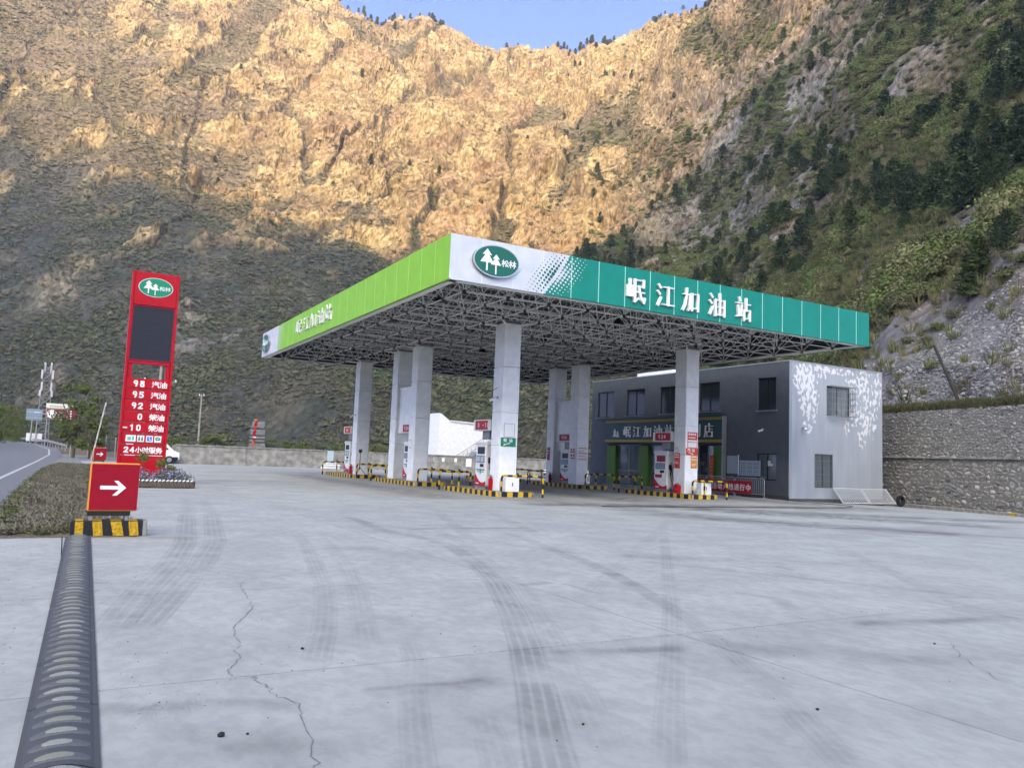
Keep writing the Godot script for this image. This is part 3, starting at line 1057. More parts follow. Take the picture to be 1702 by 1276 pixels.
# Darkens (k < 0) or lightens a soft stroke on a grey picture that lies over x0, z0 .. at so many metres per texel.
func smear(buf: PackedByteArray, size: int, x0: float, z0: float, mpt: float, pts: Array, width: float, k: float, stripes: int, f: FastNoiseLite) -> void:
	for i in pts.size() - 1:
		var a: Vector2 = pts[i]
		var b: Vector2 = pts[i + 1]
		var ab := b - a
		var len := ab.length()
		if len < 1e-4:
			continue
		var e := ab / len
		var lo := Vector2(minf(a.x, b.x) - width, minf(a.y, b.y) - width)
		var hi := Vector2(maxf(a.x, b.x) + width, maxf(a.y, b.y) + width)
		var ia := maxi(0, int((lo.x - x0) / mpt))
		var ib := mini(size - 1, int((hi.x - x0) / mpt))
		var ja := maxi(0, int((lo.y - z0) / mpt))
		var jb := mini(size - 1, int((hi.y - z0) / mpt))
		for j in range(ja, jb + 1):
			for q in range(ia, ib + 1):
				var p := Vector2(x0 + (q + 0.5) * mpt, z0 + (j + 0.5) * mpt)
				var s := (p - a).dot(e)
				if s < 0.0 and i > 0 or s >= len and (i < pts.size() - 2 or s > len + width * 0.4):
					continue
				if s < -width * 0.4:
					continue
				var d := (p - a).cross(e) / (width * 0.5)
				if absf(d) >= 1.0:
					continue
				var w := 1.0
				if stripes > 0:
					w = 0.35 + 0.65 * smoothstep(0.12, 0.3, absf(fposmod((d + 1.0) * 0.5 * stripes, 1.0) - 0.5) * 2.0 - 0.1)
					w *= smoothstep(1.0, 0.86, absf(d))
				else:
					w = (1.0 - d * d) * (1.0 - d * d)
					if s < 0.0:
						w *= maxf(0.0, 1.0 + s / (width * 0.4))
					if s > len:
						w *= maxf(0.0, 1.0 - (s - len) / (width * 0.4))
				w *= clampf(0.8 + 1.0 * f.get_noise_2d(p.x * 3.0, p.y * 3.0), 0.0, 1.3)
				if stripes > 0 and i >= pts.size() - 2:
					w *= smoothstep(len + 0.05, len - 0.5, s)
				if i == 0:
					w *= smoothstep(-0.1, 0.6, s / maxf(len, 0.3)) if stripes > 0 else 1.0
				var at := j * size + q
				buf[at] = clampi(int(buf[at] * (1.0 + k * w)), 30, 255)


func V2(flat: Array) -> Array:
	var o := []
	for i in range(0, flat.size(), 2):
		o.append(Vector2(flat[i], flat[i + 1]))
	return o


func bend(pts: Array) -> Array:
	var c := Curve2D.new()
	for i in pts.size():
		var t: Vector2 = (pts[mini(i + 1, pts.size() - 1)] - pts[maxi(i - 1, 0)]) / 6.0
		c.add_point(pts[i], -t, t)
	return Array(c.tessellate(3))


func stain_shade_map(size: int, x0: float, z0: float, span: float) -> ImageTexture:
	var f := noise(0.4, 4, FastNoiseLite.TYPE_SIMPLEX_SMOOTH, 61)
	var base := noise(1.0 / (1.5 / span * size), 7, FastNoiseLite.TYPE_SIMPLEX_SMOOTH, 62)
	base.offset = Vector3(x0, z0, 0) * size / span
	var buf := base.get_image(size, size, false, false, false).get_data()
	var lut := PackedByteArray()
	for i in 256:
		lut.append(int(lerpf(238, 255, smoothstep(60, 190, i))))
	for i in buf.size():
		buf[i] = lut[buf[i]]
	var mpt := span / size
	var tyre := [
		[[-4.1, 3.0, -4.51, 7.18, -4.36, 8.61, -4.34, 10.18, -4.9, 12.2, -5.46, 13.83, -6.17, 15.48, -6.77, 16.74, -7.32, 17.81, -7.74, 18.59, -8.2, 19.5], 0.3, -0.17],
		[[-3.3, 7.0, -3.96, 9.88, -4.77, 12.48, -5.29, 14.06, -5.93, 15.56, -6.59, 16.98, -7.1, 18.01, -7.6, 19.02], 0.26, -0.07],
		[[-6.3, 7.5, -6.6, 9.46, -6.97, 11.22, -7.42, 13.3, -7.8, 14.7, -8.09, 15.63, -8.5, 16.8], 0.24, -0.1],
		[[-6.1, 8.5, -6.42, 10.47, -6.79, 12.25, -7.25, 14.02, -7.62, 15.25, -8.0, 16.5], 0.24, -0.07],
		[[-2.1, 7.5, -2.46, 9.72, -3.04, 11.75, -3.49, 13.51, -4.22, 15.39], 0.26, -0.11],
		[[-7.5, 16.0, -7.72, 16.72, -8.06, 17.51, -8.31, 18.15, -8.7, 19.2], 0.2, -0.08],
		[[-7.81, 17.94, -7.98, 18.41, -8.3, 19.2], 0.2, -0.07],
		[[-7.06, -1.47, -7.55, 2.85, -8.34, 8.9, -8.81, 11.35, -9.31, 13.34, -9.7, 15.2], 0.36, -0.13],
		[[-6.58, -1.54, -7.03, 2.83, -7.9, 8.97, -8.46, 11.42, -9.06, 13.65, -9.5, 15.2], 0.36, -0.12],
		[[2.75, 7.27, -2.7, 13.73, -4.42, 15.79, -5.85, 17.43, -6.84, 18.54, -7.5, 19.3], 0.2, -0.09],
		[[-2.6, 10.8, -3.35, 13.09, -3.88, 14.48, -4.57, 16.14, -5.06, 17.1, -5.81, 18.43, -6.6, 19.7], 0.24, -0.09],
		[[9.0, -1.0, 4.0, 6.0, -1.0, 11.0, -5.0, 15.0], 0.28, -0.06], [[-5.4, -9.0, -5.0, 0.0, -4.2, 6.0, -2.5, 12.0, 1.0, 18.0], 0.28, -0.07],
		[[0.6, -16.0, 0.4, -6.0, -1.0, 2.0, -3.4, 9.0], 0.3, -0.09], [[2.2, -16.0, 2.0, -6.0, 0.6, 2.0, -1.8, 9.0], 0.3, -0.08],
		[[10.5, -18.0, 10.6, -5.0, 9.0, 3.0, 4.0, 11.0, -1.0, 17.0], 0.3, -0.08], [[12.2, -18.0, 12.2, -5.0, 10.8, 3.0, 6.0, 12.0, 2.0, 18.0], 0.3, -0.08]]
	for t in tyre:
		smear(buf, size, x0, z0, mpt, bend(V2(t[0])), t[1], t[2] * (0.8 if size > 1500 else 0.4), 4 if size > 1500 else 0, f)
	var dirt := [  # floor stains, plus long broad strokes painting the shade under the canopy
		[[6.56, 0.36, 6.2, 3.2, 7.5, 6.5, 10.0, 9.5], 3.6, -0.2], [[8.78, 0.21, 10.19, 2.99, 12.61, 5.02, 14.5, 8.0], 3.2, -0.27], [[4.0, -0.4, 9.0, -0.6, 16.0, 0.2, 21.0, 0.8], 2.4, -0.3],
		[[10.0, 1.0, 14.0, 4.0, 20.0, 7.5], 2.8, -0.26], [[4.6, 3.5, 8.0, 7.6, 12.0, 12.0], 1.6, -0.14], [[15.0, 1.2, 22.0, 3.0], 2.6, -0.14],
		[[-3.79, 7.25, -2.67, 7.25, -1.17, 7.27], 0.34, -0.2], [[-8.29, 17.36, -7.99, 17.37, -7.75, 17.43, -7.54, 17.42], 0.13, -0.16], [[-8.1, 17.4, -7.5, 17.46], 0.5, -0.12],
		[[-9.79, 17.16, -9.56, 17.29, -9.29, 17.28, -8.87, 17.45], 0.34, -0.17], [[-9.4, 17.8, -8.9, 18.3], 0.6, -0.1], [[-3.02, 17.04, -2.29, 17.22, -1.08, 17.42], 0.4, -0.16],
		[[-6.6, 17.0, -6.1, 17.1, -5.6, 17.2], 0.3, -0.14], [[-5.0, 17.4, -3.6, 18.4], 0.8, -0.09], [[-9.6, 8.2, -8.2, 8.3], 0.7, -0.1], [[-6.0, 10.2, -5.0, 12.0], 0.9, -0.06],
		[[-2.0, 12.0, 1.0, 13.5], 1.0, -0.08], [[2.0, -4.0, 2.2, -26.0], 3.4, -0.2], [[10.0, -3.0, 10.2, -27.0], 5.0, -0.24], [[5.6, -1.5, 5.6, -27.0], 5.0, -0.16], [[-3.0, -12.0, 2.0, -13.0], 1.4, -0.08], [[18.6, -2.0, 18.8, -26.0], 4.4, -0.24],
		[[-2.92, 15.3, -2.76, 15.69, -3.1, 16.21], 0.3, -0.1], [[-9.0, -14.0, 3.0, -16.0], 1.6, -0.07], [[-9.0, -26.0, 6.0, -30.0], 2.6, -0.09], [[0.0, 20.0, 3.0, 22.0], 1.4, -0.1]]
	for t in dirt:
		smear(buf, size, x0, z0, mpt, bend(V2(t[0])), t[1], t[2], 0, f)
	# pale scuffs and small dark spots
	var r := RandomNumberGenerator.new()
	r.seed = 5
	for i in 420:
		var p := Vector2(r.randf_range(-16, 24), r.randf_range(-20, 22))
		var q := p + Vector2.from_angle(r.randf() * TAU) * r.randf_range(0.05, 0.7)
		smear(buf, size, x0, z0, mpt, [p, q], r.randf_range(0.05, 0.3), r.randf_range(-0.12, 0.1), 0, f)
	return ImageTexture.create_from_image(Image.create_from_data(size, size, false, Image.FORMAT_L8, buf))


func slab_paint(called: String, c: Color, tex: Texture2D) -> StandardMaterial3D:
	var m := StandardMaterial3D.new()
	m.resource_name = called
	m.albedo_color = c
	m.albedo_texture = tex
	m.roughness = 0.82
	m.detail_enabled = true
	m.detail_blend_mode = BaseMaterial3D.BLEND_MODE_MUL
	m.detail_albedo = T.speck
	m.detail_uv_layer = BaseMaterial3D.DETAIL_UV_2
	m.uv2_triplanar = true
	m.uv2_world_triplanar = true
	m.uv2_scale = Vector3(1.0, 1.0, 0.7) / 3.1
	return m


func strip_sheet(called: String, pts_l: Array, pts_r: Array, y: float, m: Material, label := "", kind := "structure", parent: Node3D = self) -> MeshInstance3D:
	var mb := MB.new()
	for i in pts_l.size() - 1:
		mb.face([pts_l[i] + Vector3.UP * y, pts_r[i] + Vector3.UP * y, pts_r[i + 1] + Vector3.UP * y, pts_l[i + 1] + Vector3.UP * y], Vector3.UP)
	var o := obj(called, mb, m, parent)
	if label != "":
		tag(o, label, "", "", kind)
	return o


func build_ground() -> void:
	var mb := MB.new()
	for i in 48:
		var a := TAU * i / 48
		var b := TAU * (i + 1) / 48
		mb.face([Vector3(0, -0.6, 0), Vector3(cos(a), 0, sin(a)) * 2600 + Vector3(0, -0.6, 0), Vector3(cos(b), 0, sin(b)) * 2600 + Vector3(0, -0.6, 0)], Vector3.UP)
	tag(obj("ground", mb, M.earth), "bare earth of the valley floor", "", "", "structure")
	T.speck = ntex(1024, noise(0.012, 7, FastNoiseLite.TYPE_SIMPLEX, 33), 0.935, 1.0)
	T.speck.noise.fractal_gain = 0.72
	T.speck.color_ramp.set_offset(0, 0.26)
	T.speck.color_ramp.set_offset(1, 0.66)
	var near := stain_shade_map(2048, -14.3, 3.4, 21.2)
	var wide := stain_shade_map(1024, -18.0, -46.5, 73.5)
	var fc := Node3D.new()
	fc.name = "forecourt"
	add_child(fc)
	tag(fc, "pale concrete forecourt of cast slabs with open joints", "", "", "structure")
	var tone := []
	for k in 3:
		var t: float = [1.0, 0.955, 1.03][k]
		tone.append([slab_paint("slab_near", lin(0.325 * t, 0.331 * t, 0.304 * t), near), slab_paint("slab_wide", lin(0.325 * t, 0.331 * t, 0.304 * t), wide)])
	var zs := [26.8, 23.45, 20.1, 16.78, 13.48, 10.18, 8.02, 3.6, 0.3, -3.0, -6.3, -9.6, -12.9, -16.2, -19.5, -22.8, -26.1, -29.4, -32.7, -36.0, -39.3, -42.6, -47.2]
	var xs := [-18.0, -14.05, -10.03, -5.2, -1.0, 3.2, 7.4, 11.6, 15.8, 20.0, 24.2, 28.4, 32.8]
	var r := RandomNumberGenerator.new()
	r.seed = 2
	for j in zs.size() - 1:
		for i in xs.size() - 1:
			if i < 2 and j > 5:
				continue
			var x0: float = xs[i]
			var x1: float = xs[i + 1]
			if i == 2 and j > 5:
				x0 = -8.95
			var g := 0.007 if j < 7 else 0.006
			var a := Vector3(x0 + g, 0, zs[j + 1] + g)
			var b := Vector3(x1 - g, 0, zs[j] - g)
			var is_near: bool = a.x > -14.25 and b.x < 6.85 and a.z > 3.42 and b.z < 24.5
			var s := MB.new()
			var top := []
			for q in [Vector3(a.x, 0, a.z), Vector3(b.x, 0, a.z), Vector3(b.x, 0, b.z), Vector3(a.x, 0, b.z)]:
				top.append(q + Vector3.UP * ground_y(q.x))
			s.face(top, Vector3.UP)
			for k in 4:
				var m := (k + 1) % 4
				s.face([top[k], top[m], top[m] - Vector3.UP * 0.12, top[k] - Vector3.UP * 0.12], (top[k] + top[m]) * 0.5 - (a + b) * 0.5)
			if is_near:
				s.uvf = func(p): return Vector2((p.x + 14.3) / 21.2, (p.z - 3.4) / 21.2)
			else:
				s.uvf = func(p): return Vector2((p.x + 18.0) / 73.5, (p.z + 46.5) / 73.5)
			obj("concrete_slab", s, tone[1 if j < 3 else (r.randi() % 3 if j > 4 else 0)][0 if is_near else 1], fc)
	strip_sheet("slab_bed", [Vector3(-18, 0, 27), Vector3(-18, 0, 8.05)], [Vector3(33, 0, 27), Vector3(33, 0, 8.05)], -0.42, M.soil, "", "", fc)
	# cracks
	var cracks := [[-7.86, 12.77, -8.19, 12.84, -8.34, 13.29, -8.36, 13.74, -8.41, 14.19, -8.45, 14.55, -8.65, 15.0, -8.77, 15.38, -8.81, 15.74, -8.82, 15.88, -8.88, 16.06, -8.89, 16.3, -9.02, 16.57, -9.03, 16.75],
		[-8.9, 16.8, -8.92, 16.97, -8.86, 17.11, -8.88, 17.28, -8.78, 17.44, -8.83, 17.7, -8.88, 18.12, -8.94, 18.46, -8.9, 19.2], [-3.0, 17.93, -3.48, 18.31, -3.68, 18.57, -3.91, 18.85, -3.94, 19.04], [-0.28, 11.83, -0.09, 12.21, -0.25, 12.92], [3.87, 12.43, 3.73, 13.33, 4.02, 14.07, 3.98, 14.84],
		[-7.9, 12.8, -7.75, 12.95, -7.9, 13.0], [-8.2, 12.84, -7.7, 12.62, -7.2, 12.5]]
	for c in cracks:
		var P := V2(c)
		var F := []
		for i in P.size() - 1:
			for k in 5:
				F.append(P[i].lerp(P[i + 1], k / 5.0) + Vector2(r.randf_range(-1, 1), r.randf_range(-1, 1)) * 0.022)
		F.append(P[-1])
		var s := MB.new()
		for i in F.size() - 1:
			var e: Vector2 = (F[i + 1] - F[i]).orthogonal().normalized()
			var w0 := r.randf_range(0.001, 0.0036)
			s.face([Vector3(F[i].x - e.x * w0, 0.004, F[i].y - e.y * w0), Vector3(F[i].x + e.x * w0, 0.004, F[i].y + e.y * w0), Vector3(F[i + 1].x + e.x * w0, 0.004, F[i + 1].y + e.y * w0), Vector3(F[i + 1].x - e.x * w0, 0.004, F[i + 1].y - e.y * w0)], Vector3.UP)
		obj("crack", s, M.crack, fc)
	# worn yellow lane patches
	for q in [[-0.1, -7.6, 0.5, -5.4], [0.6, -5.4, 1.4, -3.6], [3.4, -6.4, 3.9, -3.4], [13.6, -5.0, 14.0, -3.2], [-1.6, -10.0, -0.5, -8.2], [3.3, -12.2, 3.6, -8.0]]:
		var s := MB.new()
		for i in 60:
			var u := r.randf()
			var p := Vector3(lerpf(q[0], q[2], u) + r.randf_range(-0.07, 0.07), 0.004 + 0.00004 * i, lerpf(q[1], q[3], u) + r.randf_range(-0.1, 0.1))
			var h := Vector3(r.randf_range(0.02, 0.09), 0, 0)
			var w := Vector3(0, 0, r.randf_range(0.02, 0.14))
			s.face([p - h, p - w, p + h * 0.7, p + w], Vector3.UP)
		obj("worn_marking", s, M.yellow, fc)
	# the rubber strip with worn pale ribs
	var st := thing("rubber_speed_hump", Vector3(-9.81, 0, 8.1), "long worn rubber speed hump with pale worn ribs, lower left of the forecourt", "speed hump", "", -0.021)
	st.scale.x = 0.78
	var L := 16.0
	var seg := 1.0
	var prof := [Vector2(-0.225, -0.02), Vector2(-0.225, 0.012), Vector2(-0.19, 0.016), Vector2(-0.18, 0.02), Vector2(-0.12, 0.036), Vector2(-0.06, 0.047), Vector2(0, 0.05), Vector2(0.06, 0.047), Vector2(0.12, 0.036), Vector2(0.18, 0.02), Vector2(0.19, 0.016), Vector2(0.225, 0.012), Vector2(0.225, -0.02)]
	for k in int(L / seg):
		var s := MB.new()
		for i in prof.size() - 1:
			var a := Vector3(prof[i].x, prof[i].y, k * seg + 0.005)
			var b := Vector3(prof[i + 1].x, prof[i + 1].y, k * seg + 0.005)
			var e := Vector3(0, 0, seg - 0.01)
			s.face([a, b, b + e, a + e], Vector3(-(b - a).y, (b - a).x, 0))
		obj("rubber_section", s, M.hump_rubber, st)
	var worn := mat("rib_worn", lin(0.26, 0.27, 0.215), 0.8, 0.0, T.rock, 0.12)
	var worn2 := mat("rib_grey", lin(0.13, 0.135, 0.145), 0.75, 0.0, T.rock, 0.15)
	var worn3 := mat("rib_worn_dull", lin(0.19, 0.2, 0.17), 0.8, 0.0, T.rock, 0.12)
	var worn4 := mat("rib_worn_pale", lin(0.31, 0.32, 0.28), 0.8, 0.0, T.rock, 0.12)
	for k in 88:
		var z := 0.06 + k * 0.182
		if z > L - 0.1:
			break
		for lay in 2:
			var s := MB.new()
			var hw := 0.17 if lay == 0 else r.randf_range(0.08, 0.125)
			var off := 0.0 if lay == 0 else r.randf_range(-0.025, 0.02)
			var n := 12
			for i in n:
				var u0 := -1.0 + 2.0 * i / n
				var u1 := -1.0 + 2.0 * (i + 1) / n
				var Q := []
				for u in [u0, u1]:
					var x: float = off + u * hw
					var y := 0.05 - 0.98 * x * x + (0.008 if lay == 0 else 0.012)
					var w: float = (0.038 if lay == 0 else 0.03) * sqrt(maxf(0.0, 1.0 - u * u * 0.92))
					var j := r.randf_range(-0.004, 0.004) if lay == 1 else 0.0
					Q.append([Vector3(x, y - 0.02, z - w - 0.02), Vector3(x, y, z - w + j), Vector3(x, y, z + w + j), Vector3(x, y - 0.02, z + w + 0.02)])
				for m in 3:
					s.face([Q[0][m], Q[0][m + 1], Q[1][m + 1], Q[1][m]], Vector3(0, 1, [-1.0, 0.0, 1.0][m]))
			obj("rib" if lay == 0 else "worn_patch", s, worn2 if lay == 0 else [worn, worn, worn3, worn4][r.randi() % 4], st)


func build_road() -> void:
	# centre of the right hand edge line, running up the valley and swinging left
	var edge := [Vector3(-12.5, 0, 40), Vector3(-12.3, 0, 8), Vector3(-12.16, 0, -14), Vector3(-11.75, 0, -41), Vector3(-11.4, 0.05, -70), Vector3(-11.9, 0.3, -100), Vector3(-14.5, 0.75, -130), Vector3(-20, 1.1, -158), Vector3(-29, 1.5, -180), Vector3(-45, 1.9, -198), Vector3(-70, 2.4, -208)]
	var left := []
	var right := []
	var lines := [[], [], [], []]
	var far_edge := []
	for i in edge.size():
		var t: Vector3 = (edge[mini(i + 1, edge.size() - 1)] - edge[maxi(i - 1, 0)]).normalized()
		var n := Vector3(t.z, 0, -t.x)
		right.append(edge[i] - n * 1.15)
		left.append(edge[i] + n * 8.4)
		far_edge.append(edge[i] + n * 9.2)
		for k in 4:
			lines[k].append(edge[i] + n * [-0.08, 0.08, 7.22, 7.38][k])
	for i in left.size():
		if (left[i] - right[i]).cross(Vector3.FORWARD).y == 0.0:
			pass
	strip_sheet("road", left, right, -0.025, M.asphalt, "grey asphalt road running up the valley past the station")
	var rd: Node3D = get_node("road")
	strip_sheet("edge_line", lines[0], lines[1], -0.02, M.line_paint, "", "", rd)
	strip_sheet("edge_line", lines[2], lines[3], -0.02, M.line_paint, "", "", rd)
	strip_sheet("side_road", [Vector3(-10.62, 0, -37), Vector3(-10.3, 0, -80)], [Vector3(-2, 0, -37), Vector3(-2, 0, -60)], -0.012, mat("apron", lin(0.27, 0.27, 0.26), 0.85, 0.0, T.mottle, 3.0), "pale side road branching off behind the verge")
	strip_sheet("roadside_earth", [Vector3(-90, -0.1, 40), Vector3(-90, -0.1, -260)], [Vector3(-8.9, -0.1, 40), Vector3(-2, -0.1, -260)], -0.04, M.soil, "bare earth beside the road")
	# guard rail on the far side of the road
	var gr := thing("guard_rail", far_edge[2], "grey steel guard rail on the far side of the road at left", "guard rail")
	for i in range(1, far_edge.size() - 1):
		var a: Vector3 = far_edge[i] - far_edge[2]
		var b: Vector3 = far_edge[i + 1] - far_edge[2]
		var mb := MB.new()
		var d := (b - a).normalized()
		var bs := Basis(d.cross(Vector3.UP) * -1.0, Vector3.UP, d)
		for q in [[0.0, 0.62], [0.03, 0.7], [0.0, 0.55]]:
			mb.box((a + b) * 0.5 + Vector3(0, q[1], 0) + bs.x * q[0], Vector3(0.05, 0.1, a.distance_to(b)), bs)
		obj("rail_beam", mb, M.steel_dull, gr)
		var n := int(a.distance_to(b) / 4.0)
		for k in n:
			var post := MB.new()
			var p := a.lerp(b, float(k) / n)
			post.box(p + Vector3(0, 0.35, 0), Vector3(0.12, 0.8, 0.12))
			obj("post", post, M.steel_dull, gr)
	# second rail beyond the bend on the right
	var g2 := thing("guard_rail", Vector3(-10.6, 0.2, -95), "pale guard rail along the outside of the distant bend", "guard rail")
	var pts := []
	for i in range(4, edge.size()):
		var t: Vector3 = (edge[mini(i + 1, edge.size() - 1)] - edge[i - 1]).normalized()
		pts.append(edge[i] - Vector3(t.z, 0, -t.x) * 1.9 - Vector3(-10.6, 0.2, -95))
	for i in range(1, pts.size() - 1):
		var mb := MB.new()
		var d: Vector3 = (pts[i + 1] - pts[i]).normalized()
		var bs := Basis(d.cross(Vector3.UP) * -1.0, Vector3.UP, d)
		mb.box((pts[i] + pts[i + 1]) * 0.5 + Vector3(0, 0.6, 0), Vector3(0.06, 0.32, pts[i].distance_to(pts[i + 1])), bs)
		obj("rail_beam", mb, M.steel, g2)
		for k in 6:
			var post := MB.new()
			post.box(pts[i].lerp(pts[i + 1], k / 6.0) + Vector3(0, 0.2, 0), Vector3(0.12, 0.9, 0.12))
			obj("post", post, M.steel_dull, g2)
	# verge between road and forecourt
	var vb := MB.new()
	var f := noise(0.5, 3, FastNoiseLite.TYPE_SIMPLEX, 3)
	var xl := func(z: float) -> float: return along([Vector2(-36, -10.5), Vector2(-25, -11.0), Vector2(-10, -11.15), Vector2(0, -11.2), Vector2(8, -10.95)], z)
	var xr := func(z: float) -> float: return along([Vector2(-36, -8.3), Vector2(-12, -9.0), Vector2(8, -8.98)], z)
	var hy := func(u: float, x: float, z: float) -> float: return 0.006 + (0.05 * pow(sin(PI * u), 0.6) + 0.05 * f.get_noise_2d(x * 3.0, z * 3.0)) * smoothstep(8.1, 7.3, z)
	for j in 90:
		var z0 := lerpf(-36.0, 8.1, j / 90.0)
		var z1 := lerpf(-36.0, 8.1, (j + 1) / 90.0)
		for i in 8:
			var Q := []
			for q in [[i, z0], [i + 1, z0], [i + 1, z1], [i, z1]]:
				var u: float = q[0] / 8.0
				var x: float = lerpf(xl.call(q[1]), xr.call(q[1]), u)
				Q.append(Vector3(x, hy.call(u, x, q[1]), q[1]))
			vb.face(Q, Vector3.UP)
	tag(obj("verge", vb, M.soil), "dry planted verge between the road and the forecourt", "", "", "structure")
	var r := RandomNumberGenerator.new()
	r.seed = 31
	# dead twiggy growth and green weeds
	var tw := MB.new()
	for i in 46:
		var a := r.randf() * TAU
		var o := Vector3(cos(a), 0, sin(a)) * r.randf() * 0.16
		var d := Vector3(r.randfn() * 0.6, r.randf_range(0.25, 1.0), r.randfn() * 0.6).normalized()
		var l := r.randf_range(0.12, 0.34)
		tw.ink = Color.WHITE * r.randf_range(0.6, 1.35)
		tw.ink.a = 1.0
		var s := d.cross(Vector3(r.randfn(), r.randfn(), r.randfn())).normalized() * r.randf_range(0.005, 0.012)
		tw.quad(o - s, o + s, o + s * 0.5 + d * l, o - s * 0.5 + d * l)
	for i in 40:
		var a := r.randf() * TAU
		var o := Vector3(cos(a), 0, sin(a)) * r.randf() * 0.2 + Vector3.UP * r.randf_range(0.02, 0.22)
		var d := Vector3(r.randfn(), r.randfn() * 0.4, r.randfn()).normalized() * r.randf_range(0.015, 0.04)
		var s := d.cross(Vector3(r.randfn(), r.randfn(), r.randfn())).normalized() * 0.014
		tw.ink = Color.WHITE * r.randf_range(0.7, 1.5)
		tw.ink.a = 1.0
		tw.quad(o - d, o + s, o + d, o - s)
	var xf := []
	var cols := []
	for n in 1900:
		var z := 7.7 - 43.0 * pow(r.randf(), 1.7)
		var u := r.randf_range(0.04, 0.97)
		var x := lerpf(xl.call(z), xr.call(z), u)
		var s := r.randf_range(0.6, 1.15)
		xf.append(Transform3D(Basis(Vector3.UP, r.randf() * TAU).scaled(Vector3(s, s * (0.22 + 0.5 * r.randf() * r.randf()), s)), Vector3(x, hy.call(u, x, z) - 0.02, z)))
		cols.append(Color(0.21, 0.185, 0.13).lerp(Color(0.14, 0.125, 0.1), r.randf()) * r.randf_range(0.8, 1.25))
	multi("dead_groundcover", tw.mesh(), M.leaf, xf, cols, "dry dead stems covering the roadside verge")
	var weed := leaf_clump(70, Vector3(0.2, 0.13, 0.2), 0.06, r, 0.15)
	xf = []
	cols = []
	for n in 1900:
		var z := 7.75 - 43.0 * pow(r.randf(), 1.5)
		var u := r.randf()
		u = u * 0.16 if r.randf() < 0.5 else (1.0 - u * 0.14 if r.randf() < 0.75 else u)
		if z > 6.8 and r.randf() < 0.6:
			u = r.randf_range(0.1, 0.75)
		elif f.get_noise_2d(z * 2.0, u * 4.0) < -0.3:
			continue
		var x := lerpf(xl.call(z), xr.call(z), u)
		var s := r.randf_range(0.3, 0.85)
		xf.append(Transform3D(Basis(Vector3.UP, r.randf() * TAU).scaled(Vector3(s, s * 0.8, s)), Vector3(x, hy.call(u, x, z), z)))
		cols.append(Color(0.075, 0.11, 0.032).lerp(Color(0.135, 0.13, 0.06), r.randf()) * r.randf_range(0.8, 1.2))
	multi("green_weeds", weed.mesh(), M.leaf, xf, cols, "green weeds along the edges of the roadside verge")
	# a leafy shrub row at the right edge of the verge, behind the arrow sign
	for k in 6:
		var s := thing("verge_shrub", Vector3(-9.2 + r.randf_range(-0.1, 0.1), 0.0, 4.6 - k * 1.7), "%s small green shrub behind the arrow board along the verge" % ["first", "second", "third", "fourth", "fifth", "sixth"][k], "shrub", "shrubs along the verge")
		var m := leaf_clump(240, Vector3(0.26, 0.34 + 0.06 * (k % 3), 0.3), 0.06, r, 0.3, [Color(0.09, 0.14, 0.035), Color(0.06, 0.1, 0.03), Color(0.14, 0.15, 0.05)])
		obj("foliage", m, M.leaf, s).position.y = 0.16


# A wall sheet with openings: both faces and the reveals.
func wall_holes(mb: MB, o: Vector3, ux: Vector3, uy: Vector3, w: float, h: float, holes: Array, d: float) -> void:
	var uz := ux.cross(uy).normalized()
	var X := [0.0, w]
	var Y := [0.0, h]
	for q in holes:
		X.append_array([q[0], q[2]])
		Y.append_array([q[1], q[3]])
	X.sort()
	Y.sort()
	for i in X.size() - 1:
		for j in Y.size() - 1:
			if X[i + 1] - X[i] < 1e-4 or Y[j + 1] - Y[j] < 1e-4:
				continue
			var c := Vector2((X[i] + X[i + 1]) * 0.5, (Y[j] + Y[j + 1]) * 0.5)
			var open := false
			for q in holes:
				if c.x > q[0] and c.x < q[2] and c.y > q[1] and c.y < q[3]:
					open = true
			if open:
				continue
			var P := []
			for p in [[X[i], Y[j]], [X[i + 1], Y[j]], [X[i + 1], Y[j + 1]], [X[i], Y[j + 1]]]:
				P.append(o + ux * p[0] + uy * p[1])
			mb.face(P, uz)
			var B := []
			for p in P:
				B.append(p - uz * d)
			mb.face(B, -uz)
	for q in holes:
		var c: Vector3 = o + ux * (q[0] + q[2]) * 0.5 + uy * (q[1] + q[3]) * 0.5
		var P := []
		for p in [[q[0], q[1]], [q[2], q[1]], [q[2], q[3]], [q[0], q[3]]]:
			P.append(o + ux * p[0] + uy * p[1])
		for k in 4:
			var m := (k + 1) % 4
			mb.face([P[k], P[m], P[m] - uz * d, P[k] - uz * d], c - (P[k] + P[m]) * 0.5)


func frame_of(parent: Node3D, called: String, o: Vector3, ux: Vector3, uy: Vector3, w: float, h: float, t: float, dep: float, m: Material) -> MeshInstance3D:
	var b := Basis(ux, uy, ux.cross(uy))
	var mb := MB.new()
	mb.box(o + ux * w * 0.5 + uy * t * 0.5, Vector3(w, t, dep), b)
	mb.box(o + ux * w * 0.5 + uy * (h - t * 0.5), Vector3(w, t, dep), b)
	mb.box(o + ux * t * 0.5 + uy * h * 0.5, Vector3(t, h - 2 * t, dep), b)
	mb.box(o + ux * (w - t * 0.5) + uy * h * 0.5, Vector3(t, h - 2 * t, dep), b)
	return obj(called, mb, m, parent)


func slab_of(parent: Node3D, called: String, c: Vector3, s: Vector3, m: Material, r := 0.0, b := Basis()) -> MeshInstance3D:
	var mb := MB.new()
	if r > 0.0:
		mb.bbox(c, s, r, b)
	else:
		mb.box(c, s, b)
	return obj(called, mb, m, parent)


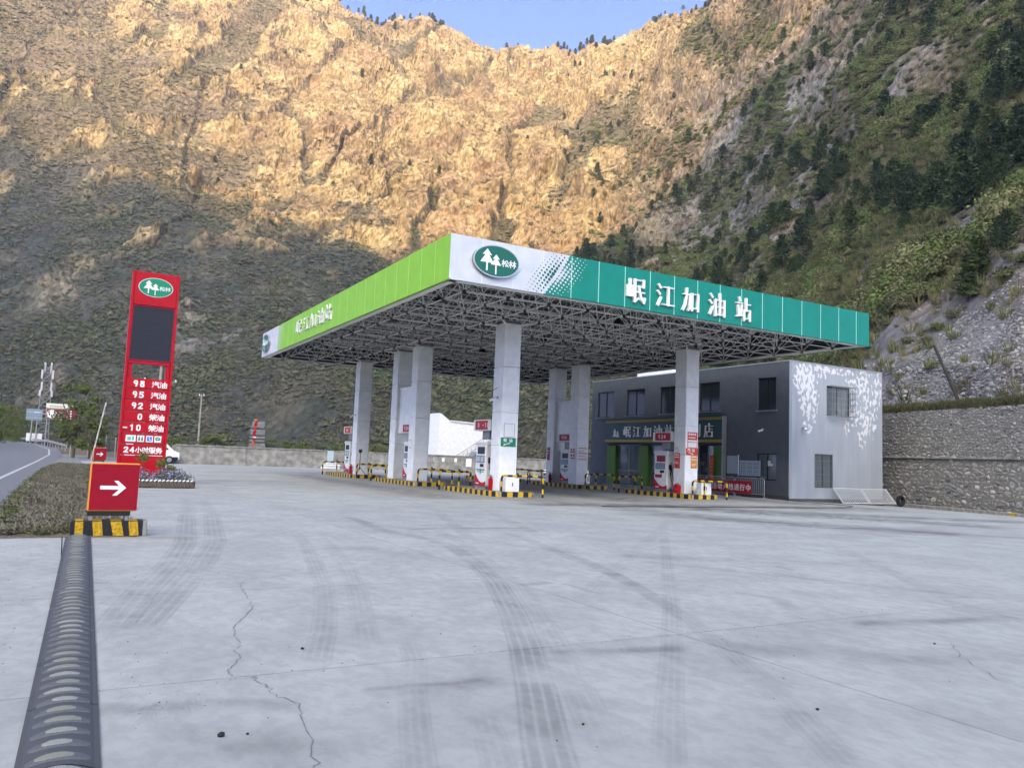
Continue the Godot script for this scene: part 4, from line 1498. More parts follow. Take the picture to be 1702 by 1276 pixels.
func window(parent: Node3D, o: Vector3, ux: Vector3, uy: Vector3, w: float, h: float, leaves: int, curtain: bool, glass: Material = M.pane) -> Node3D:
	var uz := ux.cross(uy)
	var b := Basis(ux, uy, uz)
	var f := frame_of(parent, "window", o - uz * 0.1, ux, uy, w, h, 0.06, 0.07, M.black)
	for k in range(1, leaves):
		slab_of(f, "mullion", o + ux * w * k / leaves + uy * h * 0.5 - uz * 0.1, Vector3(0.06, h - 0.12, 0.06), M.black, 0.0, b)
	for k in leaves:
		slab_of(f, "pane", o + ux * w * (k + 0.5) / leaves + uy * h * 0.5 - uz * (0.1 + 0.012 * (k % 2)), Vector3(w / leaves - 0.06, h - 0.12, 0.008), glass, 0.0, b)
	if curtain:
		var mb := MB.new()
		var n := 14
		for i in n:
			var x0 := w * (0.52 + 0.46 * i / n)
			var x1 := w * (0.52 + 0.46 * (i + 1) / n)
			mb.quad(o + ux * x0 + uy * 0.08 - uz * (0.26 + 0.03 * (i % 2)), o + ux * x1 + uy * 0.08 - uz * (0.26 + 0.03 * ((i + 1) % 2)), o + ux * x1 + uy * (h - 0.08) - uz * (0.26 + 0.03 * ((i + 1) % 2)), o + ux * x0 + uy * (h - 0.08) - uz * (0.26 + 0.03 * (i % 2)))
		obj("curtain", mb, M.curtain, f)
	return f


func camera_unit(at: Vector3, out: Vector3, label: String) -> void:
	var t := thing("security_camera", at, label, "camera")
	var side := out.cross(Vector3.UP).normalized()
	var a := MB.new()
	a.tube(Vector3.ZERO, out * 0.02, 0.05, 0.05, 10)
	a.tube(out * 0.02, out * 0.2 + Vector3(0, -0.05, 0), 0.015, 0.015, 6)
	obj("bracket", a, M.steel_dull, t)
	var d := (out * 0.7 + side * 0.6 + Vector3.DOWN * 0.35).normalized()
	var b := MB.new()
	b.tube(out * 0.2 - d * 0.1 + Vector3(0, -0.08, 0), out * 0.2 + d * 0.16 + Vector3(0, -0.08, 0), 0.05, 0.05, 10)
	b.box(out * 0.2 + d * 0.05 + Vector3(0, -0.02, 0), Vector3(0.11, 0.012, 0.3), Basis.looking_at(d))
	obj("housing", b, M.white, t)
	var c := MB.new()
	c.tube(out * 0.2 + d * 0.161 + Vector3(0, -0.08, 0), out * 0.2 + d * 0.172 + Vector3(0, -0.08, 0), 0.038, 0.038, 10)
	obj("lens", c, M.dark_glass, t)


func peeled_wall_paint() -> StandardMaterial3D:
	# where the grey coat has flaked off the white render, 7.6 m by 7.4 m
	var n := 640
	var f := noise(0.03, 5, FastNoiseLite.TYPE_SIMPLEX, 12)
	var g := noise(0.006, 2, FastNoiseLite.TYPE_SIMPLEX_SMOOTH, 40)
	var drip := noise(0.02, 3, FastNoiseLite.TYPE_SIMPLEX_SMOOTH, 41)
	var im := Image.create(n, n, false, Image.FORMAT_RGB8)
	var areas := [[1.25, 6.3, 0.8, 0.95, 0.52], [1.5, 5.3, 0.65, 1.0, 0.44], [1.5, 4.2, 0.45, 0.7, 0.2], [3.9, 6.95, 2.6, 0.16, 0.3], [4.9, 6.2, 0.5, 0.6, 0.22], [5.9, 6.35, 0.45, 0.8, 0.42], [6.5, 5.6, 0.5, 0.7, 0.2], [5.1, 4.75, 0.6, 0.6, 0.3], [6.1, 4.3, 0.4, 0.7, 0.4], [6.7, 4.6, 0.4, 1.0, 0.2], [4.6, 3.9, 0.2, 0.4, 0.22], [5.8, 3.4, 0.3, 0.5, 0.26], [7.2, 6.2, 0.3, 1.0, 0.26], [2.6, 6.9, 0.5, 0.4, 0.35]]
	var grey := lin(0.3, 0.325, 0.36)
	var bare := lin(0.6, 0.6, 0.6)
	for j in n:
		var y := 7.45 * (1.0 - (j + 0.5) / n)
		for i in n:
			var x := 7.6 * (i + 0.5) / n
			var w := 0.0
			for a in areas:
				var q := Vector2((x - a[0]) / a[2], (y - a[1]) / a[3]).length_squared()
				if q < 1.6:
					w = maxf(w, a[4] * (1.0 - smoothstep(0.35, 1.6, q)))
			var c := grey * (1.0 + 0.05 * g.get_noise_2d(i, j * 0.5) + 0.035 * drip.get_noise_2d(i * 1.5, j * 0.12))
			if w > 0.0:
				var s := f.get_noise_2d(i * 1.25, j * 0.8)
				var t := s + w * 1.12 - 0.36
				if t > 0.0:
					c = bare * (1.0 + 0.05 * g.get_noise_2d(i * 4, j * 4))
				elif t > -0.02:
					c = grey * 0.82
			# thin pale wash down the near corner
			c = c.lerp(lin(0.46, 0.49, 0.52), 0.4 * smoothstep(0.75, 0.2, x) * smoothstep(2.4, 4.2, y + 0.7 * drip.get_noise_2d(i * 2, j * 0.2)) * smoothstep(6.2, 4.6, y))
			c.a = 1.0
			im.set_pixel(i, j, c)
	var m := StandardMaterial3D.new()
	m.resource_name = "peeled_wall"
	m.albedo_texture = ImageTexture.create_from_image(im)
	m.texture_repeat = false
	m.roughness = 0.75
	return m


func build_station() -> void:
	var t := thing("station_building", Vector3(22.6, 0, -6.2), "grey two storey station building with peeling paint on its end wall", "building")
	var X := Vector3.RIGHT
	var Y := Vector3.UP
	var Z := Vector3.BACK
	var h := 7.3
	var len := 17.7
	# local: the front runs along -z from the near corner; z measured from the far end below
	var fo := Vector3(0, -0.12, -len)
	var holes := []
	for q in [[-23.24, 4.62, -21.32, 6.4], [-19.93, 4.66, -18.02, 6.42], [-16.5, 4.69, -14.75, 6.4], [-12.92, 4.71, -11.24, 6.42], [-8.36, 4.64, -7.08, 6.4], [-8.39, 0.89, -7.04, 2.32], [-21.75, 0.14, -10.75, 2.76]]:
		holes.append([q[0] + 6.2 + len, q[1] + 0.12, q[2] + 6.2 + len, q[3] + 0.12])
	var mb := MB.new()
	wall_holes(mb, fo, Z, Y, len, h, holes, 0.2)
	obj("front_wall", mb, M.front_grey_shaded, t)
	var eh := [[2.7, 4.85, 4.62, 6.45], [1.76, 0.95, 3.2, 2.75]]
	mb = MB.new()
	wall_holes(mb, Vector3(0.202, -0.35, 0.003), X, Y, 7.4, h + 0.23, eh, 0.2)
	mb.uvf = func(p): return Vector2(p.x / 7.6, 1.0 - p.y / 7.45)
	obj("end_wall", mb, peeled_wall_paint(), t)
	# corner return, back, far end, floors
	mb = MB.new()
	mb.span(Vector3(7.4, -0.35, -len), Vector3(7.598, h - 0.12, -0.2))
	mb.span(Vector3(0.2, -0.35, -len), Vector3(7.4, h - 0.12, -len + 0.2))
	mb.face([Vector3(0, -0.12, 0.0), Vector3(0.202, -0.12, 0.003), Vector3(0.202, h - 0.12, 0.003), Vector3(0, h - 0.12, 0)], Z)
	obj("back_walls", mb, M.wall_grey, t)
	mb = MB.new()
	mb.span(Vector3(0.2, -0.2, -len + 0.2), Vector3(7.4, 0.02, -0.2))
	mb.span(Vector3(0.2, 3.5, -len + 0.2), Vector3(7.4, 3.7, -0.2))
	mb.span(Vector3(4.4, 0.02, -len + 0.2), Vector3(4.55, 7.0, -0.2))
	obj("floors", mb, M.curtain, t)
	slab_of(t, "roof", Vector3(3.8, 7.1, -len * 0.5), Vector3(7.5, 0.14, len - 0.1), M.concrete)
	mb = MB.new()
	mb.span(Vector3(-0.03, h - 0.12, -len - 0.03), Vector3(0.2, h - 0.06, 0.03))
	mb.span(Vector3(0.2, h - 0.12, -0.2), Vector3(7.63, h - 0.06, 0.03))
	obj("parapet_cap", mb, M.wall_grey, t)
	mb = MB.new()
	mb.span(Vector3(-0.02, -0.12, -4.55), Vector3(0.0, 0.14, 0.02))
	mb.span(Vector3(0.0, -0.4, 0.004), Vector3(7.6, 0.02, 0.03))
	obj("plinth", mb, M.plinth, t)
	# windows
	for k in 6:
		var q: Array = holes[k]
		window(t, fo + Z * q[0] + Y * q[1], Z, Y, q[2] - q[0], q[3] - q[1], 2, k in [1, 3], M.dark_glass if k < 5 else M.pane)
		if k < 5:
			slab_of(t, "sill", fo + Z * (q[0] + q[2]) * 0.5 + Y * (q[1] - 0.03) - X * 0.03, Vector3(0.12, 0.05, q[2] - q[0] + 0.16), M.wall_grey)
	for k in 2:
		var q: Array = eh[k]
		var o := Vector3(0.202 + q[0], -0.35 + q[1], 0.003)
		var wf := window(t, o, X, Y, q[2] - q[0], q[3] - q[1], 2, k == 0)
		var w: float = q[2] - q[0]
		var hh: float = q[3] - q[1]
		var zo := 0.36 if k == 0 else -0.03
		var cage := MB.new()
		cage.box(Vector3(o.x + w * 0.5, o.y, zo), Vector3(w + 0.06, 0.035, 0.035))
		cage.box(Vector3(o.x + w * 0.5, o.y + hh, zo), Vector3(w + 0.06, 0.035, 0.035))
		if k == 0:
			for sx in [o.x, o.x + w]:
				for sy in 6:
					cage.box(Vector3(sx, o.y + hh * sy / 5.0, zo * 0.5), Vector3(0.025, 0.025, zo))
			for i in 15:
				cage.box(Vector3(o.x + w * i / 14.0, o.y, zo * 0.5), Vector3(0.016, 0.016, zo))
				cage.box(Vector3(o.x + w * i / 14.0, o.y + hh, zo * 0.5), Vector3(0.016, 0.016, zo))
		var grille := obj("window_grille", cage, M.steel_dull, t)
		for i in 15:
			slab_of(grille, "bar", Vector3(o.x + w * i / 14.0, o.y + hh * 0.5, zo), Vector3(0.018, hh, 0.018), M.steel_dull)
		for i in range(1, 5):
			slab_of(grille, "cross_bar", Vector3(o.x + w * 0.5, o.y + hh * i / 5.0, zo + 0.014), Vector3(w, 0.02, 0.01), M.steel_dull)
	var stk := MB.new()
	stk.box(Vector3(-0.0, 1.72, -1.35) + X * 0.085, Vector3(0.004, 0.14, 0.42))
	stk.box(Vector3(0.084, 1.86, -1.4), Vector3(0.004, 0.14, 0.2))
	obj("window_sticker", stk, M.paper, t)
	# shop front
	var so := Vector3(0, 0, 6.2)
	var zz := [-21.75, -20.8, -18.3, -17.35, -14.9, -12.9, -11.5, -10.75]
	for k in [0, 2, 6]:
		var z0: float = zz[k]
		var z1: float = zz[k + 1]
		slab_of(t, "green_pilaster", so + Vector3(-0.02, 1.32, (z0 + z1) * 0.5), Vector3(0.3, 2.72, z1 - z0), M.lime_post_shaded, 0.01)
	for k in [1, 3, 4, 5]:
		var z0: float = zz[k]
		var z1: float = zz[k + 1]
		var n := 2
		for i in n:
			var a := z0 + (z1 - z0) * i / n
			var b := z0 + (z1 - z0) * (i + 1) / n
			if k == 5 and i == 0:
				continue
			var fr := frame_of(t, "shop_window" if k != 4 else "door", so + Vector3(0.08, 0.02, a), Z, Y, b - a, 2.7, 0.06, 0.06, M.steel_dull)
			slab_of(fr, "pane", so + Vector3(0.08, 1.37, (a + b) * 0.5), Vector3(0.01, 2.58, b - a - 0.12), M.pane)
			slab_of(fr, "rail", so + Vector3(0.07, 1.02, (a + b) * 0.5), Vector3(0.05, 0.07, b - a - 0.1), M.steel_dull)
			if k == 4 or k == 5:
				for q in 3:
					slab_of(fr, "notice", so + Vector3(0.07, 1.35 + 0.26 * (q % 2), a + 0.3 + 0.24 * q), Vector3(0.003, 0.22, 0.18), M.paper)
	# shelving glimpsed through the glass
	var shelf := MB.new()
	for k in 5:
		for y in 5:
			shelf.box(so + Vector3(2.4, 0.3 + 0.42 * y, -20.4 + 2.0 * k), Vector3(0.4, 0.03, 1.7))
	obj("shop_shelves", shelf, M.steel_dull, t)
	var goods := MB.new()
	var r := RandomNumberGenerator.new()
	r.seed = 6
	for k in 5:
		for y in 5:
			for i in 9:
				goods.ink = Color.from_hsv(r.randf(), r.randf_range(0.2, 0.8), r.randf_range(0.1, 0.5))
				var gh := r.randf_range(0.14, 0.32)
				goods.box(so + Vector3(2.3, 0.315 + 0.42 * y + gh * 0.5, -21.1 + 2.0 * k + 0.17 * i), Vector3(0.14, gh, 0.13))
	tag(obj("shop_goods", goods, M.paintvc, t), "goods on the shop shelves", "", "", "stuff")
	slab_of(t, "step", so + Vector3(-0.25, 0.02, -16.2), Vector3(0.5, 0.12, 11.0), M.concrete, 0.01)
	# sign band
	slab_of(t, "sign_band", so + Vector3(-0.14, 3.62, -16.3), Vector3(0.28, 1.5, 11.15), M.teal_dark_shaded, 0.01)
	for y in [4.27, 2.97]:
		slab_of(t, "gold_stripe", so + Vector3(-0.286, y, -16.3), Vector3(0.012, 0.16, 11.13), M.gold)
	slab_of(t, "band_hood", so + Vector3(-0.2, 4.43, -16.3), Vector3(0.42, 0.1, 11.25), M.teal_dark_shaded, 0.01)
	slab_of(t, "edge_strip", so + Vector3(-0.15, 2.2, -10.68), Vector3(0.3, 4.4, 0.05), M.steel)
	var sl := thing("shop_sign_letters", Vector3(22.6 - 0.292, 3.16, -20.9), "pale lettering on the dark sign band over the shop front", "sign letters")
	var tr := MB.new()
	for k in 2:
		var s: float = [0.8, 0.62][k]
		tr.prism(PackedVector2Array([Vector2(0, 0.8 * s), Vector2(-0.2 * s, 0.45 * s), Vector2(-0.08 * s, 0.45 * s), Vector2(-0.28 * s, 0.12 * s), Vector2(0.28 * s, 0.12 * s), Vector2(0.08 * s, 0.45 * s), Vector2(0.2 * s, 0.45 * s)]), 0.03 + 0.002 * k, Transform3D(Basis(Z, Y, -X), Vector3(0, 0, 0.15 + 0.33 * k)))
	obj("pine_emblem", tr, M.white, sl)
	var i := 0
	for ch in "岷江加油站便利店":
		var g := MB.new()
		glyph(g, ch, Vector3(0, 0.02, 1.15 + 1.04 * i + (0.35 if i > 4 else 0.0)), Z, Y, 0.74, 0.8, 0.04, 0.075, 0.05)
		obj("letter", g, M.white, sl)
		i += 1
	# notice boards, posters
	var nb := thing("notice_board", Vector3(22.58, 1.1, -10.6), "framed pale notice board with a standing sheet beside the shop window", "notice board")
	slab_of(nb, "sheet", Vector3(0, 0.56, 0.45), Vector3(0.02, 1.0, 0.85), M.sky_paper)
	slab_of(nb, "post", Vector3(-0.03, 0.55, 0.93), Vector3(0.03, 1.15, 0.05), M.paper)
	slab_of(nb, "board", Vector3(0, 0.4, 1.75), Vector3(0.03, 0.82, 1.5), M.sky_paper)
	var pr := MB.new()
	for y in 6:
		for k in 3:
			pr.box(Vector3(-0.017, 0.1 + 0.11 * y, 1.28 + 0.47 * k), Vector3(0.002, 0.05 if y % 2 else 0.03, 0.38))
	obj("print", pr, M.blue_sign, nb)
	var rb := thing("red_door_banner", Vector3(22.45, 0.2, -11.55), "narrow red upright banner beside the lime pilaster", "banner")
	slab_of(rb, "sheet", Vector3(-0.1, 1.0, 0), Vector3(0.015, 1.9, 0.34), M.red_orange)
	var ml := MB.new()
	for k in 8:
		ml.box(Vector3(-0.109, 0.28 + 0.2 * k, 0.0), Vector3(0.003, 0.1, 0.16))
	obj("print", ml, M.gold, rb)
	camera_unit(Vector3(22.59, 3.62, -7.9), Vector3.LEFT, "white security camera on the front wall left of the building corner")
	camera_unit(Vector3(23.6, 3.72, -6.19), Vector3.BACK, "small security camera on the peeling end wall")
	camera_unit(Vector3(22.3, 4.72, -14.2), Vector3.LEFT, "security camera over the shop sign band")
	# white wall behind the roof
	var wl := thing("white_wall", Vector3(31.5, 7.0, -27.0), "short white rendered wall showing above the station roof", "wall")
	slab_of(wl, "panel", Vector3(0, 0.6, -0.6), Vector3(0.2, 4.2, 4.6), M.white)
	slab_of(wl, "coping", Vector3(0, 2.75, -0.6), Vector3(0.3, 0.1, 4.7), M.concrete)


func build_canopy() -> void:
	var W := 20.55
	var D := 27.27
	var y0 := 7.07
	var y1 := 8.55
	var pt := 1.157
	var t := thing("station_canopy", Vector3.ZERO, "large flat petrol station canopy with lime and dark green fascia over a white space frame", "canopy")
	var X := Vector3.RIGHT
	var Y := Vector3.UP
	# front fascia, dark green with a white end
	var xf := Transform3D(Basis(), Vector3(0, 0, -0.1))
	for k in 18:
		var a := k * pt + 0.006
		var b := minf((k + 1) * pt, W) - 0.006
		var m: Material = M.fascia_white if k < 3 else M.fascia_green
		if k == 3:
			var p := MB.new()
			p.prism(PackedVector2Array([Vector2(a, y0), Vector2(3.53, y0), Vector2(4.55, y1), Vector2(a, y1)]), 0.1, xf)
			obj("fascia_panel", p, M.fascia_white, t)
			p = MB.new()
			p.prism(PackedVector2Array([Vector2(3.533, y0), Vector2(b, y0), Vector2(b, y1), Vector2(4.553, y1)]), 0.1, xf)
			obj("fascia_panel", p, M.fascia_green, t)
		else:
			slab_of(t, "fascia_panel", Vector3((a + b) * 0.5, (y0 + y1) * 0.5, -0.05), Vector3(b - a, y1 - y0, 0.1), m, 0.004)
		if k > 0:
			slab_of(t, "joint_strip", Vector3(k * pt, (y0 + y1) * 0.5, -0.046), Vector3(0.03, y1 - y0 - 0.004, 0.1), M.joint_teal if k > 3 else M.joint_grey)
	# halftone dots either side of the slanting edge
	var dk := MB.new()
	var lt := MB.new()
	var e := Vector2(1.02, 1.48).normalized()
	for i in range(-6, 7):
		for j in 14:
			var s := (j + 0.5 + 0.5 * (i & 1)) / 14.0
			if s > 0.985 or i == 0 and j > 12:
				continue
			var c := Vector2(3.533, y0) + e * s * 1.797 + Vector2(i * 0.165, 0)
			if c.y < y0 + 0.05 or c.y > y1 - 0.05:
				continue
			var rad := 0.078 * (1.0 - absf(i) / 7.2) * (1.0 - 0.62 * absf(s - 0.5) * 2.0)
			if rad < 0.012:
				continue
			var o := dk if i < 0 else lt
			var q := PackedVector2Array()
			for w in 12:
				q.append(c + Vector2(cos(TAU * w / 12), sin(TAU * w / 12)) * rad)
			o.prism(q, 0.005 + 0.0001 * (j % 5), Transform3D(Basis(), Vector3(0, 0, 0.002)), false)
	obj("halftone_dots", dk, M.badge_green, t)
	obj("halftone_dots", lt, M.fascia_white, t)
	# lime side, facing the road
	var n := 24
	for k in n:
		var a := k * pt + 0.004
		var b := minf((k + 1) * pt, D) - 0.004
		var m: Material = M.fascia_lime if k < 20 else M.fascia_white
		slab_of(t, "fascia_panel", Vector3(0.05, (y0 + y1) * 0.5, -(a + b) * 0.5), Vector3(0.1, y1 - y0, b - a), m, 0.004)
		if k > 0:
			slab_of(t, "joint_strip", Vector3(0.046, (y0 + y1) * 0.5, -k * pt), Vector3(0.1, y1 - y0 - 0.004, 0.018), M.joint_lime if k < 20 else M.joint_grey)
	var jag := MB.new()
	for k in 11:
		var y := y0 + 0.08 + k * 0.125
		for q in 4:
			var z := -20.0 * pt - 0.1 + 0.1 * k * 0.35 + q * 0.28
			var h := 0.055 - 0.011 * q
			jag.face([Vector3(-0.003, y - h, z - 0.16), Vector3(-0.003, y, z + 0.16), Vector3(-0.003, y + h, z - 0.1)], Vector3.LEFT)
	obj("halftone_dots", jag, M.fascia_white, t)
	# far and station-side fascia
	for k in 18:
		var a := k * pt
		var b := minf((k + 1) * pt, W)
		slab_of(t, "fascia_panel", Vector3((a + b) * 0.5, (y0 + y1) * 0.5, -D + 0.03), Vector3(b - a - 0.01, y1 - y0, 0.06), M.fascia_green)
	for k in n:
		var a := k * pt + (0.11 if k == 0 else 0.0)
		var b := minf((k + 1) * pt, D - 0.11)
		slab_of(t, "fascia_panel", Vector3(W - 0.03, (y0 + y1) * 0.5, -(a + b) * 0.5), Vector3(0.06, y1 - y0, b - a - 0.01), M.fascia_green)
	slab_of(t, "fascia_backing", Vector3(W * 0.5, (y0 + y1) * 0.5, -D + 0.085), Vector3(W - 0.2, y1 - y0 - 0.01, 0.04), M.fascia_inner)
	slab_of(t, "fascia_backing", Vector3(W - 0.085, (y0 + y1) * 0.5, -D * 0.5), Vector3(0.04, y1 - y0 - 0.01, D - 0.25), M.fascia_inner)
	# inner ledges under the fascia edges
	var led := MB.new()
	led.box(Vector3(W * 0.5, y0 + 0.02, -0.24), Vector3(W - 0.24, 0.05, 0.24))
	led.box(Vector3(0.24, y0 + 0.02, -D * 0.5), Vector3(0.24, 0.05, D - 0.24))
	led.box(Vector3(W * 0.5, y0 + 0.03, -D + 0.24), Vector3(W - 0.24, 0.05, 0.24))
	led.box(Vector3(W - 0.24, y0 + 0.03, -D * 0.5), Vector3(0.24, 0.05, D - 0.24))
	obj("fascia_ledge", led, M.truss, t)
	# roof deck with ribs
	slab_of(t, "roof_deck", Vector3(W * 0.5, 8.5, -D * 0.5), Vector3(W - 0.22, 0.05, D - 0.22), M.deck)
	var rib := MB.new()
	for k in 64:
		rib.box(Vector3(0.3 + k * 0.316, 8.455, -D * 0.5), Vector3(0.06, 0.04, D - 0.3))
	tag(obj("deck_ribs", rib, M.deck, t), "ribs of the sheet metal roof deck", "", "", "stuff")
	for k in 17:
		slab_of(t, "purlin", Vector3(W * 0.5, 8.38, -0.35 - k * 1.66), Vector3(W - 0.4, 0.1, 0.06), M.truss)
	# space frame: square on square, offset
	var nx := 12
	var nz := 16
	var sx := (W - 0.5) / nx
	var sz := (D - 0.5) / nz
	var yt := 8.22
	var yb := 7.0
	var rod := func(l: float, r: float) -> ArrayMesh:
		var s := MB.new()
		s.tube(Vector3(0, 0, 0.05), Vector3(0, 0, l - 0.05), r * 0.74, r * 0.74, 6, false)
		return s.mesh()
	var dl := Vector3(sx * 0.5, yt - yb, sz * 0.5).length()
	var mx: ArrayMesh = rod.call(sx, 0.034)
	var mz: ArrayMesh = rod.call(sz, 0.034)
	var md: ArrayMesh = rod.call(dl, 0.027)
	var put := func(called: String, m: ArrayMesh, a: Vector3, b: Vector3) -> void:
		var o := obj(called, m, M.truss, t)
		var d := (b - a).normalized()
		o.transform = Transform3D(Basis.looking_at(-d, Vector3.UP if absf(d.y) < 0.95 else Vector3.RIGHT), a)
	var TN := func(i: int, j: int) -> Vector3: return Vector3(0.25 + i * sx, yt, -0.25 - j * sz)
	var BN := func(i: int, j: int) -> Vector3: return Vector3(0.25 + (i + 0.5) * sx, yb, -0.25 - (j + 0.5) * sz)
	for i in nx:
		for j in nz:
			if i < nx - 1:
				put.call("bottom_chord", mx, BN.call(i, j), BN.call(i + 1, j))
			if j < nz - 1:
				put.call("bottom_chord", mz, BN.call(i, j), BN.call(i, j + 1))
	var far := MB.new()
	var one := 0
	var nodes := MB.new()
	var r := RandomNumberGenerator.new()
	r.seed = 3
	for j in nz:
		for i in nx:
			for q in [[0, 0], [1, 0], [0, 1], [1, 1]]:
				if one < 296:
					put.call("diagonal_brace", md, BN.call(i, j), TN.call(i + q[0], j + q[1]))
					one += 1
				else:
					far.tube(BN.call(i, j), TN.call(i + q[0], j + q[1]), 0.018, 0.018, 5, false)
			nodes.lump(BN.call(i, j), Vector3.ONE * 0.085, 4, 6, 0.0, r, Basis(), true)
	for i in nx + 1:
		for j in nz + 1:
			nodes.lump(TN.call(i, j), Vector3.ONE * 0.075, 4, 6, 0.0, r, Basis(), true)
			if i < nx:
				far.tube(TN.call(i, j), TN.call(i + 1, j), 0.019, 0.019, 5, false)
			if j < nz:
				far.tube(TN.call(i, j), TN.call(i, j + 1), 0.019, 0.019, 5, false)
			if i < nx and j == 0:
				far.tube(TN.call(i, 0) + Vector3(sx * 0.5, 0, 0.02), BN.call(i, 0), 0.027, 0.027, 5, false)
	tag(obj("frame_rods", far, M.truss_shaded, t), "upper and farther rods of the space frame", "", "", "stuff")
	tag(obj("ball_joints", nodes, M.truss, t), "ball joints of the space frame", "", "", "stuff")
	for q in [[1.6, -4.2], [1.8, -9.6], [1.7, -14.8], [1.7, -20.0], [9.4, -3.6], [9.6, -9.8], [9.3, -15.6], [9.5, -21.0], [17.4, -3.8], [17.6, -9.5], [17.4, -15.5]]:
		var l := MB.new()
		l.tube(Vector3(q[0], 7.36, q[1]), Vector3(q[0], 7.2, q[1]), 0.12, 0.27, 14)
		l.tube(Vector3(q[0], 7.5, q[1]), Vector3(q[0], 7.36, q[1]), 0.06, 0.12, 10)
		obj("floodlight", l, M.black, t)
	# columns clad in panels
	var cols := [[5.05, -5.4, 0], [5.05, -14.35, 1], [5.05, -17.05, 0], [5.05, -23.35, 0], [15.07, -5.7, 0], [15.07, -14.65, 1], [15.07, -17.1, 0], [15.07, -23.4, 0]]
	for c in cols:
		var cn := Node3D.new()
		cn.name = "column"
		t.add_child(cn, true)
		var ys := [0.18, 2.0, 3.35, 5.2, 7.0]
		for k in 4:
			slab_of(cn, "cladding_panel", Vector3(c[0] + 0.4, (ys[k] + ys[k + 1]) * 0.5, c[1] - 0.4), Vector3(0.8, ys[k + 1] - ys[k] - 0.006, 0.8), M.col_panel, 0.028)
		slab_of(cn, "core", Vector3(c[0] + 0.4, 3.6, c[1] - 0.4), Vector3(0.74, 7.0, 0.74), M.steel_dull)
		var hd := MB.new()
		for q in [[-1, -1], [1, -1], [1, 1], [-1, 1]]:
			hd.tube(Vector3(c[0] + 0.4 + q[0] * 0.25, 6.95, c[1] - 0.4 + q[1] * 0.25), Vector3(c[0] + 0.4 + q[0] * 0.75, 7.05, c[1] - 0.4 + q[1] * 0.75), 0.05, 0.04, 6)
		obj("bearing_struts", hd, M.truss, cn)
		if c[2] == 1:
			slab_of(cn, "infill_panel", Vector3(c[0] + 0.4, 3.75, c[1] - 1.75), Vector3(0.44, 2.3, 1.92), M.col_panel, 0.01)
			slab_of(cn, "infill_cap", Vector3(c[0] + 0.4, 4.95, c[1] - 1.75), Vector3(0.56, 0.1, 1.94), M.col_panel, 0.01)
	# lettering and badges
	var ft := thing("station_name_letters", Vector3(7.0, 7.25, 0.003), "five raised white characters on the dark green front fascia", "sign letters", "")
	var i := 0
	for ch in "岷江加油站":
		var g := MB.new()
		glyph(g, ch, Vector3([0.0, 1.39, 2.6, 3.96, 5.35][i], 0, 0), X, Y, 0.82, 0.96, 0.042, 0.1, 0.09)
		obj("letter", g, M.white, ft)
		i += 1
	var st := thing("station_name_letters", Vector3(-0.003, 7.46, -18.95), "five raised white characters on the lime side fascia", "sign letters")
	i = 0
	for ch in "岷江加油站":
		var g := MB.new()
		glyph(g, ch, Vector3(0, 0, [0.0, 1.5, 2.68, 4.06, 5.3][i]), Vector3.BACK, Y, 1.08, 0.8, 0.035, 0.06, 0.06)
		obj("letter", g, M.white, st)
		i += 1
	var b1 := thing("oval_badge", Vector3(1.62, 7.86, 0.002), "large oval green badge with two white pines near the front corner of the canopy", "sign")
	badge(b1, Transform3D(), 0.85, 0.53, M.steel, M.badge_green, 0.12)
	var b2 := thing("oval_badge", Vector3(-0.002, 7.82, -25.95), "oval green badge at the far white end of the lime fascia", "sign")
	badge(b2, Transform3D(Basis(Vector3.BACK, Y, Vector3.LEFT), Vector3.ZERO), 0.92, 0.53, M.steel, M.badge_green, 0.12)


func hoop(at: Vector3, pts: Array, posts: Array, label: String, group: String) -> void:
	var t := thing("barrier_hoop", at, label, "barrier", group)
	var ye := Color(0.62, 0.4, 0.02)
	var bk := Color(0.02, 0.02, 0.022)
	var P := []
	# round the corners
	for i in pts.size():
		if i == 0 or i == pts.size() - 1:
			P.append(pts[i])
			continue
		var a: Vector3 = pts[i - 1] - pts[i]
		var b: Vector3 = pts[i + 1] - pts[i]
		for k in 5:
			var u := k / 4.0
			var p: Vector3 = pts[i] + a.normalized() * 0.14 * (1 - u) * (1 - u) + b.normalized() * 0.14 * u * u
			P.append(p)
	var mb := MB.new()
	mb.pipe(P, 0.045, 9, 0.21, bk, ye)
	obj("rail", mb, M.paintvc, t)
	for q in posts:
		mb = MB.new()
		mb.pipe([q, q + Vector3(0, 0.76, 0)], 0.043, 9, 0.21, ye, bk)
		obj("post", mb, M.paintvc, t)


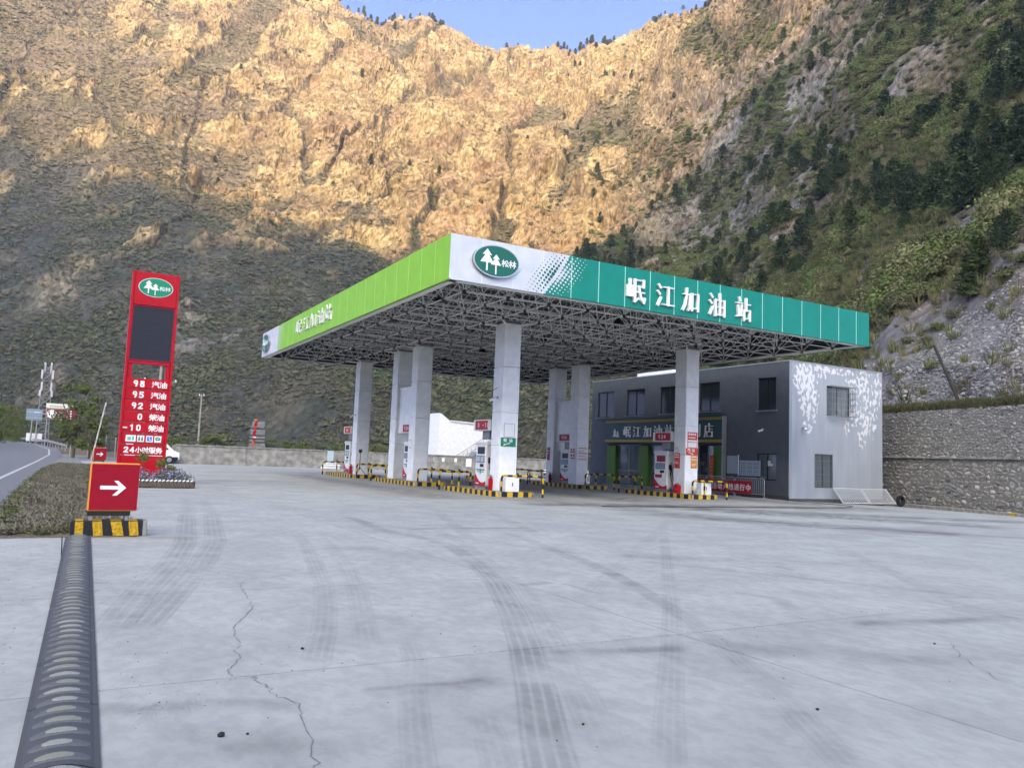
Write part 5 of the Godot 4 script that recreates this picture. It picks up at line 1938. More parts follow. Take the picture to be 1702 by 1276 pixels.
func dispenser(at: Vector3, style: int, label: String) -> void:
	# shown face towards -x, nozzles on the +z end
	var t := thing("fuel_dispenser", at, label, "fuel pump", "fuel dispensers on the islands")
	var w := 0.62
	var d := 0.95
	slab_of(t, "cabinet", Vector3(0, 1.0, 0), Vector3(w, 1.72, d), M.white, 0.03)
	slab_of(t, "head_cap", Vector3(0, 1.9, 0), Vector3(w + 0.06, 0.14, d + 0.1), M.white, 0.03)
	slab_of(t, "plinth", Vector3(0, 0.07, 0), Vector3(w - 0.04, 0.14, d - 0.04), M.steel_dull)
	var X := -w * 0.5
	slab_of(t, "media_screen", Vector3(X - 0.004, 1.6, 0.02), Vector3(0.02, 0.3, 0.62), M.screen if style != 0 else M.red_dark, 0.004)
	var s := slab_of(t, "display", Vector3(X - 0.006, 1.24, -0.02), Vector3(0.03, 0.3, 0.7), M.steel_dull, 0.006)
	for k in 2:
		slab_of(s, "readout", Vector3(X - 0.023, 1.24, -0.19 + 0.34 * k), Vector3(0.006, 0.2, 0.26), M.sky_paper if style % 2 else M.blue_sign)
	slab_of(t, "keypad", Vector3(X - 0.006, 0.98, 0.12), Vector3(0.03, 0.13, 0.3), M.black, 0.005)
	# the red foot with its curved top
	var foot := PackedVector2Array([Vector2(-d * 0.5, 0.14), Vector2(d * 0.5, 0.14), Vector2(d * 0.5, 0.34)])
	for k in 9:
		var u := (k + 1) / 9.0
		foot.append(Vector2(d * (0.5 - u), 0.34 + 0.34 * u * u - 0.12 * sin(PI * u)))
	var mb := MB.new()
	mb.prism(foot, 0.012, Transform3D(Basis(Vector3.BACK, Vector3.UP, Vector3.LEFT), Vector3(X, 0, 0)))
	obj("red_foot", mb, M.red, t)
	mb = MB.new()
	mb.box(Vector3(X - 0.015, 0.24, -0.22), Vector3(0.004, 0.04, 0.26))
	obj("foot_print", mb, M.white, t)
	mb = MB.new()
	if style == 0:
		mb.box(Vector3(X - 0.004, 0.76, -0.14), Vector3(0.008, 0.16, 0.5))
		mb.box(Vector3(X - 0.004, 0.89, 0.06), Vector3(0.008, 0.14, 0.05))
		obj("red_print", mb, M.red, t)
	else:
		mb.box(Vector3(X - 0.004, 0.8, 0.0), Vector3(0.008, 0.05, 0.74))
		mb.box(Vector3(X - 0.004, 0.72, 0.0), Vector3(0.008, 0.03, 0.6))
		mb.box(Vector3(X - 0.005, 0.73, 0.0), Vector3(0.008, 0.2, 0.06))
		obj("green_print", mb, M.green_sign, t)
	# nozzles and hoses at the end
	for k in 2:
		var x := -0.14 + 0.28 * k
		mb = MB.new()
		mb.bbox(Vector3(x, 1.2, d * 0.5 + 0.03), Vector3(0.16, 0.24, 0.07), 0.015)
		mb.tube(Vector3(x, 1.08, d * 0.5 + 0.1), Vector3(x, 0.82, d * 0.5 + 0.05), 0.035, 0.028, 8)
		mb.bbox(Vector3(x, 1.1, d * 0.5 + 0.1), Vector3(0.07, 0.16, 0.1), 0.015)
		obj("nozzle", mb, M.black, t)
		mb = MB.new()
		var pts := []
		for i in 13:
			var u := i / 12.0
			pts.append(Vector3(x + 0.12 * sin(PI * u) + 0.05 * k, 0.85 - 1.38 * u * (1.0 - u) * 2.0 * (0.98 - 0.1 * k) - 0.5 * u + 1.1 * u * u, d * 0.5 + 0.06 + 0.16 * sin(PI * u)))
		mb.pipe(pts, 0.016, 7)
		obj("hose", mb, M.rubber, t)


func grade_sign(at: Vector3, text: String, faded: bool, label: String) -> void:
	var t := thing("fuel_grade_box", at, label, "fuel sign", "fuel grade boxes on the columns")
	slab_of(t, "housing", Vector3(0, 0, 0), Vector3(0.5, 0.46, 1.4), M.white, 0.03)
	slab_of(t, "face", Vector3(-0.252, 0.0, 0.06), Vector3(0.012, 0.37, 1.12), M.red if not faded else M.red_orange, 0.003)
	slab_of(t, "end_face", Vector3(0.0, 0.0, 0.702), Vector3(0.4, 0.38, 0.012), M.paper)
	slab_of(t, "bracket", Vector3(0.1, -0.4, 0.1), Vector3(0.3, 0.38, 0.6), M.steel_dull)
	words(text, t, M.white, Vector3(-0.26, -0.1, -0.3 + (0.1 if text.length() < 3 else 0.0)), Vector3.BACK, Vector3.UP, 0.2, 0.21, 0.13)


func extinguisher(at: Vector3, label: String) -> void:
	var t := thing("fire_extinguisher", at, label, "fire extinguisher", "")
	var mb := MB.new()
	mb.tube(Vector3(0, 0, 0), Vector3(0, 0.44, 0), 0.09, 0.09, 12)
	mb.tube(Vector3(0, 0.44, 0), Vector3(0, 0.53, 0), 0.09, 0.03, 12)
	obj("cylinder", mb, M.red, t)
	mb = MB.new()
	mb.tube(Vector3(0, 0.52, 0), Vector3(0, 0.58, 0), 0.03, 0.025, 8)
	mb.box(Vector3(-0.03, 0.6, 0), Vector3(0.14, 0.02, 0.03))
	mb.pipe([Vector3(0.02, 0.55, 0.02), Vector3(0.12, 0.5, 0.06), Vector3(0.14, 0.3, 0.06), Vector3(0.1, 0.12, 0.05)], 0.014, 6)
	obj("valve_and_hose", mb, M.black, t)


func build_islands() -> void:
	var ye := Color(0.6, 0.39, 0.03)
	var bk := Color(0.022, 0.022, 0.024)
	var isl := [[5.5, -4.6, -9.9, "nearest pump island, under the front left column"], [5.5, -13.0, -18.9, "middle pump island of the left row, under the twin columns"], [5.5, -22.2, -28.2, "farthest pump island of the left row"],
		[15.5, -4.7, -9.9, "nearest pump island of the right row, in front of the shop"], [15.5, -13.2, -19.0, "middle pump island of the right row, under the twin columns"], [15.5, -22.3, -28.2, "farthest pump island of the right row"]]
	for q in isl:
		var t := thing("pump_island", Vector3(q[0], 0, q[1]), "black and yellow kerbed " + q[3], "island")
		var L: float = q[1] - q[2]
		var hw := 0.92
		var path := PackedVector2Array()
		var rad := 0.5
		for c in [[hw - rad, -rad, 0.0], [-(hw - rad), -rad, 90.0], [-(hw - rad), -L + rad, 180.0], [hw - rad, -L + rad, 270.0]]:
			for k in 7:
				var a := deg_to_rad(c[2] + 15.0 * k)
				path.append(Vector2(c[0] + cos(a) * rad, c[1] + sin(a) * rad))
		# walk the outline and paint it in blocks
		var mb := MB.new()
		var s := 0.0
		var band := 0.24
		var N := path.size()
		for i in N:
			var a := path[i]
			var b := path[(i + 1) % N]
			var len := a.distance_to(b)
			var u := 0.0
			while u < len - 1e-4:
				var step := minf(len - u, band - fposmod(s + u, band) + 1e-5)
				var p := a.lerp(b, u / len)
				var w := a.lerp(b, minf(1.0, (u + step) / len))
				mb.ink = ye if int((s + u + 1e-3) / band) % 2 == 0 else bk
				var n := (b - a).orthogonal().normalized()
				var c0 := Vector2(0, -L * 0.5)
				if n.dot(a - Vector2(0, clampf(a.y, -L + 0.9, -0.9))) < 0.0:
					n = -n
				var A := Vector3(p.x, -0.05, p.y)
				var B := Vector3(w.x, -0.05, w.y)
				var H := Vector3(0, 0.235, 0)
				var I := Vector3(-n.x, 0.82, -n.y) * 0.018
				var J := Vector3(-n.x, 0.0, -n.y) * 0.13
				var out := Vector3(n.x, 0, n.y)
				mb.face([A, B, B + H, A + H], out)
				mb.face([A + H, B + H, B + H + I, A + H + I], out + Vector3.UP)
				mb.face([A + H + I, B + H + I, B + H + I + J, A + H + I + J], Vector3.UP)
				u += step
			s += len
		obj("painted_kerb", mb, M.paintvc, t)
		var top := PackedVector2Array()
		for p in path:
			top.append(Vector2(p.x * 0.9, -p.y - 0.06 + (p.y + L * 0.5) * -0.0))
		mb = MB.new()
		mb.prism(PackedVector2Array([Vector2(-0.8, 0.1), Vector2(0.8, 0.1), Vector2(0.8, L - 0.1), Vector2(-0.8, L - 0.1)]), 0.14, Transform3D(Basis(Vector3.RIGHT, Vector3.FORWARD, Vector3.UP), Vector3(0, 0.052, 0)))
		obj("island_top", mb, M.concrete, t)
	var pumps := [[5.32, -6.95, 1, "white and red fuel dispenser with green print behind the front left column"], [5.62, -15.85, 2, "white fuel dispenser between the left twin columns"], [5.32, -24.85, 3, "white fuel dispenser beyond the far left column"],
		[15.32, -7.35, 0, "white and red fuel dispenser with a red logo beside the front right column"], [15.62, -16.2, 4, "white fuel dispenser between the right twin columns"], [15.32, -24.9, 5, "white fuel dispenser on the farthest island of the right row"]]
	for q in pumps:
		dispenser(Vector3(q[0], 0.19, q[1]), q[2], q[3])
	for q in [[5.2, -6.95, "0 -10", false, "red box reading 0 -10 on the front left column"], [5.42, -15.75, "92#", false, "red and white box between the left twin columns"], [5.2, -23.1 - 1.8, "0#", true, "faded orange and white box on the far left column"],
			[15.22, -7.25, "92#", false, "red box reading 92# on the front right column"], [15.45, -16.2, "95#", false, "dark red box between the right twin columns"]]:
		grade_sign(Vector3(q[0], 2.84, q[1]), q[2], q[3], q[4])
	extinguisher(Vector3(4.98, 0.19, -5.95), "red fire extinguisher at the foot of the front left column")
	extinguisher(Vector3(4.92, 0.19, -23.7), "red fire extinguisher at the foot of the far left column")
	extinguisher(Vector3(14.95, 0.19, -17.2), "red fire extinguisher beside the right twin columns")
	var hb := thing("extinguisher_cabinet", Vector3(15.0, 0.19, -6.05), "red gabled extinguisher box at the foot of the front right column", "extinguisher box")
	var mb := MB.new()
	mb.prism(PackedVector2Array([Vector2(-0.15, 0), Vector2(0.15, 0), Vector2(0.15, 0.34), Vector2(0, 0.46), Vector2(-0.15, 0.34)]), 0.22, Transform3D(Basis(Vector3.BACK, Vector3.UP, Vector3.LEFT), Vector3(0.02, 0, 0)))
	obj("case", mb, M.red, hb)
	slab_of(hb, "handle", Vector3(-0.21, 0.2, 0.08), Vector3(0.03, 0.08, 0.02), M.steel)
	for q in [[5.35, -4.98, "white electrical box inside the hoop of the nearest left island"], [15.75, -5.15, "white electrical box inside the hoop of the nearest right island"]]:
		var eb := thing("electrical_box", Vector3(q[0], 0.19, q[1]), q[2], "electrical box", "")
		slab_of(eb, "case", Vector3(0, 0.27, 0), Vector3(0.62, 0.54, 0.36), M.white, 0.02)
		slab_of(eb, "latch", Vector3(0.0, 0.3, 0.186), Vector3(0.03, 0.14, 0.015), M.black)
	# hoops round the island ends
	var g := "striped hoops at the island ends"
	var ends := [[5.5, -4.6, 1, "near end of the front left island"], [5.5, -9.9, -1, "far end of the front left island"], [5.5, -13.0, 1, "near end of the left twin column island"], [5.5, -18.9, -1, "far end of the left twin column island"], [5.5, -22.2, 1, "near end of the far left island"], [5.5, -28.2, -1, "far end of the far left island"],
		[15.5, -4.7, 1, "near end of the front right island"], [15.5, -9.9, -1, "far end of the front right island"], [15.5, -13.2, 1, "near end of the right twin column island"], [15.5, -19.0, -1, "far end of the right twin column island"], [15.5, -22.3, 1, "near end of the far right island"]]
	for q in ends:
		var f: float = q[2]
		var a := Vector3(-0.62, 0.18, -0.25 * f)
		var b := Vector3(0.1, 0.18, -0.25 * f)
		var c := Vector3(0.95, 0.0, 0.3 * f)
		if f < 0:
			a = Vector3(-0.95, 0, -0.1)
			b = Vector3(-0.1, 0.18, -0.15 + 0.3)
			c = Vector3(0.7, 0.0, -0.3)
		var up := Vector3(0, 0.82, 0)
		hoop(Vector3(q[0], 0, q[1]), [a, Vector3(a.x, 0.82, a.z), Vector3(b.x, 0.82, b.z), Vector3(c.x, 0.82, c.z), c], [b], "black and yellow tubular hoop at the " + q[3], g)
	# notices on the columns
	var ds := thing("diesel_sign", Vector3(5.05, 2.15, -5.395), "green diesel sign with a white arrow on the front left column", "sign")
	slab_of(ds, "board", Vector3(0.36, 0.0, 0.012), Vector3(0.68, 0.36, 0.02), M.green_sign)
	words("柴油", ds, M.white, Vector3(0.13, 0.0, 0.023), Vector3.RIGHT, Vector3.UP, 0.15, 0.26, 0.13)
	mb = MB.new()
	mb.prism(PackedVector2Array([Vector2(0.12, -0.13), Vector2(0.2, -0.135), Vector2(0.19, -0.115), Vector2(0.44, -0.05), Vector2(0.43, -0.02), Vector2(0.185, -0.085), Vector2(0.19, -0.06)]), 0.004, Transform3D(Basis(), Vector3(0, 0, 0.023)))
	obj("arrow", mb, M.white, ds)
	var fp := thing("framed_panel", Vector3(5.05, 2.62, -5.395), "blank framed white panel above the green diesel sign", "panel")
	frame_of(fp, "frame", Vector3(0.14, -0.27, 0.008), Vector3.RIGHT, Vector3.UP, 0.5, 0.56, 0.025, 0.016, M.steel)
	slab_of(fp, "sheet", Vector3(0.39, 0.01, 0.005), Vector3(0.45, 0.5, 0.008), M.paper)
	var nt := func(called: String, at: Vector3, w: float, h: float, m: Material, lines: Array, label: String, face: Vector3, txt := "", tw := 0.0) -> void:
		var o := thing(called, at, label, "notice")
		var ux := Vector3.UP.cross(face)
		var b := Basis(ux, Vector3.UP, face)
		slab_of(o, "sheet", ux * w * 0.5 + Vector3.UP * h * 0.5 + face * 0.006, Vector3(w, h, 0.006), m, 0.0, b)
		var s := MB.new()
		for l in lines:
			s.box(ux * (l[0] + l[2] * 0.5) * w + Vector3.UP * (l[1] + l[3] * 0.5) * h + face * 0.0105, Vector3(l[2] * w, l[3] * h, 0.003), b)
		if lines:
			obj("print", s, M.white if m != M.paper else M.red_orange, o)
		if txt != "":
			words(txt, o, M.white, ux * 0.12 * w + Vector3.UP * 0.46 * h + face * 0.0095, ux, Vector3.UP, tw, tw * 1.55, 0.14)
	nt.call("red_notice", Vector3(15.19, 2.33, -5.69), 0.6, 0.74, M.red_orange, [[0.08, 0.62, 0.7, 0.06], [0.08, 0.8, 0.14, 0.13], [0.28, 0.8, 0.14, 0.13], [0.48, 0.8, 0.14, 0.13], [0.7, 0.8, 0.16, 0.13], [0.05, 0.38, 0.9, 0.12], [0.05, 0.04, 0.9, 0.3]], "red and white notice at the top of the front right column", Vector3.BACK)
	nt.call("petrol_sign", Vector3(15.1, 1.99, -5.684), 0.72, 0.33, M.red_orange, [], "orange petrol sign with a white arrow on the front right column", Vector3.BACK, "汽油", 0.17)
	mb = MB.new()
	mb.prism(PackedVector2Array([Vector2(0.46, 0.03), Vector2(0.38, 0.03), Vector2(0.39, 0.05), Vector2(0.14, 0.115), Vector2(0.15, 0.145), Vector2(0.395, 0.08), Vector2(0.4, 0.11)]), 0.004, Transform3D(Basis(), Vector3(0, 0, 0.009)))
	obj("arrow", mb, M.white, get_node("petrol_sign"))
	nt.call("orange_notice", Vector3(15.42, 1.38, -5.69), 0.38, 0.6, M.orange, [[0.1, 0.86, 0.8, 0.08], [0.06, 0.66, 0.88, 0.05], [0.12, 0.3, 0.76, 0.04], [0.12, 0.2, 0.5, 0.04]], "small orange notice low on the right face of the front right column", Vector3.BACK)
	nt.call("warning_notice", Vector3(15.062, 1.36, -6.42), 0.38, 0.72, M.red_orange, [[0.12, 0.84, 0.76, 0.07], [0.1, 0.7, 0.8, 0.05], [0.1, 0.4, 0.5, 0.04], [0.1, 0.3, 0.7, 0.04]], "red warning notice on the left face of the front right column", Vector3.LEFT)
	var rd := thing("round_sign", Vector3(15.06, 2.22, -6.25), "small round prohibition disc above the red warning notice", "sign")
	mb = MB.new()
	mb.prism(oval(0.16, 0.16, 20), 0.008, Transform3D(Basis(Vector3.BACK, Vector3.UP, Vector3.LEFT), Vector3.ZERO))
	obj("disc", mb, M.paper, rd)
	mb = MB.new()
	for k in 20:
		var a := TAU * k / 20
		var c := TAU * (k + 1) / 20
		mb.tube(Vector3(-0.01, sin(a) * 0.12, cos(a) * 0.12), Vector3(-0.01, sin(c) * 0.12, cos(c) * 0.12), 0.008, 0.008, 4, false)
	mb.tube(Vector3(-0.01, 0.08, -0.08), Vector3(-0.01, -0.08, 0.08), 0.008, 0.008, 4, false)
	obj("ring", mb, M.steel_dull, rd)
	nt.call("red_notice", Vector3(15.062, 1.5, -17.75), 0.3, 0.75, M.red_dark, [[0.15, 0.7, 0.7, 0.06], [0.15, 0.5, 0.7, 0.04]], "narrow dark red notice on the rear column of the right twin pair", Vector3.LEFT)
	nt.call("pale_notice", Vector3(15.062, 1.55, -15.3), 0.52, 0.72, M.paper, [[0.1, 0.76, 0.3, 0.14], [0.58, 0.76, 0.3, 0.14], [0.08, 0.6, 0.84, 0.08], [0.1, 0.3, 0.3, 0.14], [0.58, 0.3, 0.3, 0.14], [0.08, 0.12, 0.84, 0.08]], "white notice with red print on the left face of the right twin columns", Vector3.LEFT)
	nt.call("pale_notice", Vector3(15.14, 1.5, -14.64), 0.64, 0.8, M.paper, [[0.06, 0.9, 0.9, 0.05], [0.06, 0.55, 0.9, 0.05], [0.06, 0.12, 0.9, 0.05], [0.1, 0.7, 0.6, 0.03], [0.1, 0.35, 0.7, 0.03]], "lined white notice on the front of the right twin columns", Vector3.BACK)
	nt.call("pale_notice", Vector3(5.042, 1.25, -14.95), 0.42, 1.05, M.paper, [[0.1, 0.9, 0.5, 0.03], [0.1, 0.55, 0.6, 0.03]], "tall faint paper notice on the left twin columns", Vector3.LEFT)
	for q in [[5.04, 3.95, -5.75, "camera and cable on the front left column"], [5.04, 3.75, -23.75, "camera bracket on the far left column"]]:
		camera_unit(Vector3(q[0], q[1], q[2]), Vector3.LEFT, "small " + q[3])
	var cb := thing("cable_arm", Vector3(5.05, 4.35, -5.85), "thin dark cable arm sticking out above the camera on the front left column", "cable")
	mb = MB.new()
	mb.pipe([Vector3(0.0, 0.0, 0), Vector3(-0.2, -0.15, -0.1), Vector3(-0.5, -0.1, -0.2), Vector3(-0.62, -0.22, -0.2)], 0.014, 6)
	obj("cable", mb, M.black, cb)
	var fb := thing("folding_stand", Vector3(5.15, 0.19, -22.75), "dark tripod stand in front of the far left dispenser", "stand")
	mb = MB.new()
	mb.tube(Vector3(0, 0.3, 0), Vector3(0, 1.35, 0), 0.025, 0.02, 8)
	for a in [0.3, 2.4, 4.5]:
		mb.tube(Vector3(0, 0.45, 0), Vector3(cos(a) * 0.4, 0.0, sin(a) * 0.4), 0.018, 0.018, 6)
	mb.bbox(Vector3(0, 1.4, 0), Vector3(0.12, 0.2, 0.3), 0.02)
	obj("stand", mb, M.black, fb)


func build_walls() -> void:
	var r := RandomNumberGenerator.new()
	r.seed = 19
	# boundary wall behind the forecourt
	var A := Vector3(-2.3, 0, -47.6)
	var B := Vector3(33.0, 0, -42.8)
	var t := thing("boundary_wall", A, "long low concrete boundary wall with piers behind the forecourt", "wall")
	var d := (B - A).normalized()
	var bs := Basis(d, Vector3.UP, d.cross(Vector3.UP))
	var L := A.distance_to(B)
	var n := 13
	for k in n:
		var x0 := L * k / n
		var x1 := L * (k + 1) / n
		slab_of(t, "wall_panel", d * (x0 + x1) * 0.5 + Vector3(0, 0.7, 0), Vector3(x1 - x0 - 0.3, 1.6, 0.18), M.concrete_old, 0.01, bs)
		slab_of(t, "coping", d * (x0 + x1) * 0.5 + Vector3(0, 1.54, 0), Vector3(x1 - x0 - 0.006, 0.09, 0.34), M.concrete, 0.012, bs)
		slab_of(t, "pier", d * x0 + Vector3(0, 0.7, 0), Vector3(0.3, 1.59, 0.3), M.concrete_old, 0.012, bs)
		slab_of(t, "recess_edge", d * (x0 + x1) * 0.5 + Vector3(0, 0.95, 0) + bs.z * -0.0935, Vector3(x1 - x0 - 0.5, 0.03, 0.02), M.plinth, 0.0, bs)
	for q in [[22.0, 1.15, 0.24, 0.34], [23.0, 1.15, 0.24, 0.34], [24.2, 1.15, 0.24, 0.34], [25.5, 0.95, 0.55, 0.75], [26.35, 0.5, 0.2, 0.4]]:
		var o := thing("wall_notice", A + d * q[0] + Vector3(0, q[1], 0), "white sheet on the boundary wall, %s of the five beside the white building" % {22.0: "first", 23.0: "second", 24.2: "third", 25.5: "fourth and largest", 26.35: "last and lowest"}[q[0]], "notice", "white sheets on the boundary wall")
		slab_of(o, "sheet", bs.z * 0.098 * (1 if bs.z.z > 0 else -1), Vector3(q[2], q[3], 0.008), M.paper, 0.0, bs)
	var bl := thing("blue_board", A + d * 12.6 + Vector3(0, 0.85, 0) + Vector3(0, 0, 0.3), "pale blue upright board leaning by the wall behind the far left dispenser", "board")
	slab_of(bl, "sheet", Vector3.ZERO, Vector3(0.55, 1.35, 0.03), M.sky_paper)
	# stone retaining wall on the right
	var W0 := Vector3(33.4, -0.3, -10.5)
	var W1 := Vector3(29.2, -0.3, 5.6)
	var wd := (W1 - W0).normalized()
	var out := wd.cross(Vector3.UP)
	if out.x > 0:
		out = -out
	var wl := thing("retaining_wall", W0, "two tier rubble stone retaining wall right of the station building", "wall")
	var len := W0.distance_to(W1)
	var wb := Basis(wd, Vector3.UP, wd.cross(Vector3.UP))
	var tiers := [[-0.3, 2.75, 0.0], [2.75, 5.45, -0.28]]
	for k in 2:
		var q: Array = tiers[k]
		slab_of(wl, "mortar_bed", wd * len * 0.5 + Vector3.UP * (q[0] + q[1]) * 0.5 + out * (q[2] - 0.4), Vector3(len, q[1] - q[0], 0.8), M.mortar, 0.0, wb)
	slab_of(wl, "ledge", wd * len * 0.5 + Vector3.UP * 2.76 - out * 0.06, Vector3(len, 0.05, 0.42), M.concrete, 0.01, wb)
	var tone := [Color(0.4, 0.385, 0.35), Color(0.32, 0.31, 0.295), Color(0.47, 0.44, 0.39), Color(0.36, 0.34, 0.29), Color(0.42, 0.42, 0.41), Color(0.28, 0.285, 0.275)]
	var kinds := []
	for i in 14:
		var s := MB.new()
		s.ink = tone[i % 6]
		if i == 12:
			s.ink = Color(0.62, 0.6, 0.55)
		if i == 13:
			s.ink = Color(0.14, 0.15, 0.18)
		s.lump(Vector3.ZERO, Vector3(0.5, 0.5, 0.5), 4, 6 + i % 3, 0.24, r)
		kinds.append([s.mesh(), s])
	var spots := []
	for k in 2:
		var q: Array = tiers[k]
		var y: float = q[0] + 0.04
		var row := 0
		while y < q[1] - 0.06:
			var big := 1.0 if k == 0 else 0.72
			var rh := r.randf_range(0.15, 0.24) * big
			var x := r.randf() * 0.3
			while x < len - 0.1:
				var w := (0.13 + 0.38 * pow(r.randf(), 1.6)) * big
				if r.randf() < 0.16:
					w *= 1.4
				var hh := rh * r.randf_range(0.55, 1.25)
				var p = wd * (x + w * 0.5) + Vector3.UP * (y + rh * 0.5 + r.randf_range(-0.06, 0.06)) + out * (q[2] + r.randf_range(-0.045, 0.0))
				var b := Basis(wb.z, r.randf_range(-0.5, 0.5)) * wb
				spots.append([p, b.scaled_local(Vector3(w * 0.98, hh * 0.98, r.randf_range(0.1, 0.17))), 12 if r.randf() < 0.035 else (13 if r.randf() < 0.01 else r.randi() % 12)])
				x += w + 0.012
			y += rh + 0.01
	spots.sort_custom(func(a, b): return (a[0] + W0).distance_squared_to(EYE) - 30.0 * a[1].x.length() < (b[0] + W0).distance_squared_to(EYE) - 30.0 * b[1].x.length())
	var rest := MB.new()
	for i in spots.size():
		var q: Array = spots[i]
		var xf := Transform3D(q[1], q[0])
		if i < 298:
			obj("stone", kinds[q[2]][0], M.stone, wl).transform = xf
		else:
			var src: MB = kinds[q[2]][1]
			var nb: Basis = q[1].inverse().transposed()
			for v in src.v.size():
				rest.v.append(xf * src.v[v])
				rest.n.append((nb * src.n[v]).normalized())
				rest.col.append(src.col[v])
	tag(obj("farther_stones", rest, M.stone, wl), "smaller and farther rubble stones of the wall", "", "", "stuff")
	# kerb and gutter along its foot
	var kb := thing("wall_kerb", W0 + out * 0.55, "low concrete kerb along the foot of the stone wall", "kerb")
	for k in 9:
		slab_of(kb, "kerb_stone", wd * len * (k + 0.5) / 9.0 + Vector3.UP * 0.06, Vector3(len / 9.0 - 0.012, 0.2, 0.3), M.concrete, 0.02, wb)
	slab_of(kb, "yellow_mark", wd * (len * 0.73) + Vector3.UP * 0.06 + out * 0.005, Vector3(0.3, 0.206, 0.3), M.yellow, 0.02, wb)
	# leaning barrier panels against the end wall
	var lb := thing("leaning_railing", Vector3(25.75, -0.16, -5.35), "two panel white slatted railing leaning against the end wall of the building", "railing")
	for p in 2:
		var tilt := Basis(Vector3.RIGHT, deg_to_rad(-40.0))
		var x0 := 2.22 * p
		var f := frame_of(lb, "panel_frame", Vector3(x0, 0, 0.03 * p), Vector3.RIGHT, tilt.y, 2.2, 1.02, 0.05, 0.04, M.pale_steel)
		for k in 14:
			slab_of(f, "slat", Vector3(x0 + 0.12 + k * 0.15, 0, 0.03 * p) + tilt.y * 0.51, Vector3(0.05, 0.93, 0.02), M.pale_steel, 0.0, tilt)
	var ty := thing("rubber_ring", Vector3(30.5, 0.02, -5.3), "black rubber ring standing at the right end of the leaning railing", "tyre")
	var mb := MB.new()
	for k in 20:
		var a := TAU * k / 20
		var c := TAU * (k + 1) / 20
		mb.tube(Vector3(cos(a) * 0.24, sin(a) * 0.24, 0), Vector3(cos(c) * 0.24, sin(c) * 0.24, 0), 0.1, 0.1, 8, false)
	obj("ring", mb, M.rubber, ty)
	# crowd barriers with the red banner
	var cb: Node3D = null
	var labels := ["steel crowd barrier under the near end of the red banner", "steel crowd barrier behind the middle of the red banner", "steel crowd barrier at the far end of the red banner"]
	for k in 3:
		var o := thing("crowd_barrier", Vector3(20.6, 0, -6.0 - 2.05 * k), labels[k], "barrier", "crowd barriers by the shop")
		mb = MB.new()
		mb.pipe([Vector3(0, 0.05, 0), Vector3(0, 0.92, 0), Vector3(0, 1.0, -0.08), Vector3(0, 1.0, -1.9), Vector3(0, 0.92, -1.98), Vector3(0, 0.05, -1.98)], 0.02, 7)
		mb.tube(Vector3(0, 0.2, 0), Vector3(0, 0.2, -1.98), 0.016, 0.016, 6)
		obj("frame", mb, M.steel, o)
		for i in 15:
			mb = MB.new()
			mb.tube(Vector3(0, 0.2, -0.13 - 0.123 * i), Vector3(0, 1.0, -0.13 - 0.123 * i), 0.008, 0.008, 5)
			obj("bar", mb, M.steel, o)
		for z in [-0.1, -1.88]:
			slab_of(o, "foot", Vector3(0, 0.025, z), Vector3(0.6, 0.03, 0.05), M.steel_dull)
	var bn := thing("red_banner", Vector3(20.55, 0, -6.75), "long red banner with white characters tied along the crowd barriers", "banner")
	mb = MB.new()
	var segs := 30
	for i in segs:
		var z0 := -5.2 * i / segs
		var z1 := -5.2 * (i + 1) / segs
		var w0 := 0.03 * sin(z0 * 5.0) + 0.015 * sin(z0 * 13.0)
		var w1 := 0.03 * sin(z1 * 5.0) + 0.015 * sin(z1 * 13.0)
		for s in [0.0, 0.006]:
			mb.face([Vector3(-0.03 + w0 * 0.5 + s, 0.82, z0), Vector3(-0.03 + w1 * 0.5 + s, 0.82, z1), Vector3(-0.05 + w1 + s, 0.2, z1), Vector3(-0.05 + w0 + s, 0.2, z0)], Vector3.LEFT if s == 0.0 else Vector3.RIGHT)
	obj("cloth", mb, M.cloth_red, bn)
	words("225元”活动火热进行中", bn, M.white, Vector3(-0.095, 0.33, -4.75), Vector3.BACK, Vector3.UP, 0.34, 0.4, 0.12, 0.006)
	var hs := thing("black_cable", Vector3(5.9, 0.0, 0.4), "thin black cable lying across the ground in front of the pumps", "cable")
	mb = MB.new()
	var pts := []
	for q in bend(V2([5.9, 0.41, 9.17, 0.43, 12.71, 0.6, 18.2, 0.29, 20.6, -1.0, 21.2, -3.06, 21.96, -5.87])):
		pts.append(Vector3(q.x - 5.9, 0.014 + ground_y(q.x), q.y - 0.4))
	mb.pipe(pts, 0.016, 6)
	obj("cable", mb, M.black, hs)


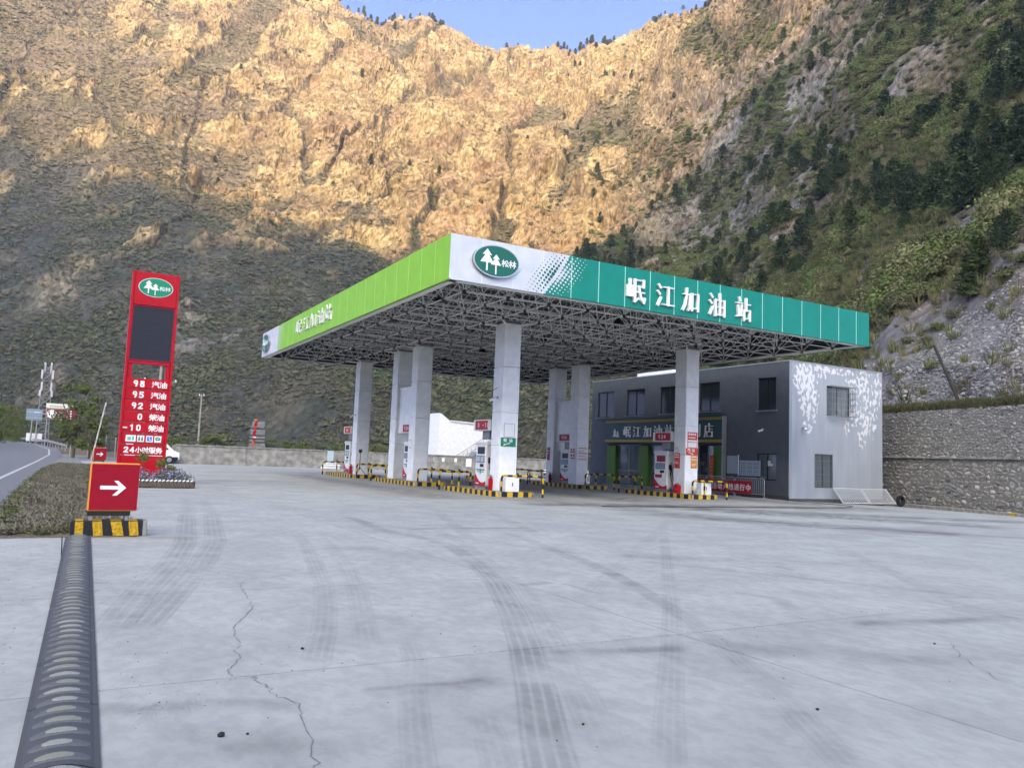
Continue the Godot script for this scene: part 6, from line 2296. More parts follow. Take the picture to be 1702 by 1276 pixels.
func arrow_board(at: Vector3, label: String, base: bool) -> void:
	var t := thing("arrow_sign", at, label, "sign", "")
	var y0 := 0.38
	slab_of(t, "board", Vector3(0, y0 + 0.385, 0), Vector3(0.72, 0.77, 0.2), M.orange, 0.012)
	slab_of(t, "red_face", Vector3(0.008, y0 + 0.385, 0.1), Vector3(0.695, 0.735, 0.012), M.red_crimson, 0.003)
	var p := PackedVector2Array([Vector2(-0.2, -0.028), Vector2(0.075, -0.028), Vector2(-0.02, -0.125), Vector2(0.045, -0.125), Vector2(0.175, 0.0), Vector2(0.055, 0.112), Vector2(-0.005, 0.112), Vector2(0.07, 0.03), Vector2(-0.2, 0.03)])
	var mb := MB.new()
	mb.prism(p, 0.004, Transform3D(Basis(), Vector3(0, y0 + 0.375, 0.1062)))
	obj("white_arrow", mb, M.white, t)
	slab_of(t, "black_foot", Vector3(-0.04, y0 - 0.03, 0), Vector3(0.62, 0.09, 0.16), M.black, 0.006)
	for x in [-0.3, 0.22]:
		slab_of(t, "leg", Vector3(x, 0.28, 0), Vector3(0.05, 0.14, 0.12), M.steel_dull)
	slab_of(t, "hinge", Vector3(0.365, y0 + 0.03, 0.02), Vector3(0.07, 0.025, 0.02), M.steel)
	if base:
		return


func build_signs() -> void:
	var r := RandomNumberGenerator.new()
	r.seed = 14
	# striped concrete block carrying the arrow board
	var t := thing("striped_block", Vector3(-9.38, 0, 8.0), "black and yellow striped concrete block at the end of the rubber hump", "concrete block")
	slab_of(t, "block", Vector3(0, 0.125, -0.17), Vector3(1.1, 0.25, 0.34), M.black, 0.012)
	var mb := MB.new()
	for k in 4:
		var x: float = [-0.51, -0.27, -0.01, 0.25][k]
		var w: float = [0.115, 0.135, 0.155, 0.135][k]
		var sk: float = [0.005, 0.03, 0.05, 0.03][k]
		mb.prism(PackedVector2Array([Vector2(x + sk, 0.012), Vector2(x + w + sk, 0.012), Vector2(x + w, 0.238), Vector2(x, 0.238)]), 0.003, Transform3D(Basis(), Vector3(0.02, 0, 0.0005)))
		mb.prism(PackedVector2Array([Vector2(x, 0.012), Vector2(x + w, 0.012), Vector2(x + w, 0.3), Vector2(x, 0.3)]), 0.003, Transform3D(Basis(Vector3.RIGHT, Vector3.FORWARD, Vector3.UP), Vector3(0.02, 0.2495, -0.012)))
	obj("yellow_stripes", mb, M.yellow, t)
	slab_of(t, "bare_end", Vector3(0.515, 0.125, -0.17), Vector3(0.075, 0.252, 0.343), M.concrete_old, 0.012)
	arrow_board(Vector3(-9.36, 0.02, 7.86), "crimson arrow board with an orange rim standing on the striped block", true)
	arrow_board(Vector3(-8.15, 0.0, -33.2), "smaller looking red arrow board far behind the first, at the other end of the verge", true)
	# price pylon
	var py := thing("price_pylon", Vector3(-7.56, 0, -10.5), "tall red fuel price pylon with a dark screen and white lettering", "sign")
	var W := 1.66
	var D := 0.34
	var H := 8.05
	var z := D * 0.5
	for s in [-1.0, 1.0]:
		slab_of(py, "side_post", Vector3(s * (W * 0.5 - 0.045), H * 0.5, 0), Vector3(0.09, H, D), M.red, 0.012)
	var rows := [[0.02, 1.05, "base_panel", 0.0], [1.08, 1.46, "row_panel", 0.02], [1.49, 1.88, "row_panel", 0.02], [1.91, 2.3, "row_panel", 0.02], [2.33, 2.71, "row_panel", 0.02], [2.74, 3.12, "row_panel", 0.02], [3.15, 3.55, "row_panel", 0.02], [3.58, 3.95, "row_panel", 0.02], [4.5, 4.62, "cross_rail", 0.0], [6.75, 8.03, "head_panel", 0.03]]
	for q in rows:
		slab_of(py, q[2], Vector3(0, (q[0] + q[1]) * 0.5, 0), Vector3(W - 0.186, q[1] - q[0], D - 0.06 + q[3]), M.red, 0.012)
	for s in [-1.0, 1.0]:
		slab_of(py, "gap_cheek", Vector3(s * (W * 0.5 - 0.17), 4.22, 0), Vector3(0.15, 0.55, 0.2), M.red, 0.008)
	slab_of(py, "screen_case", Vector3(0, 5.68, 0), Vector3(W - 0.19, 2.1, D - 0.08), M.black)
	var sc := MB.new()
	for i in 6:
		for j in 8:
			sc.box(Vector3(-0.605 + 0.242 * i, 4.78 + 0.257 * j, z - 0.04), Vector3(0.2405, 0.2555, 0.012))
	obj("led_screen", sc, M.screen, py)
	frame_of(py, "screen_frame", Vector3(-W * 0.5 + 0.093, 4.625, z - 0.03), Vector3.RIGHT, Vector3.UP, W - 0.186, 2.1, 0.03, 0.03, M.red_dark)
	var f := z - 0.019
	for q in [["98", "汽油", 3.765], ["95", "汽油", 3.35], ["92", "汽油", 2.93], ["0", "柴油", 2.52], ["-10", "柴油", 2.105]]:
		var n: String = q[0]
		words(n, py, M.white, Vector3(-0.06 - 0.235 * n.length(), q[2] - 0.125, f), Vector3.RIGHT, Vector3.UP, 0.23, 0.225, 0.21)
		words(q[1], py, M.white, Vector3(0.15, q[2] - 0.135, f), Vector3.RIGHT, Vector3.UP, 0.25, 0.27, 0.13)
	words("24", py, M.white, Vector3(-0.66, 1.16, f), Vector3.RIGHT, Vector3.UP, 0.21, 0.2, 0.24)
	words("小时服务", py, M.white, Vector3(-0.25, 1.15, f), Vector3.RIGHT, Vector3.UP, 0.23, 0.235, 0.15)
	# the four service pictograms
	for k in 4:
		var x: float = [-0.43, -0.09, 0.21, 0.5][k]
		var w: float = [0.34, 0.24, 0.24, 0.24][k]
		var c := slab_of(py, "pictogram", Vector3(x, 1.69, f), Vector3(w, 0.24, 0.008), [M.paper, M.paper, M.paper, M.paper][k])
		mb = MB.new()
		if k == 0:
			mb.box(Vector3(x - 0.05, 1.69, f + 0.005), Vector3(0.13, 0.1, 0.004))
			mb.box(Vector3(x + 0.08, 1.7, f + 0.005), Vector3(0.07, 0.15, 0.004))
			mb.box(Vector3(x - 0.04, 1.61, f + 0.005), Vector3(0.18, 0.02, 0.004))
		elif k == 1:
			for s in [-1.0, 1.0]:
				mb.box(Vector3(x + s * 0.05, 1.67, f + 0.005), Vector3(0.06, 0.13, 0.004))
				mb.prism(oval(0.022, 0.022, 12), 0.004, Transform3D(Basis(), Vector3(x + s * 0.05, 1.765, f + 0.003)))
		elif k == 2:
			mb.box(Vector3(x, 1.69, f + 0.005), Vector3(0.17, 0.17, 0.004))
		else:
			mb.prism(oval(0.095, 0.07, 20), 0.004, Transform3D(Basis(), Vector3(x, 1.7, f + 0.003)))
		obj("symbol", mb, [M.roof_sign, M.green_sign, M.blue_icon, M.green_sign][k], c)
		if k >= 2:
			mb = MB.new()
			if k == 2:
				mb.prism(oval(0.02, 0.02, 10), 0.004, Transform3D(Basis(), Vector3(x - 0.01, 1.75, f + 0.006)))
				mb.box(Vector3(x - 0.005, 1.69, f + 0.009), Vector3(0.022, 0.08, 0.004))
				mb.box(Vector3(x + 0.03, 1.65, f + 0.009), Vector3(0.07, 0.02, 0.004))
			else:
				mb.prism(PackedVector2Array([Vector2(-0.05, 0.0), Vector2(-0.01, -0.03), Vector2(0.055, 0.03), Vector2(0.045, 0.045), Vector2(-0.012, -0.005), Vector2(-0.045, 0.018)]), 0.004, Transform3D(Basis(), Vector3(x, 1.7, f + 0.008)))
			obj("symbol_mark", mb, M.white, c)
	var bd := Transform3D(Basis(), Vector3(0.0, 7.46, z - 0.01))
	badge(py, bd, 0.61, 0.37, M.joint_grey, M.badge_green2, 0.012)
	# planter round its foot
	var pl := thing("flower_bed", Vector3(-7.3, 0, -10.6), "raised flower bed with a zigzag brick rim round the foot of the price pylon", "flower bed")
	var hx := 1.25
	var hz := 3.1
	slab_of(pl, "soil", Vector3(0, 0.1, 0), Vector3(hx * 2 - 0.2, 0.24, hz * 2 - 0.2), M.soil)
	var bk := MB.new()
	bk.box(Vector3.ZERO, Vector3(0.1, 0.24, 0.12), Basis(Vector3.BACK, 0.6))
	var bmesh := bk.mesh()
	for k in 19:
		var o := obj("rim_brick", bmesh, M.rim_brick, pl)
		o.position = Vector3(-hx + 0.07 + k * 0.131, 0.13, hz)
	var bside := MB.new()
	bside.box(Vector3.ZERO, Vector3(0.12, 0.24, 0.1), Basis(Vector3.RIGHT, 0.6))
	var bsm := bside.mesh()
	for k in 46:
		var o := obj("rim_brick", bsm, M.rim_brick, pl)
		o.position = Vector3(hx, 0.13, hz - 0.1 - k * 0.131)
	var edge := MB.new()
	for k in 19:
		edge.box(Vector3(-hx + 0.07 + k * 0.131, 0.262, hz + 0.004), Vector3(0.085, 0.034, 0.12), Basis(Vector3.BACK, 0.5))
	obj("white_rim_edges", edge, M.white, pl)
	var fl_n := 0
	var sh_n := 0
	for q in [[-0.3, 2.2, 0], [0.25, 2.3, 0], [0.8, 2.35, 0], [0.5, 1.3, 0], [-0.7, 2.4, 0], [0.95, 1.2, 1], [0.9, 0.0, 1], [0.3, 1.9, 1], [0.95, 2.5, 1]]:
		var s := thing("flowering_plant" if q[2] == 0 else "bedding_shrub", Vector3(-7.3 + q[0], 0.2, -10.6 + q[1]), ("%s violet flowering plant in the bed round the pylon" % ["second", "third", "rightmost", "hindmost", "leftmost"][fl_n] if q[2] == 0 else "%s grey green bedding shrub at the right of the pylon bed" % ["middle", "hindmost", "leftmost", "foremost"][sh_n]), "plant", "violet flowering plants in the pylon bed" if q[2] == 0 else "grey green shrubs in the pylon bed")
		if q[2] == 0:
			fl_n += 1
		else:
			sh_n += 1
		var leaf := leaf_clump(260, Vector3(0.4, 0.46, 0.4), 0.07, r, 0.25, [Color(0.1, 0.13, 0.09), Color(0.15, 0.17, 0.14), Color(0.07, 0.09, 0.06)])
		obj("leaves", leaf, M.leaf, s)
		if q[2] == 0:
			var fl := leaf_clump(170, Vector3(0.42, 0.5, 0.42), 0.055, r, 0.8, [Color(0.33, 0.27, 0.5), Color(0.45, 0.4, 0.6), Color(0.24, 0.19, 0.38)])
			obj("flowers", fl, M.leaf, s)
	for q in [[-0.28, 1.35, 1.15], [0.3, 1.6, 0.85], [0.62, 1.5, 0.6]]:
		var s := thing("bed_sapling", Vector3(-7.3 + q[0], 0.2, -10.6 + q[1]), "%s leafy sapling growing in front of the base of the price pylon" % ("taller olive" if q[2] > 1.0 else ("mid height" if q[2] > 0.7 else "lowest")), "shrub", "")
		mb = MB.new()
		mb.ink = Color(0.1, 0.08, 0.05)
		for k in 3:
			mb.tube(Vector3.ZERO, Vector3(r.randf_range(-0.12, 0.12), q[2] * 0.9, r.randf_range(-0.1, 0.1)), 0.012, 0.005, 5)
		obj("stems", mb, M.paintvc, s)
		var lf := leaf_clump(420, Vector3(0.24, 0.42 * q[2], 0.22), 0.075, r, 0.1, [Color(0.12, 0.15, 0.03), Color(0.17, 0.16, 0.045), Color(0.09, 0.11, 0.03)])
		obj("foliage", lf, M.leaf, s).position.y = q[2] * 0.58


func pole(at: Vector3, h: float, r0: float, arms: Array, label: String, m: Material, called := "utility_pole") -> Node3D:
	var t := thing(called, at, label, "pole")
	var mb := MB.new()
	mb.tube(Vector3(0, -1.0, 0), Vector3(0, h, 0), r0, r0 * 0.65, 9)
	obj("shaft", mb, m, t)
	for a in arms:
		mb = MB.new()
		mb.box(Vector3(0, a[0], 0), Vector3(a[1], 0.08, 0.08))
		obj("cross_arm", mb, M.steel_dull, t)
		for s in [-1.0, 1.0]:
			mb = MB.new()
			mb.tube(Vector3(s * a[1] * 0.46, a[0] + 0.04, 0), Vector3(s * a[1] * 0.46, a[0] + 0.22, 0), 0.06, 0.045, 7)
			obj("insulator", mb, M.white, t)
	return t


func broad_tree(at: Vector3, h: float, wd: float, label: String, cols: Array, r: RandomNumberGenerator, called := "broadleaf_tree") -> void:
	var t := thing(called, at, label, "tree", "")
	var mb := MB.new()
	mb.ink = Color(0.11, 0.09, 0.065)
	mb.tube(Vector3(0, -0.5, 0), Vector3(0.1, h * 0.45, 0), 0.05 * h * 0.5, 0.03 * h * 0.5, 7)
	for k in 6:
		var a := TAU * k / 6.0 + r.randf()
		mb.tube(Vector3(0.05, h * r.randf_range(0.2, 0.42), 0), Vector3(cos(a) * wd * 0.6, h * r.randf_range(0.55, 0.85), sin(a) * wd * 0.6), 0.012 * h, 0.004 * h, 5)
	obj("trunk", mb, M.paintvc, t)
	var cr := MB.new()
	for k in 26:
		var a := r.randf() * TAU
		var u := r.randf_range(0.14, 0.95)
		var rad := wd * (0.75 - 0.45 * absf(u - 0.5)) * sqrt(r.randf())
		var s := leaf_clump(150, Vector3(wd * 0.34, h * 0.14, wd * 0.34) * r.randf_range(0.7, 1.2), 0.13 + 0.012 * h, r, 0.25, cols)
		var o := Vector3(cos(a) * rad, h * u, sin(a) * rad)
		for i in s.v.size():
			cr.v.append(s.v[i] + o)
			cr.n.append(s.n[i])
			cr.col.append(s.col[i])
	obj("crown", cr, M.leaf, t)


func build_background() -> void:
	var r := RandomNumberGenerator.new()
	r.seed = 8
	var polem := mat("pole_concrete", lin(0.46, 0.44, 0.38), 0.85, 0.0, T.mottle, 0.8)
	pole(Vector3(-3.3, 0, -52.5), 8.75, 0.17, [[7.0, 2.7]], "tall concrete utility pole with a crossarm behind the left end of the boundary wall", polem)
	pole(Vector3(-1.6, 0, -88), 7.6, 0.11, [[7.4, 0.9]], "small distant pole right of the tall utility pole", polem)
	pole(Vector3(2.6, 0, -70), 7.2, 0.12, [[7.0, 0.5]], "slim pole behind the boundary wall, halfway to the stone tower", polem)
	pole(Vector3(29.2, 0, -56), 4.1, 0.12, [[3.2, 2.4]], "short pole with a crossarm seen right of the front left column", polem)
	var p2 := pole(Vector3(31.4, 0, -56), 5.6, 0.13, [], "taller plain pole next to the short crossarm pole", polem)
	slab_of(p2, "lamp_head", Vector3(0.35, 3.0, 0.1), Vector3(0.4, 0.35, 0.3), M.white, 0.05)
	# leaning stake with white bands beside the verge
	var sk := thing("leaning_stake", Vector3(-8.6, 0.3, -33.6), "thin leaning white stake rising behind the small arrow board", "pole")
	var mb := MB.new()
	mb.pipe([Vector3(0, 0, 0), Vector3(0.55, 3.7, 0)], 0.045, 7, 0.35, Color(0.5, 0.5, 0.46), Color(0.38, 0.37, 0.33))
	obj("shaft", mb, M.paintvc, sk)
	for q in [[-6.8, -60.0, 2.4], [-5.9, -62.0, 2.0], [-8.1, -66.0, 2.2], [-9.6, -68, 2.0], [-4.7, -58.0, 1.6]]:
		var o := thing("fence_post", Vector3(q[0], 0, q[1]), "thin pale post of the field fence beyond the side road, %s m tall" % q[2], "post", "")
		mb = MB.new()
		mb.tube(Vector3(0, -0.3, 0), Vector3(0, q[2], 0), 0.06, 0.06, 6)
		obj("shaft", mb, polem, o)
		o.set_meta("label", {-6.8: "tallest thin pale post beyond the side road, right of the green tree", -5.9: "second thin pale post beyond the side road", -8.1: "thin pale post beneath the right edge of the green tree", -9.6: "thin pale post hidden partly by the green tree", -4.7: "shortest pale post, nearest the price pylon"}[q[0]])
	# street lamp at the bend
	var sl := thing("street_lamp", Vector3(-13.2, 0.4, -138), "slim street lamp under the brown tourist sign", "street lamp")
	mb = MB.new()
	mb.tube(Vector3(0, -0.5, 0), Vector3(0, 5.6, 0), 0.12, 0.08, 7)
	mb.tube(Vector3(0, 5.6, 0), Vector3(-1.2, 5.8, 0), 0.06, 0.05, 6)
	obj("mast", mb, M.steel, sl)
	slab_of(sl, "lamp_head", Vector3(-1.5, 5.8, 0), Vector3(1.0, 0.14, 0.3), M.white, 0.03)
	# telecom mast
	var tm := thing("telecom_mast", Vector3(-14.0, 1.5, -150), "grey lattice telecom mast with white panel antennas beyond the road", "mast")
	var H := 14.2
	mb = MB.new()
	var legs := [Vector3(-1, 0, -1), Vector3(1, 0, -1), Vector3(1, 0, 1), Vector3(-1, 0, 1)]
	var at := func(k: int, y: float) -> Vector3: return legs[k % 4] * lerpf(1.1, 0.6, y / H) + Vector3.UP * y
	for k in 4:
		var lg := MB.new()
		lg.tube(at.call(k, 0.0), at.call(k, H), 0.1, 0.07, 6)
		obj("leg", lg, M.steel_dull, tm)
		for s in 9:
			var y := H * s / 9.0
			mb.tube(at.call(k, y), at.call(k + 1, y + H / 9.0), 0.05, 0.05, 4, false)
			mb.tube(at.call(k + 1, y), at.call(k, y + H / 9.0), 0.05, 0.05, 4, false)
			mb.tube(at.call(k, y), at.call(k + 1, y), 0.05, 0.05, 4, false)
	obj("lattice", mb, M.steel_dull, tm)
	for lv in [[13.6, 1.9, 0.75], [12.3, 1.6, 1.25], [10.0, 1.6, 1.1], [8.7, 1.1, 1.35]]:
		for k in 4:
			var a := TAU * (k + 0.5) / 4.0
			slab_of(tm, "panel_antenna", Vector3(cos(a) * lv[2], lv[0], sin(a) * lv[2]), Vector3(0.32, lv[1], 0.22), M.pale_steel, 0.03)
	for k in 3:
		var cbx := thing("equipment_cabinet", Vector3(-15.9 + 0.85 * k, 1.0, -144), "white equipment cabinet at the foot of the mast, %s in the row" % ["left", "middle", "right"][k], "cabinet")
		slab_of(cbx, "case", Vector3(0, 0.9, 0), Vector3(0.75, 1.4, 0.7), M.white, 0.03)
	# road signs
	var bs := thing("blue_road_sign", Vector3(-15.3, 1.3, -142.7), "grey blue road sign seen on its post left of the mast", "sign")
	slab_of(bs, "board", Vector3(0, 8.1, 0), Vector3(4.4, 3.6, 0.12), M.blue_sign, 0.02)
	for y in [7.1, 8.9]:
		slab_of(bs, "stiffener", Vector3(0, y, 0.09), Vector3(4.4, 0.22, 0.06), M.steel)
	mb = MB.new()
	mb.tube(Vector3(-0.5, -3.5, -0.2), Vector3(-0.5, 9.5, -0.2), 0.16, 0.14, 8)
	mb.tube(Vector3(0.9, -3.5, -0.2), Vector3(0.9, 9.5, -0.2), 0.16, 0.14, 8)
	obj("posts", mb, M.steel, bs)
	var ps := thing("tourist_sign", Vector3(-11.7, 0.5, -142.7), "brown tourist sign with a white panda face and a cream header", "sign")
	ps.scale = Vector3.ONE * 0.714
	bs.scale = Vector3.ONE * 0.57
	slab_of(ps, "board", Vector3(-0.2, 8.0, 0), Vector3(4.9, 2.9, 0.16), M.maroon, 0.03)
	frame_of(ps, "border", Vector3(-2.55, 6.65, 0.095), Vector3.RIGHT, Vector3.UP, 4.7, 2.7, 0.07, 0.02, M.cream)
	slab_of(ps, "header", Vector3(-0.2, 10.1, 0), Vector3(4.9, 1.2, 0.16), M.cream, 0.03)
	mb = MB.new()
	for k in 9:
		mb.box(Vector3(-1.7 + 0.36 * k, 9.95, 0.085), Vector3(0.26, 0.26, 0.01))
	obj("header_print", mb, M.steel_dull, ps)
	mb = MB.new()
	mb.prism(oval(1.1, 1.05, 28), 0.02, Transform3D(Basis(), Vector3(-1.3, 8.0, 0.085)))
	obj("panda_face", mb, M.white, ps)
	mb = MB.new()
	for s in [-1.0, 1.0]:
		mb.prism(oval(0.28, 0.17, 16), 0.01, Transform3D(Basis(Vector3.BACK, s * -0.5), Vector3(-1.3 + s * 0.62, 8.5, 0.106)))
		mb.prism(oval(0.17, 0.28, 16), 0.01, Transform3D(Basis(Vector3.BACK, s * -0.45), Vector3(-1.3 + s * 0.48, 7.9, 0.106)))
	mb.prism(oval(0.2, 0.13, 14), 0.01, Transform3D(Basis(), Vector3(-1.3, 7.5, 0.106)))
	obj("panda_marks", mb, M.black, ps)
	mb = MB.new()
	for q in [[0.55, 8.6], [1.0, 8.6], [0.3, 7.35], [0.75, 7.35], [1.2, 7.35]]:
		mb.box(Vector3(q[0], q[1], 0.09), Vector3(0.34, 0.36, 0.012))
	mb.box(Vector3(0.8, 7.85, 0.09), Vector3(1.4, 0.1, 0.012))
	mb.box(Vector3(0.8, 6.98, 0.09), Vector3(1.4, 0.12, 0.012))
	mb.box(Vector3(0.8, 8.2, 0.09), Vector3(0.3, 0.14, 0.012))
	obj("sign_print", mb, M.white, ps)
	mb = MB.new()
	mb.tube(Vector3(2.6, -0.5, -0.2), Vector3(2.6, 10.6, -0.2), 0.2, 0.17, 9)
	for y in [7.4, 9.8]:
		mb.tube(Vector3(2.6, y, -0.2), Vector3(-2.4, y, -0.2), 0.08, 0.08, 6)
	obj("mast", mb, M.steel, ps)
	slab_of(ps, "side_board", Vector3(3.3, 8.0, 0), Vector3(1.6, 2.9, 0.14), M.maroon, 0.03)
	slab_of(ps, "top_board", Vector3(3.5, 10.2, 0), Vector3(1.9, 0.9, 0.14), M.maroon, 0.03)
	mb = MB.new()
	for y in 4:
		mb.box(Vector3(2.95, 8.9 - 0.62 * y, 0.08), Vector3(0.36, 0.36, 0.012))
	mb.box(Vector3(3.5, 10.2, 0.08), Vector3(1.3, 0.4, 0.012))
	obj("side_print", mb, M.cream, ps)
	# trees
	var gcol := [Color(0.075, 0.105, 0.03), Color(0.1, 0.125, 0.035), Color(0.055, 0.08, 0.025), Color(0.14, 0.15, 0.05)]
	broad_tree(Vector3(-9.4, 0, -60), 6.6, 2.5, "olive green broadleaf tree left of the price pylon", gcol, r)
	broad_tree(Vector3(-8.2, 0, -57), 4.2, 1.7, "lower bushy green tree at the foot of the olive tree by the pylon", gcol, r)
	for q in [[-18.4, -97.5, 5.6, 3.2, "tall roadside tree at the far left edge of the picture"], [-18.6, -112, 6.2, 3.2, "roadside tree second from the left edge"], [-18.6, -128, 6.6, 3.4, "roadside tree third from the left edge, nearer the bend"], [-18.0, -150, 7.0, 3.4, "roadside tree left of the blue road sign"], [-17.5, -166, 6.2, 3.2, "roadside tree behind the blue road sign"], [-17.8, -82, 4.8, 2.6, "leafy roadside tree cut by the left edge"], [-20.5, -140, 6.6, 3.2, "small bush tree by the guard rail at the bend"]]:
		broad_tree(Vector3(q[0], 0, q[1]), q[2], q[3], q[4], gcol, r, "roadside_tree")
	for q in [[2.0, -56, 2.6, 2.4], [6.5, -58, 2.4, 2.6], [-1.2, -60, 2.2, 2.2], [10.5, -59, 2.3, 2.6], [15.5, -58, 2.2, 2.4], [19.0, -57, 2.4, 2.4], [34.0, -62, 3.2, 2.6]]:
		broad_tree(Vector3(q[0], 0, q[1]), q[2], q[3], {2.0: "dark bush behind the wall left of the stone tower", 6.5: "dark bush behind the stone tower", -1.2: "bush behind the left end of the wall, by the utility pole", 10.5: "bush behind the wall left of the far column", 15.5: "bush behind the wall between the left columns", 19.0: "bush at the left side of the white building", 34.0: "bush behind the wall beyond the pole pair"}[q[0]], gcol, r, "bush")
	# stone tower
	var st := thing("stone_tower", Vector3(6.0, 0, -56), "tapering slate stone tower with red and white patches on its left edge", "tower")
	for k in 26:
		var y := k * 0.165
		var w := lerpf(1.5, 0.95, k / 26.0)
		slab_of(st, "stone_course", Vector3(r.randf_range(-0.04, 0.04), y + 0.08, 0), Vector3(w * r.randf_range(0.95, 1.05), 0.15, w * r.randf_range(0.95, 1.05)), [M.steel_dull, M.plinth, M.concrete_old][r.randi() % 3], 0.02)
		if k > 1:
			slab_of(st, "painted_patch", Vector3(-w * 0.5 + 0.12 + r.randf_range(0, 0.1), y + 0.08, w * 0.5 + 0.03), Vector3(r.randf_range(0.12, 0.3), 0.13, 0.03), [M.red, M.red_orange, M.white, M.red, M.orange][r.randi() % 5])
	# white building behind the wall
	var wb := thing("white_building", Vector3(22.6, 0, -50.5), "windowless white building with a raised left parapet behind the boundary wall", "building")
	mb = MB.new()
	mb.prism(PackedVector2Array([Vector2(0, -0.3), Vector2(9, -0.3), Vector2(9, 4.75), Vector2(1.25, 5.05), Vector2(0.25, 5.75), Vector2(0, 5.8)]), 7.0, Transform3D(Basis(), Vector3(0, 0, -7)))
	obj("walls", mb, M.white, wb)
	mb = MB.new()
	mb.box(Vector3(5.1, 4.93, 0.06), Vector3(7.8, 0.12, 0.12), Basis(Vector3.BACK, -0.037))
	obj("coping", mb, M.paper, wb)
	var sr := MB.new()
	for k in 2:
		sr.tube(Vector3(0.9 + k, 0.9, 0.3), Vector3(5.2 + k, 3.6, 0.3), 0.03, 0.03, 5)
	for k in 9:
		sr.tube(Vector3(1.4 + 0.45 * k, 1.0 + 0.285 * k, 0.3), Vector3(1.4 + 0.45 * k, 0.2 + 0.285 * k, 0.3), 0.02, 0.02, 4)
	obj("stair_railing", sr, M.steel_dull, wb)
	mb = MB.new()
	mb.prism(PackedVector2Array([Vector2(0, 0), Vector2(3.4, 0), Vector2(3.2, 0.5), Vector2(0.5, 0.5)]), 1.2, Transform3D(Basis(), Vector3(3.3, 1.55, 0.25)))
	obj("low_roof", mb, M.roof_blue, wb)
	vehicle(Vector3(-4.0, 0, -46.5), 0.0, true, "small white van with a dark roof, half hidden by the price pylon")
	vehicle(Vector3(30.2, -0.2, -38.5), PI, false, "white car behind the right twin columns")
	var sb := thing("white_block_stack", Vector3(9.2, 0, -42.2), "stack of three white blocks against the boundary wall left of the far column", "blocks")
	for k in 3:
		slab_of(sb, "block", Vector3([0.0, 0.12, 0.06][k], 0.12 + 0.21 * k, 0), Vector3([1.5, 1.35, 0.8][k], 0.18, 0.5), M.white, 0.05)
	# leaning timber and wire on the slope above the stone wall
	var lp := thing("leaning_pole", Vector3(33.0, 5.5, -3.2), "dark leaning timber pole on the bare slope above the stone wall", "pole")
	mb = MB.new()
	mb.tube(Vector3(0, -0.4, 0), Vector3(0.9, 3.6, -2.2), 0.1, 0.075, 8)
	obj("pole", mb, M.wood_dark, lp)
	var wi := thing("slack_wire", Vector3(33.9, 9.1, -5.4), "slack dark wires running from the leaning pole", "wire")
	mb = MB.new()
	for q in [[Vector3(2, -1.6, -7)], [Vector3(0.3, -2.8, 1.8)], [Vector3(1.2, -0.9, -4)]]:
		var pts := []
		for k in 9:
			var u := k / 8.0
			pts.append(q[0] * u + Vector3(0, -0.5 * sin(PI * u), 0))
		mb.pipe(pts, 0.012, 5)
	obj("wire", mb, M.black, wi)


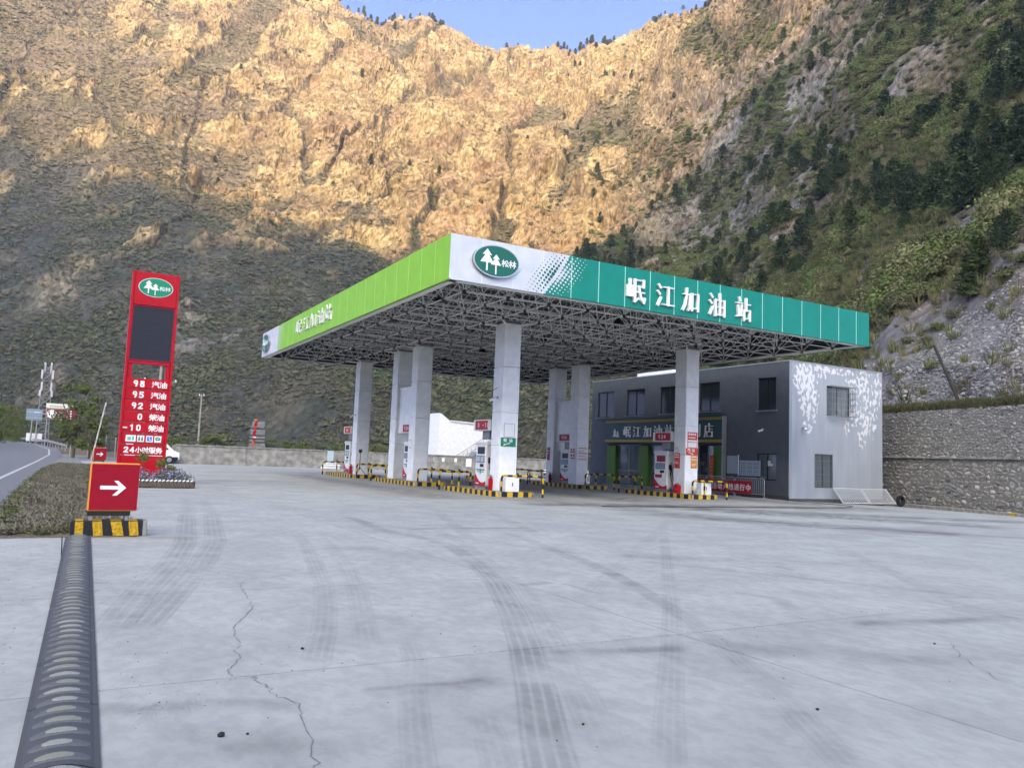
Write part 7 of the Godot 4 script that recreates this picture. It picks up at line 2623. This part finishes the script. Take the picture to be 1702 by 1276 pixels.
# A small road vehicle: side outline given width, then glass, lamps and wheels.
func vehicle(at: Vector3, turn: float, van: bool, label: String) -> void:
	var t := thing("white_van" if van else "parked_car", at, label, "van" if van else "car", "", turn)
	var L := 3.9
	var prof := [Vector2(-1.95, 0.35), Vector2(-1.95, 1.0), Vector2(-1.85, 1.75), Vector2(0.75, 1.78), Vector2(1.5, 1.05), Vector2(1.92, 0.9), Vector2(1.95, 0.35)]
	if not van:
		prof = [Vector2(-1.95, 0.35), Vector2(-1.97, 0.8), Vector2(-1.75, 1.05), Vector2(-1.35, 1.42), Vector2(0.0, 1.47), Vector2(0.95, 1.0), Vector2(1.8, 0.82), Vector2(1.98, 0.6), Vector2(1.95, 0.35)]
	var w := 0.82
	var mb := MB.new()
	var inset := func(p: Vector2) -> float: return w - 0.16 * smoothstep(0.9, 1.7, p.y) - 0.04 * smoothstep(0.7, 0.35, p.y)
	for i in prof.size():
		var a: Vector2 = prof[i]
		var b: Vector2 = prof[(i + 1) % prof.size()]
		mb.face([Vector3(a.x, a.y, inset.call(a)), Vector3(b.x, b.y, inset.call(b)), Vector3(b.x, b.y, -inset.call(b)), Vector3(a.x, a.y, -inset.call(a))], Vector3((a + b).x, (a + b).y - 1.6, 0))
	for s in [-1.0, 1.0]:
		for i in range(1, prof.size() - 1):
			mb.face([Vector3(0, 0.6, w * s), Vector3(prof[i].x, prof[i].y, inset.call(prof[i]) * s), Vector3(prof[i + 1].x, prof[i + 1].y, inset.call(prof[i + 1]) * s)], Vector3(0, 0, s))
		mb.face([Vector3(0, 0.6, w * s), Vector3(prof[0].x, prof[0].y, inset.call(prof[0]) * s), Vector3(prof[1].x, prof[1].y, inset.call(prof[1]) * s)], Vector3(0, 0, s))
		mb.face([Vector3(0, 0.6, w * s), Vector3(prof[-1].x, prof[-1].y, inset.call(prof[-1]) * s), Vector3(prof[0].x, prof[0].y, inset.call(prof[0]) * s)], Vector3(0, 0, s))
	obj("body", mb, M.white, t)
	for s in [-1.0, 1.0]:
		mb = MB.new()
		var g := [Vector2(-1.5, 1.1), Vector2(-1.45, 1.62), Vector2(0.62, 1.64), Vector2(1.15, 1.1)] if van else [Vector2(-1.35, 1.02), Vector2(-1.15, 1.34), Vector2(-0.05, 1.38), Vector2(0.7, 1.02)]
		var q := []
		for p in g:
			q.append(Vector3(p.x, p.y, (inset.call(p) + 0.02) * s))
		mb.face(q, Vector3(0, 0, s))
		obj("side_window", mb, M.dark_glass, t)
		for x in [-1.2, 1.2]:
			mb = MB.new()
			mb.tube(Vector3(x, 0.31, (w - 0.2) * s), Vector3(x, 0.31, (w + 0.02) * s), 0.31, 0.31, 16)
			var wh := obj("wheel", mb, M.rubber, t)
			mb = MB.new()
			mb.tube(Vector3(x, 0.31, (w + 0.021) * s), Vector3(x, 0.31, (w + 0.03) * s), 0.19, 0.17, 12)
			obj("rim", mb, M.steel, wh)
		slab_of(t, "headlight", Vector3(1.86, 0.72, 0.55 * s), Vector3(0.1, 0.14, 0.3), M.paper, 0.02)
		slab_of(t, "door_mirror", Vector3(0.75, 1.08, (w + 0.08) * s), Vector3(0.14, 0.13, 0.12), M.black, 0.03)
	mb = MB.new()
	var a := Vector2(0.82, 1.7) if van else Vector2(0.08, 1.44)
	var b := Vector2(1.45, 1.1) if van else Vector2(0.9, 1.03)
	mb.face([Vector3(a.x + 0.03, a.y, 0.62), Vector3(b.x + 0.03, b.y, 0.7), Vector3(b.x + 0.03, b.y, -0.7), Vector3(a.x + 0.03, a.y, -0.62)], Vector3(1, 1, 0))
	obj("windscreen", mb, M.dark_glass, t)
	slab_of(t, "bumper", Vector3(1.93, 0.42, 0), Vector3(0.14, 0.2, 1.5), M.black, 0.03)
	if van:
		slab_of(t, "roof_rack", Vector3(-0.5, 1.9, 0), Vector3(2.2, 0.2, 1.2), M.black, 0.03)
		slab_of(t, "lower_trim", Vector3(0, 0.42, 0), Vector3(3.7, 0.24, 1.66), M.black, 0.03)


func build_litter() -> void:
	var r := RandomNumberGenerator.new()
	r.seed = 41
	var s := MB.new()
	s.lump(Vector3.ZERO, Vector3(1, 0.6, 0.8), 4, 6, 0.25, r)
	var me := s.mesh()
	for q in [[-9.28, 17.86, 0.024, "dark pebble lying alone on the lower left concrete"], [-10.55, 17.25, 0.017, "dark pebble at the far left, outside the rubber hump"], [-10.42, 17.33, 0.012, "smaller dark pebble left of the rubber hump"], [-8.42, 16.2, 0.016, "dark pebble above the wide joint"], [-7.4, 18.45, 0.011, "dark chip on the tyre track at the bottom"], [-5.85, 18.8, 0.014, "dark flat chip at lower right centre"], [-3.2, 17.9, 0.012, "dark chip at the start of the right hand crack"], [-9.15, 17.88, 0.01, "small chip beside the lone dark pebble"]]:
		var o := thing("pebble", Vector3(q[0], q[2] * 0.4, q[1]), q[3], "pebble", "")
		o.scale = Vector3.ONE * q[2]
		o.rotation.y = r.randf() * TAU
		obj("stone", me, M.rubber, o)
	var xf := []
	var cols := []
	for i in 2600:
		var p := Vector3(r.randf_range(-14, 8), 0.002, r.randf_range(4, 20.5))
		if r.randf() < 0.1:
			p = Vector3(r.randf_range(-9.8, -1.0), 0.002, 16.78 + r.randfn() * r.randf() * 0.2)
		elif r.randf() < 0.3:
			p = Vector3(-10.03 + (0.3 + absf(r.randfn()) * 0.3) * (1 if r.randf() < 0.4 else -1), 0.002, r.randf_range(9, 19))
		if absf(p.x + 10.03) < 0.24:
			continue
		var k := 0.0012 + 0.0055 * pow(r.randf(), 3.0)
		xf.append(Transform3D(Basis(Vector3.UP, r.randf() * TAU).scaled(Vector3.ONE * k), p))
		cols.append(Color(0.09, 0.085, 0.08).lerp(Color(0.4, 0.38, 0.35), r.randf() * r.randf()))
	multi("grit", me, M.leaf, xf, cols, "fine grit scattered over the concrete")
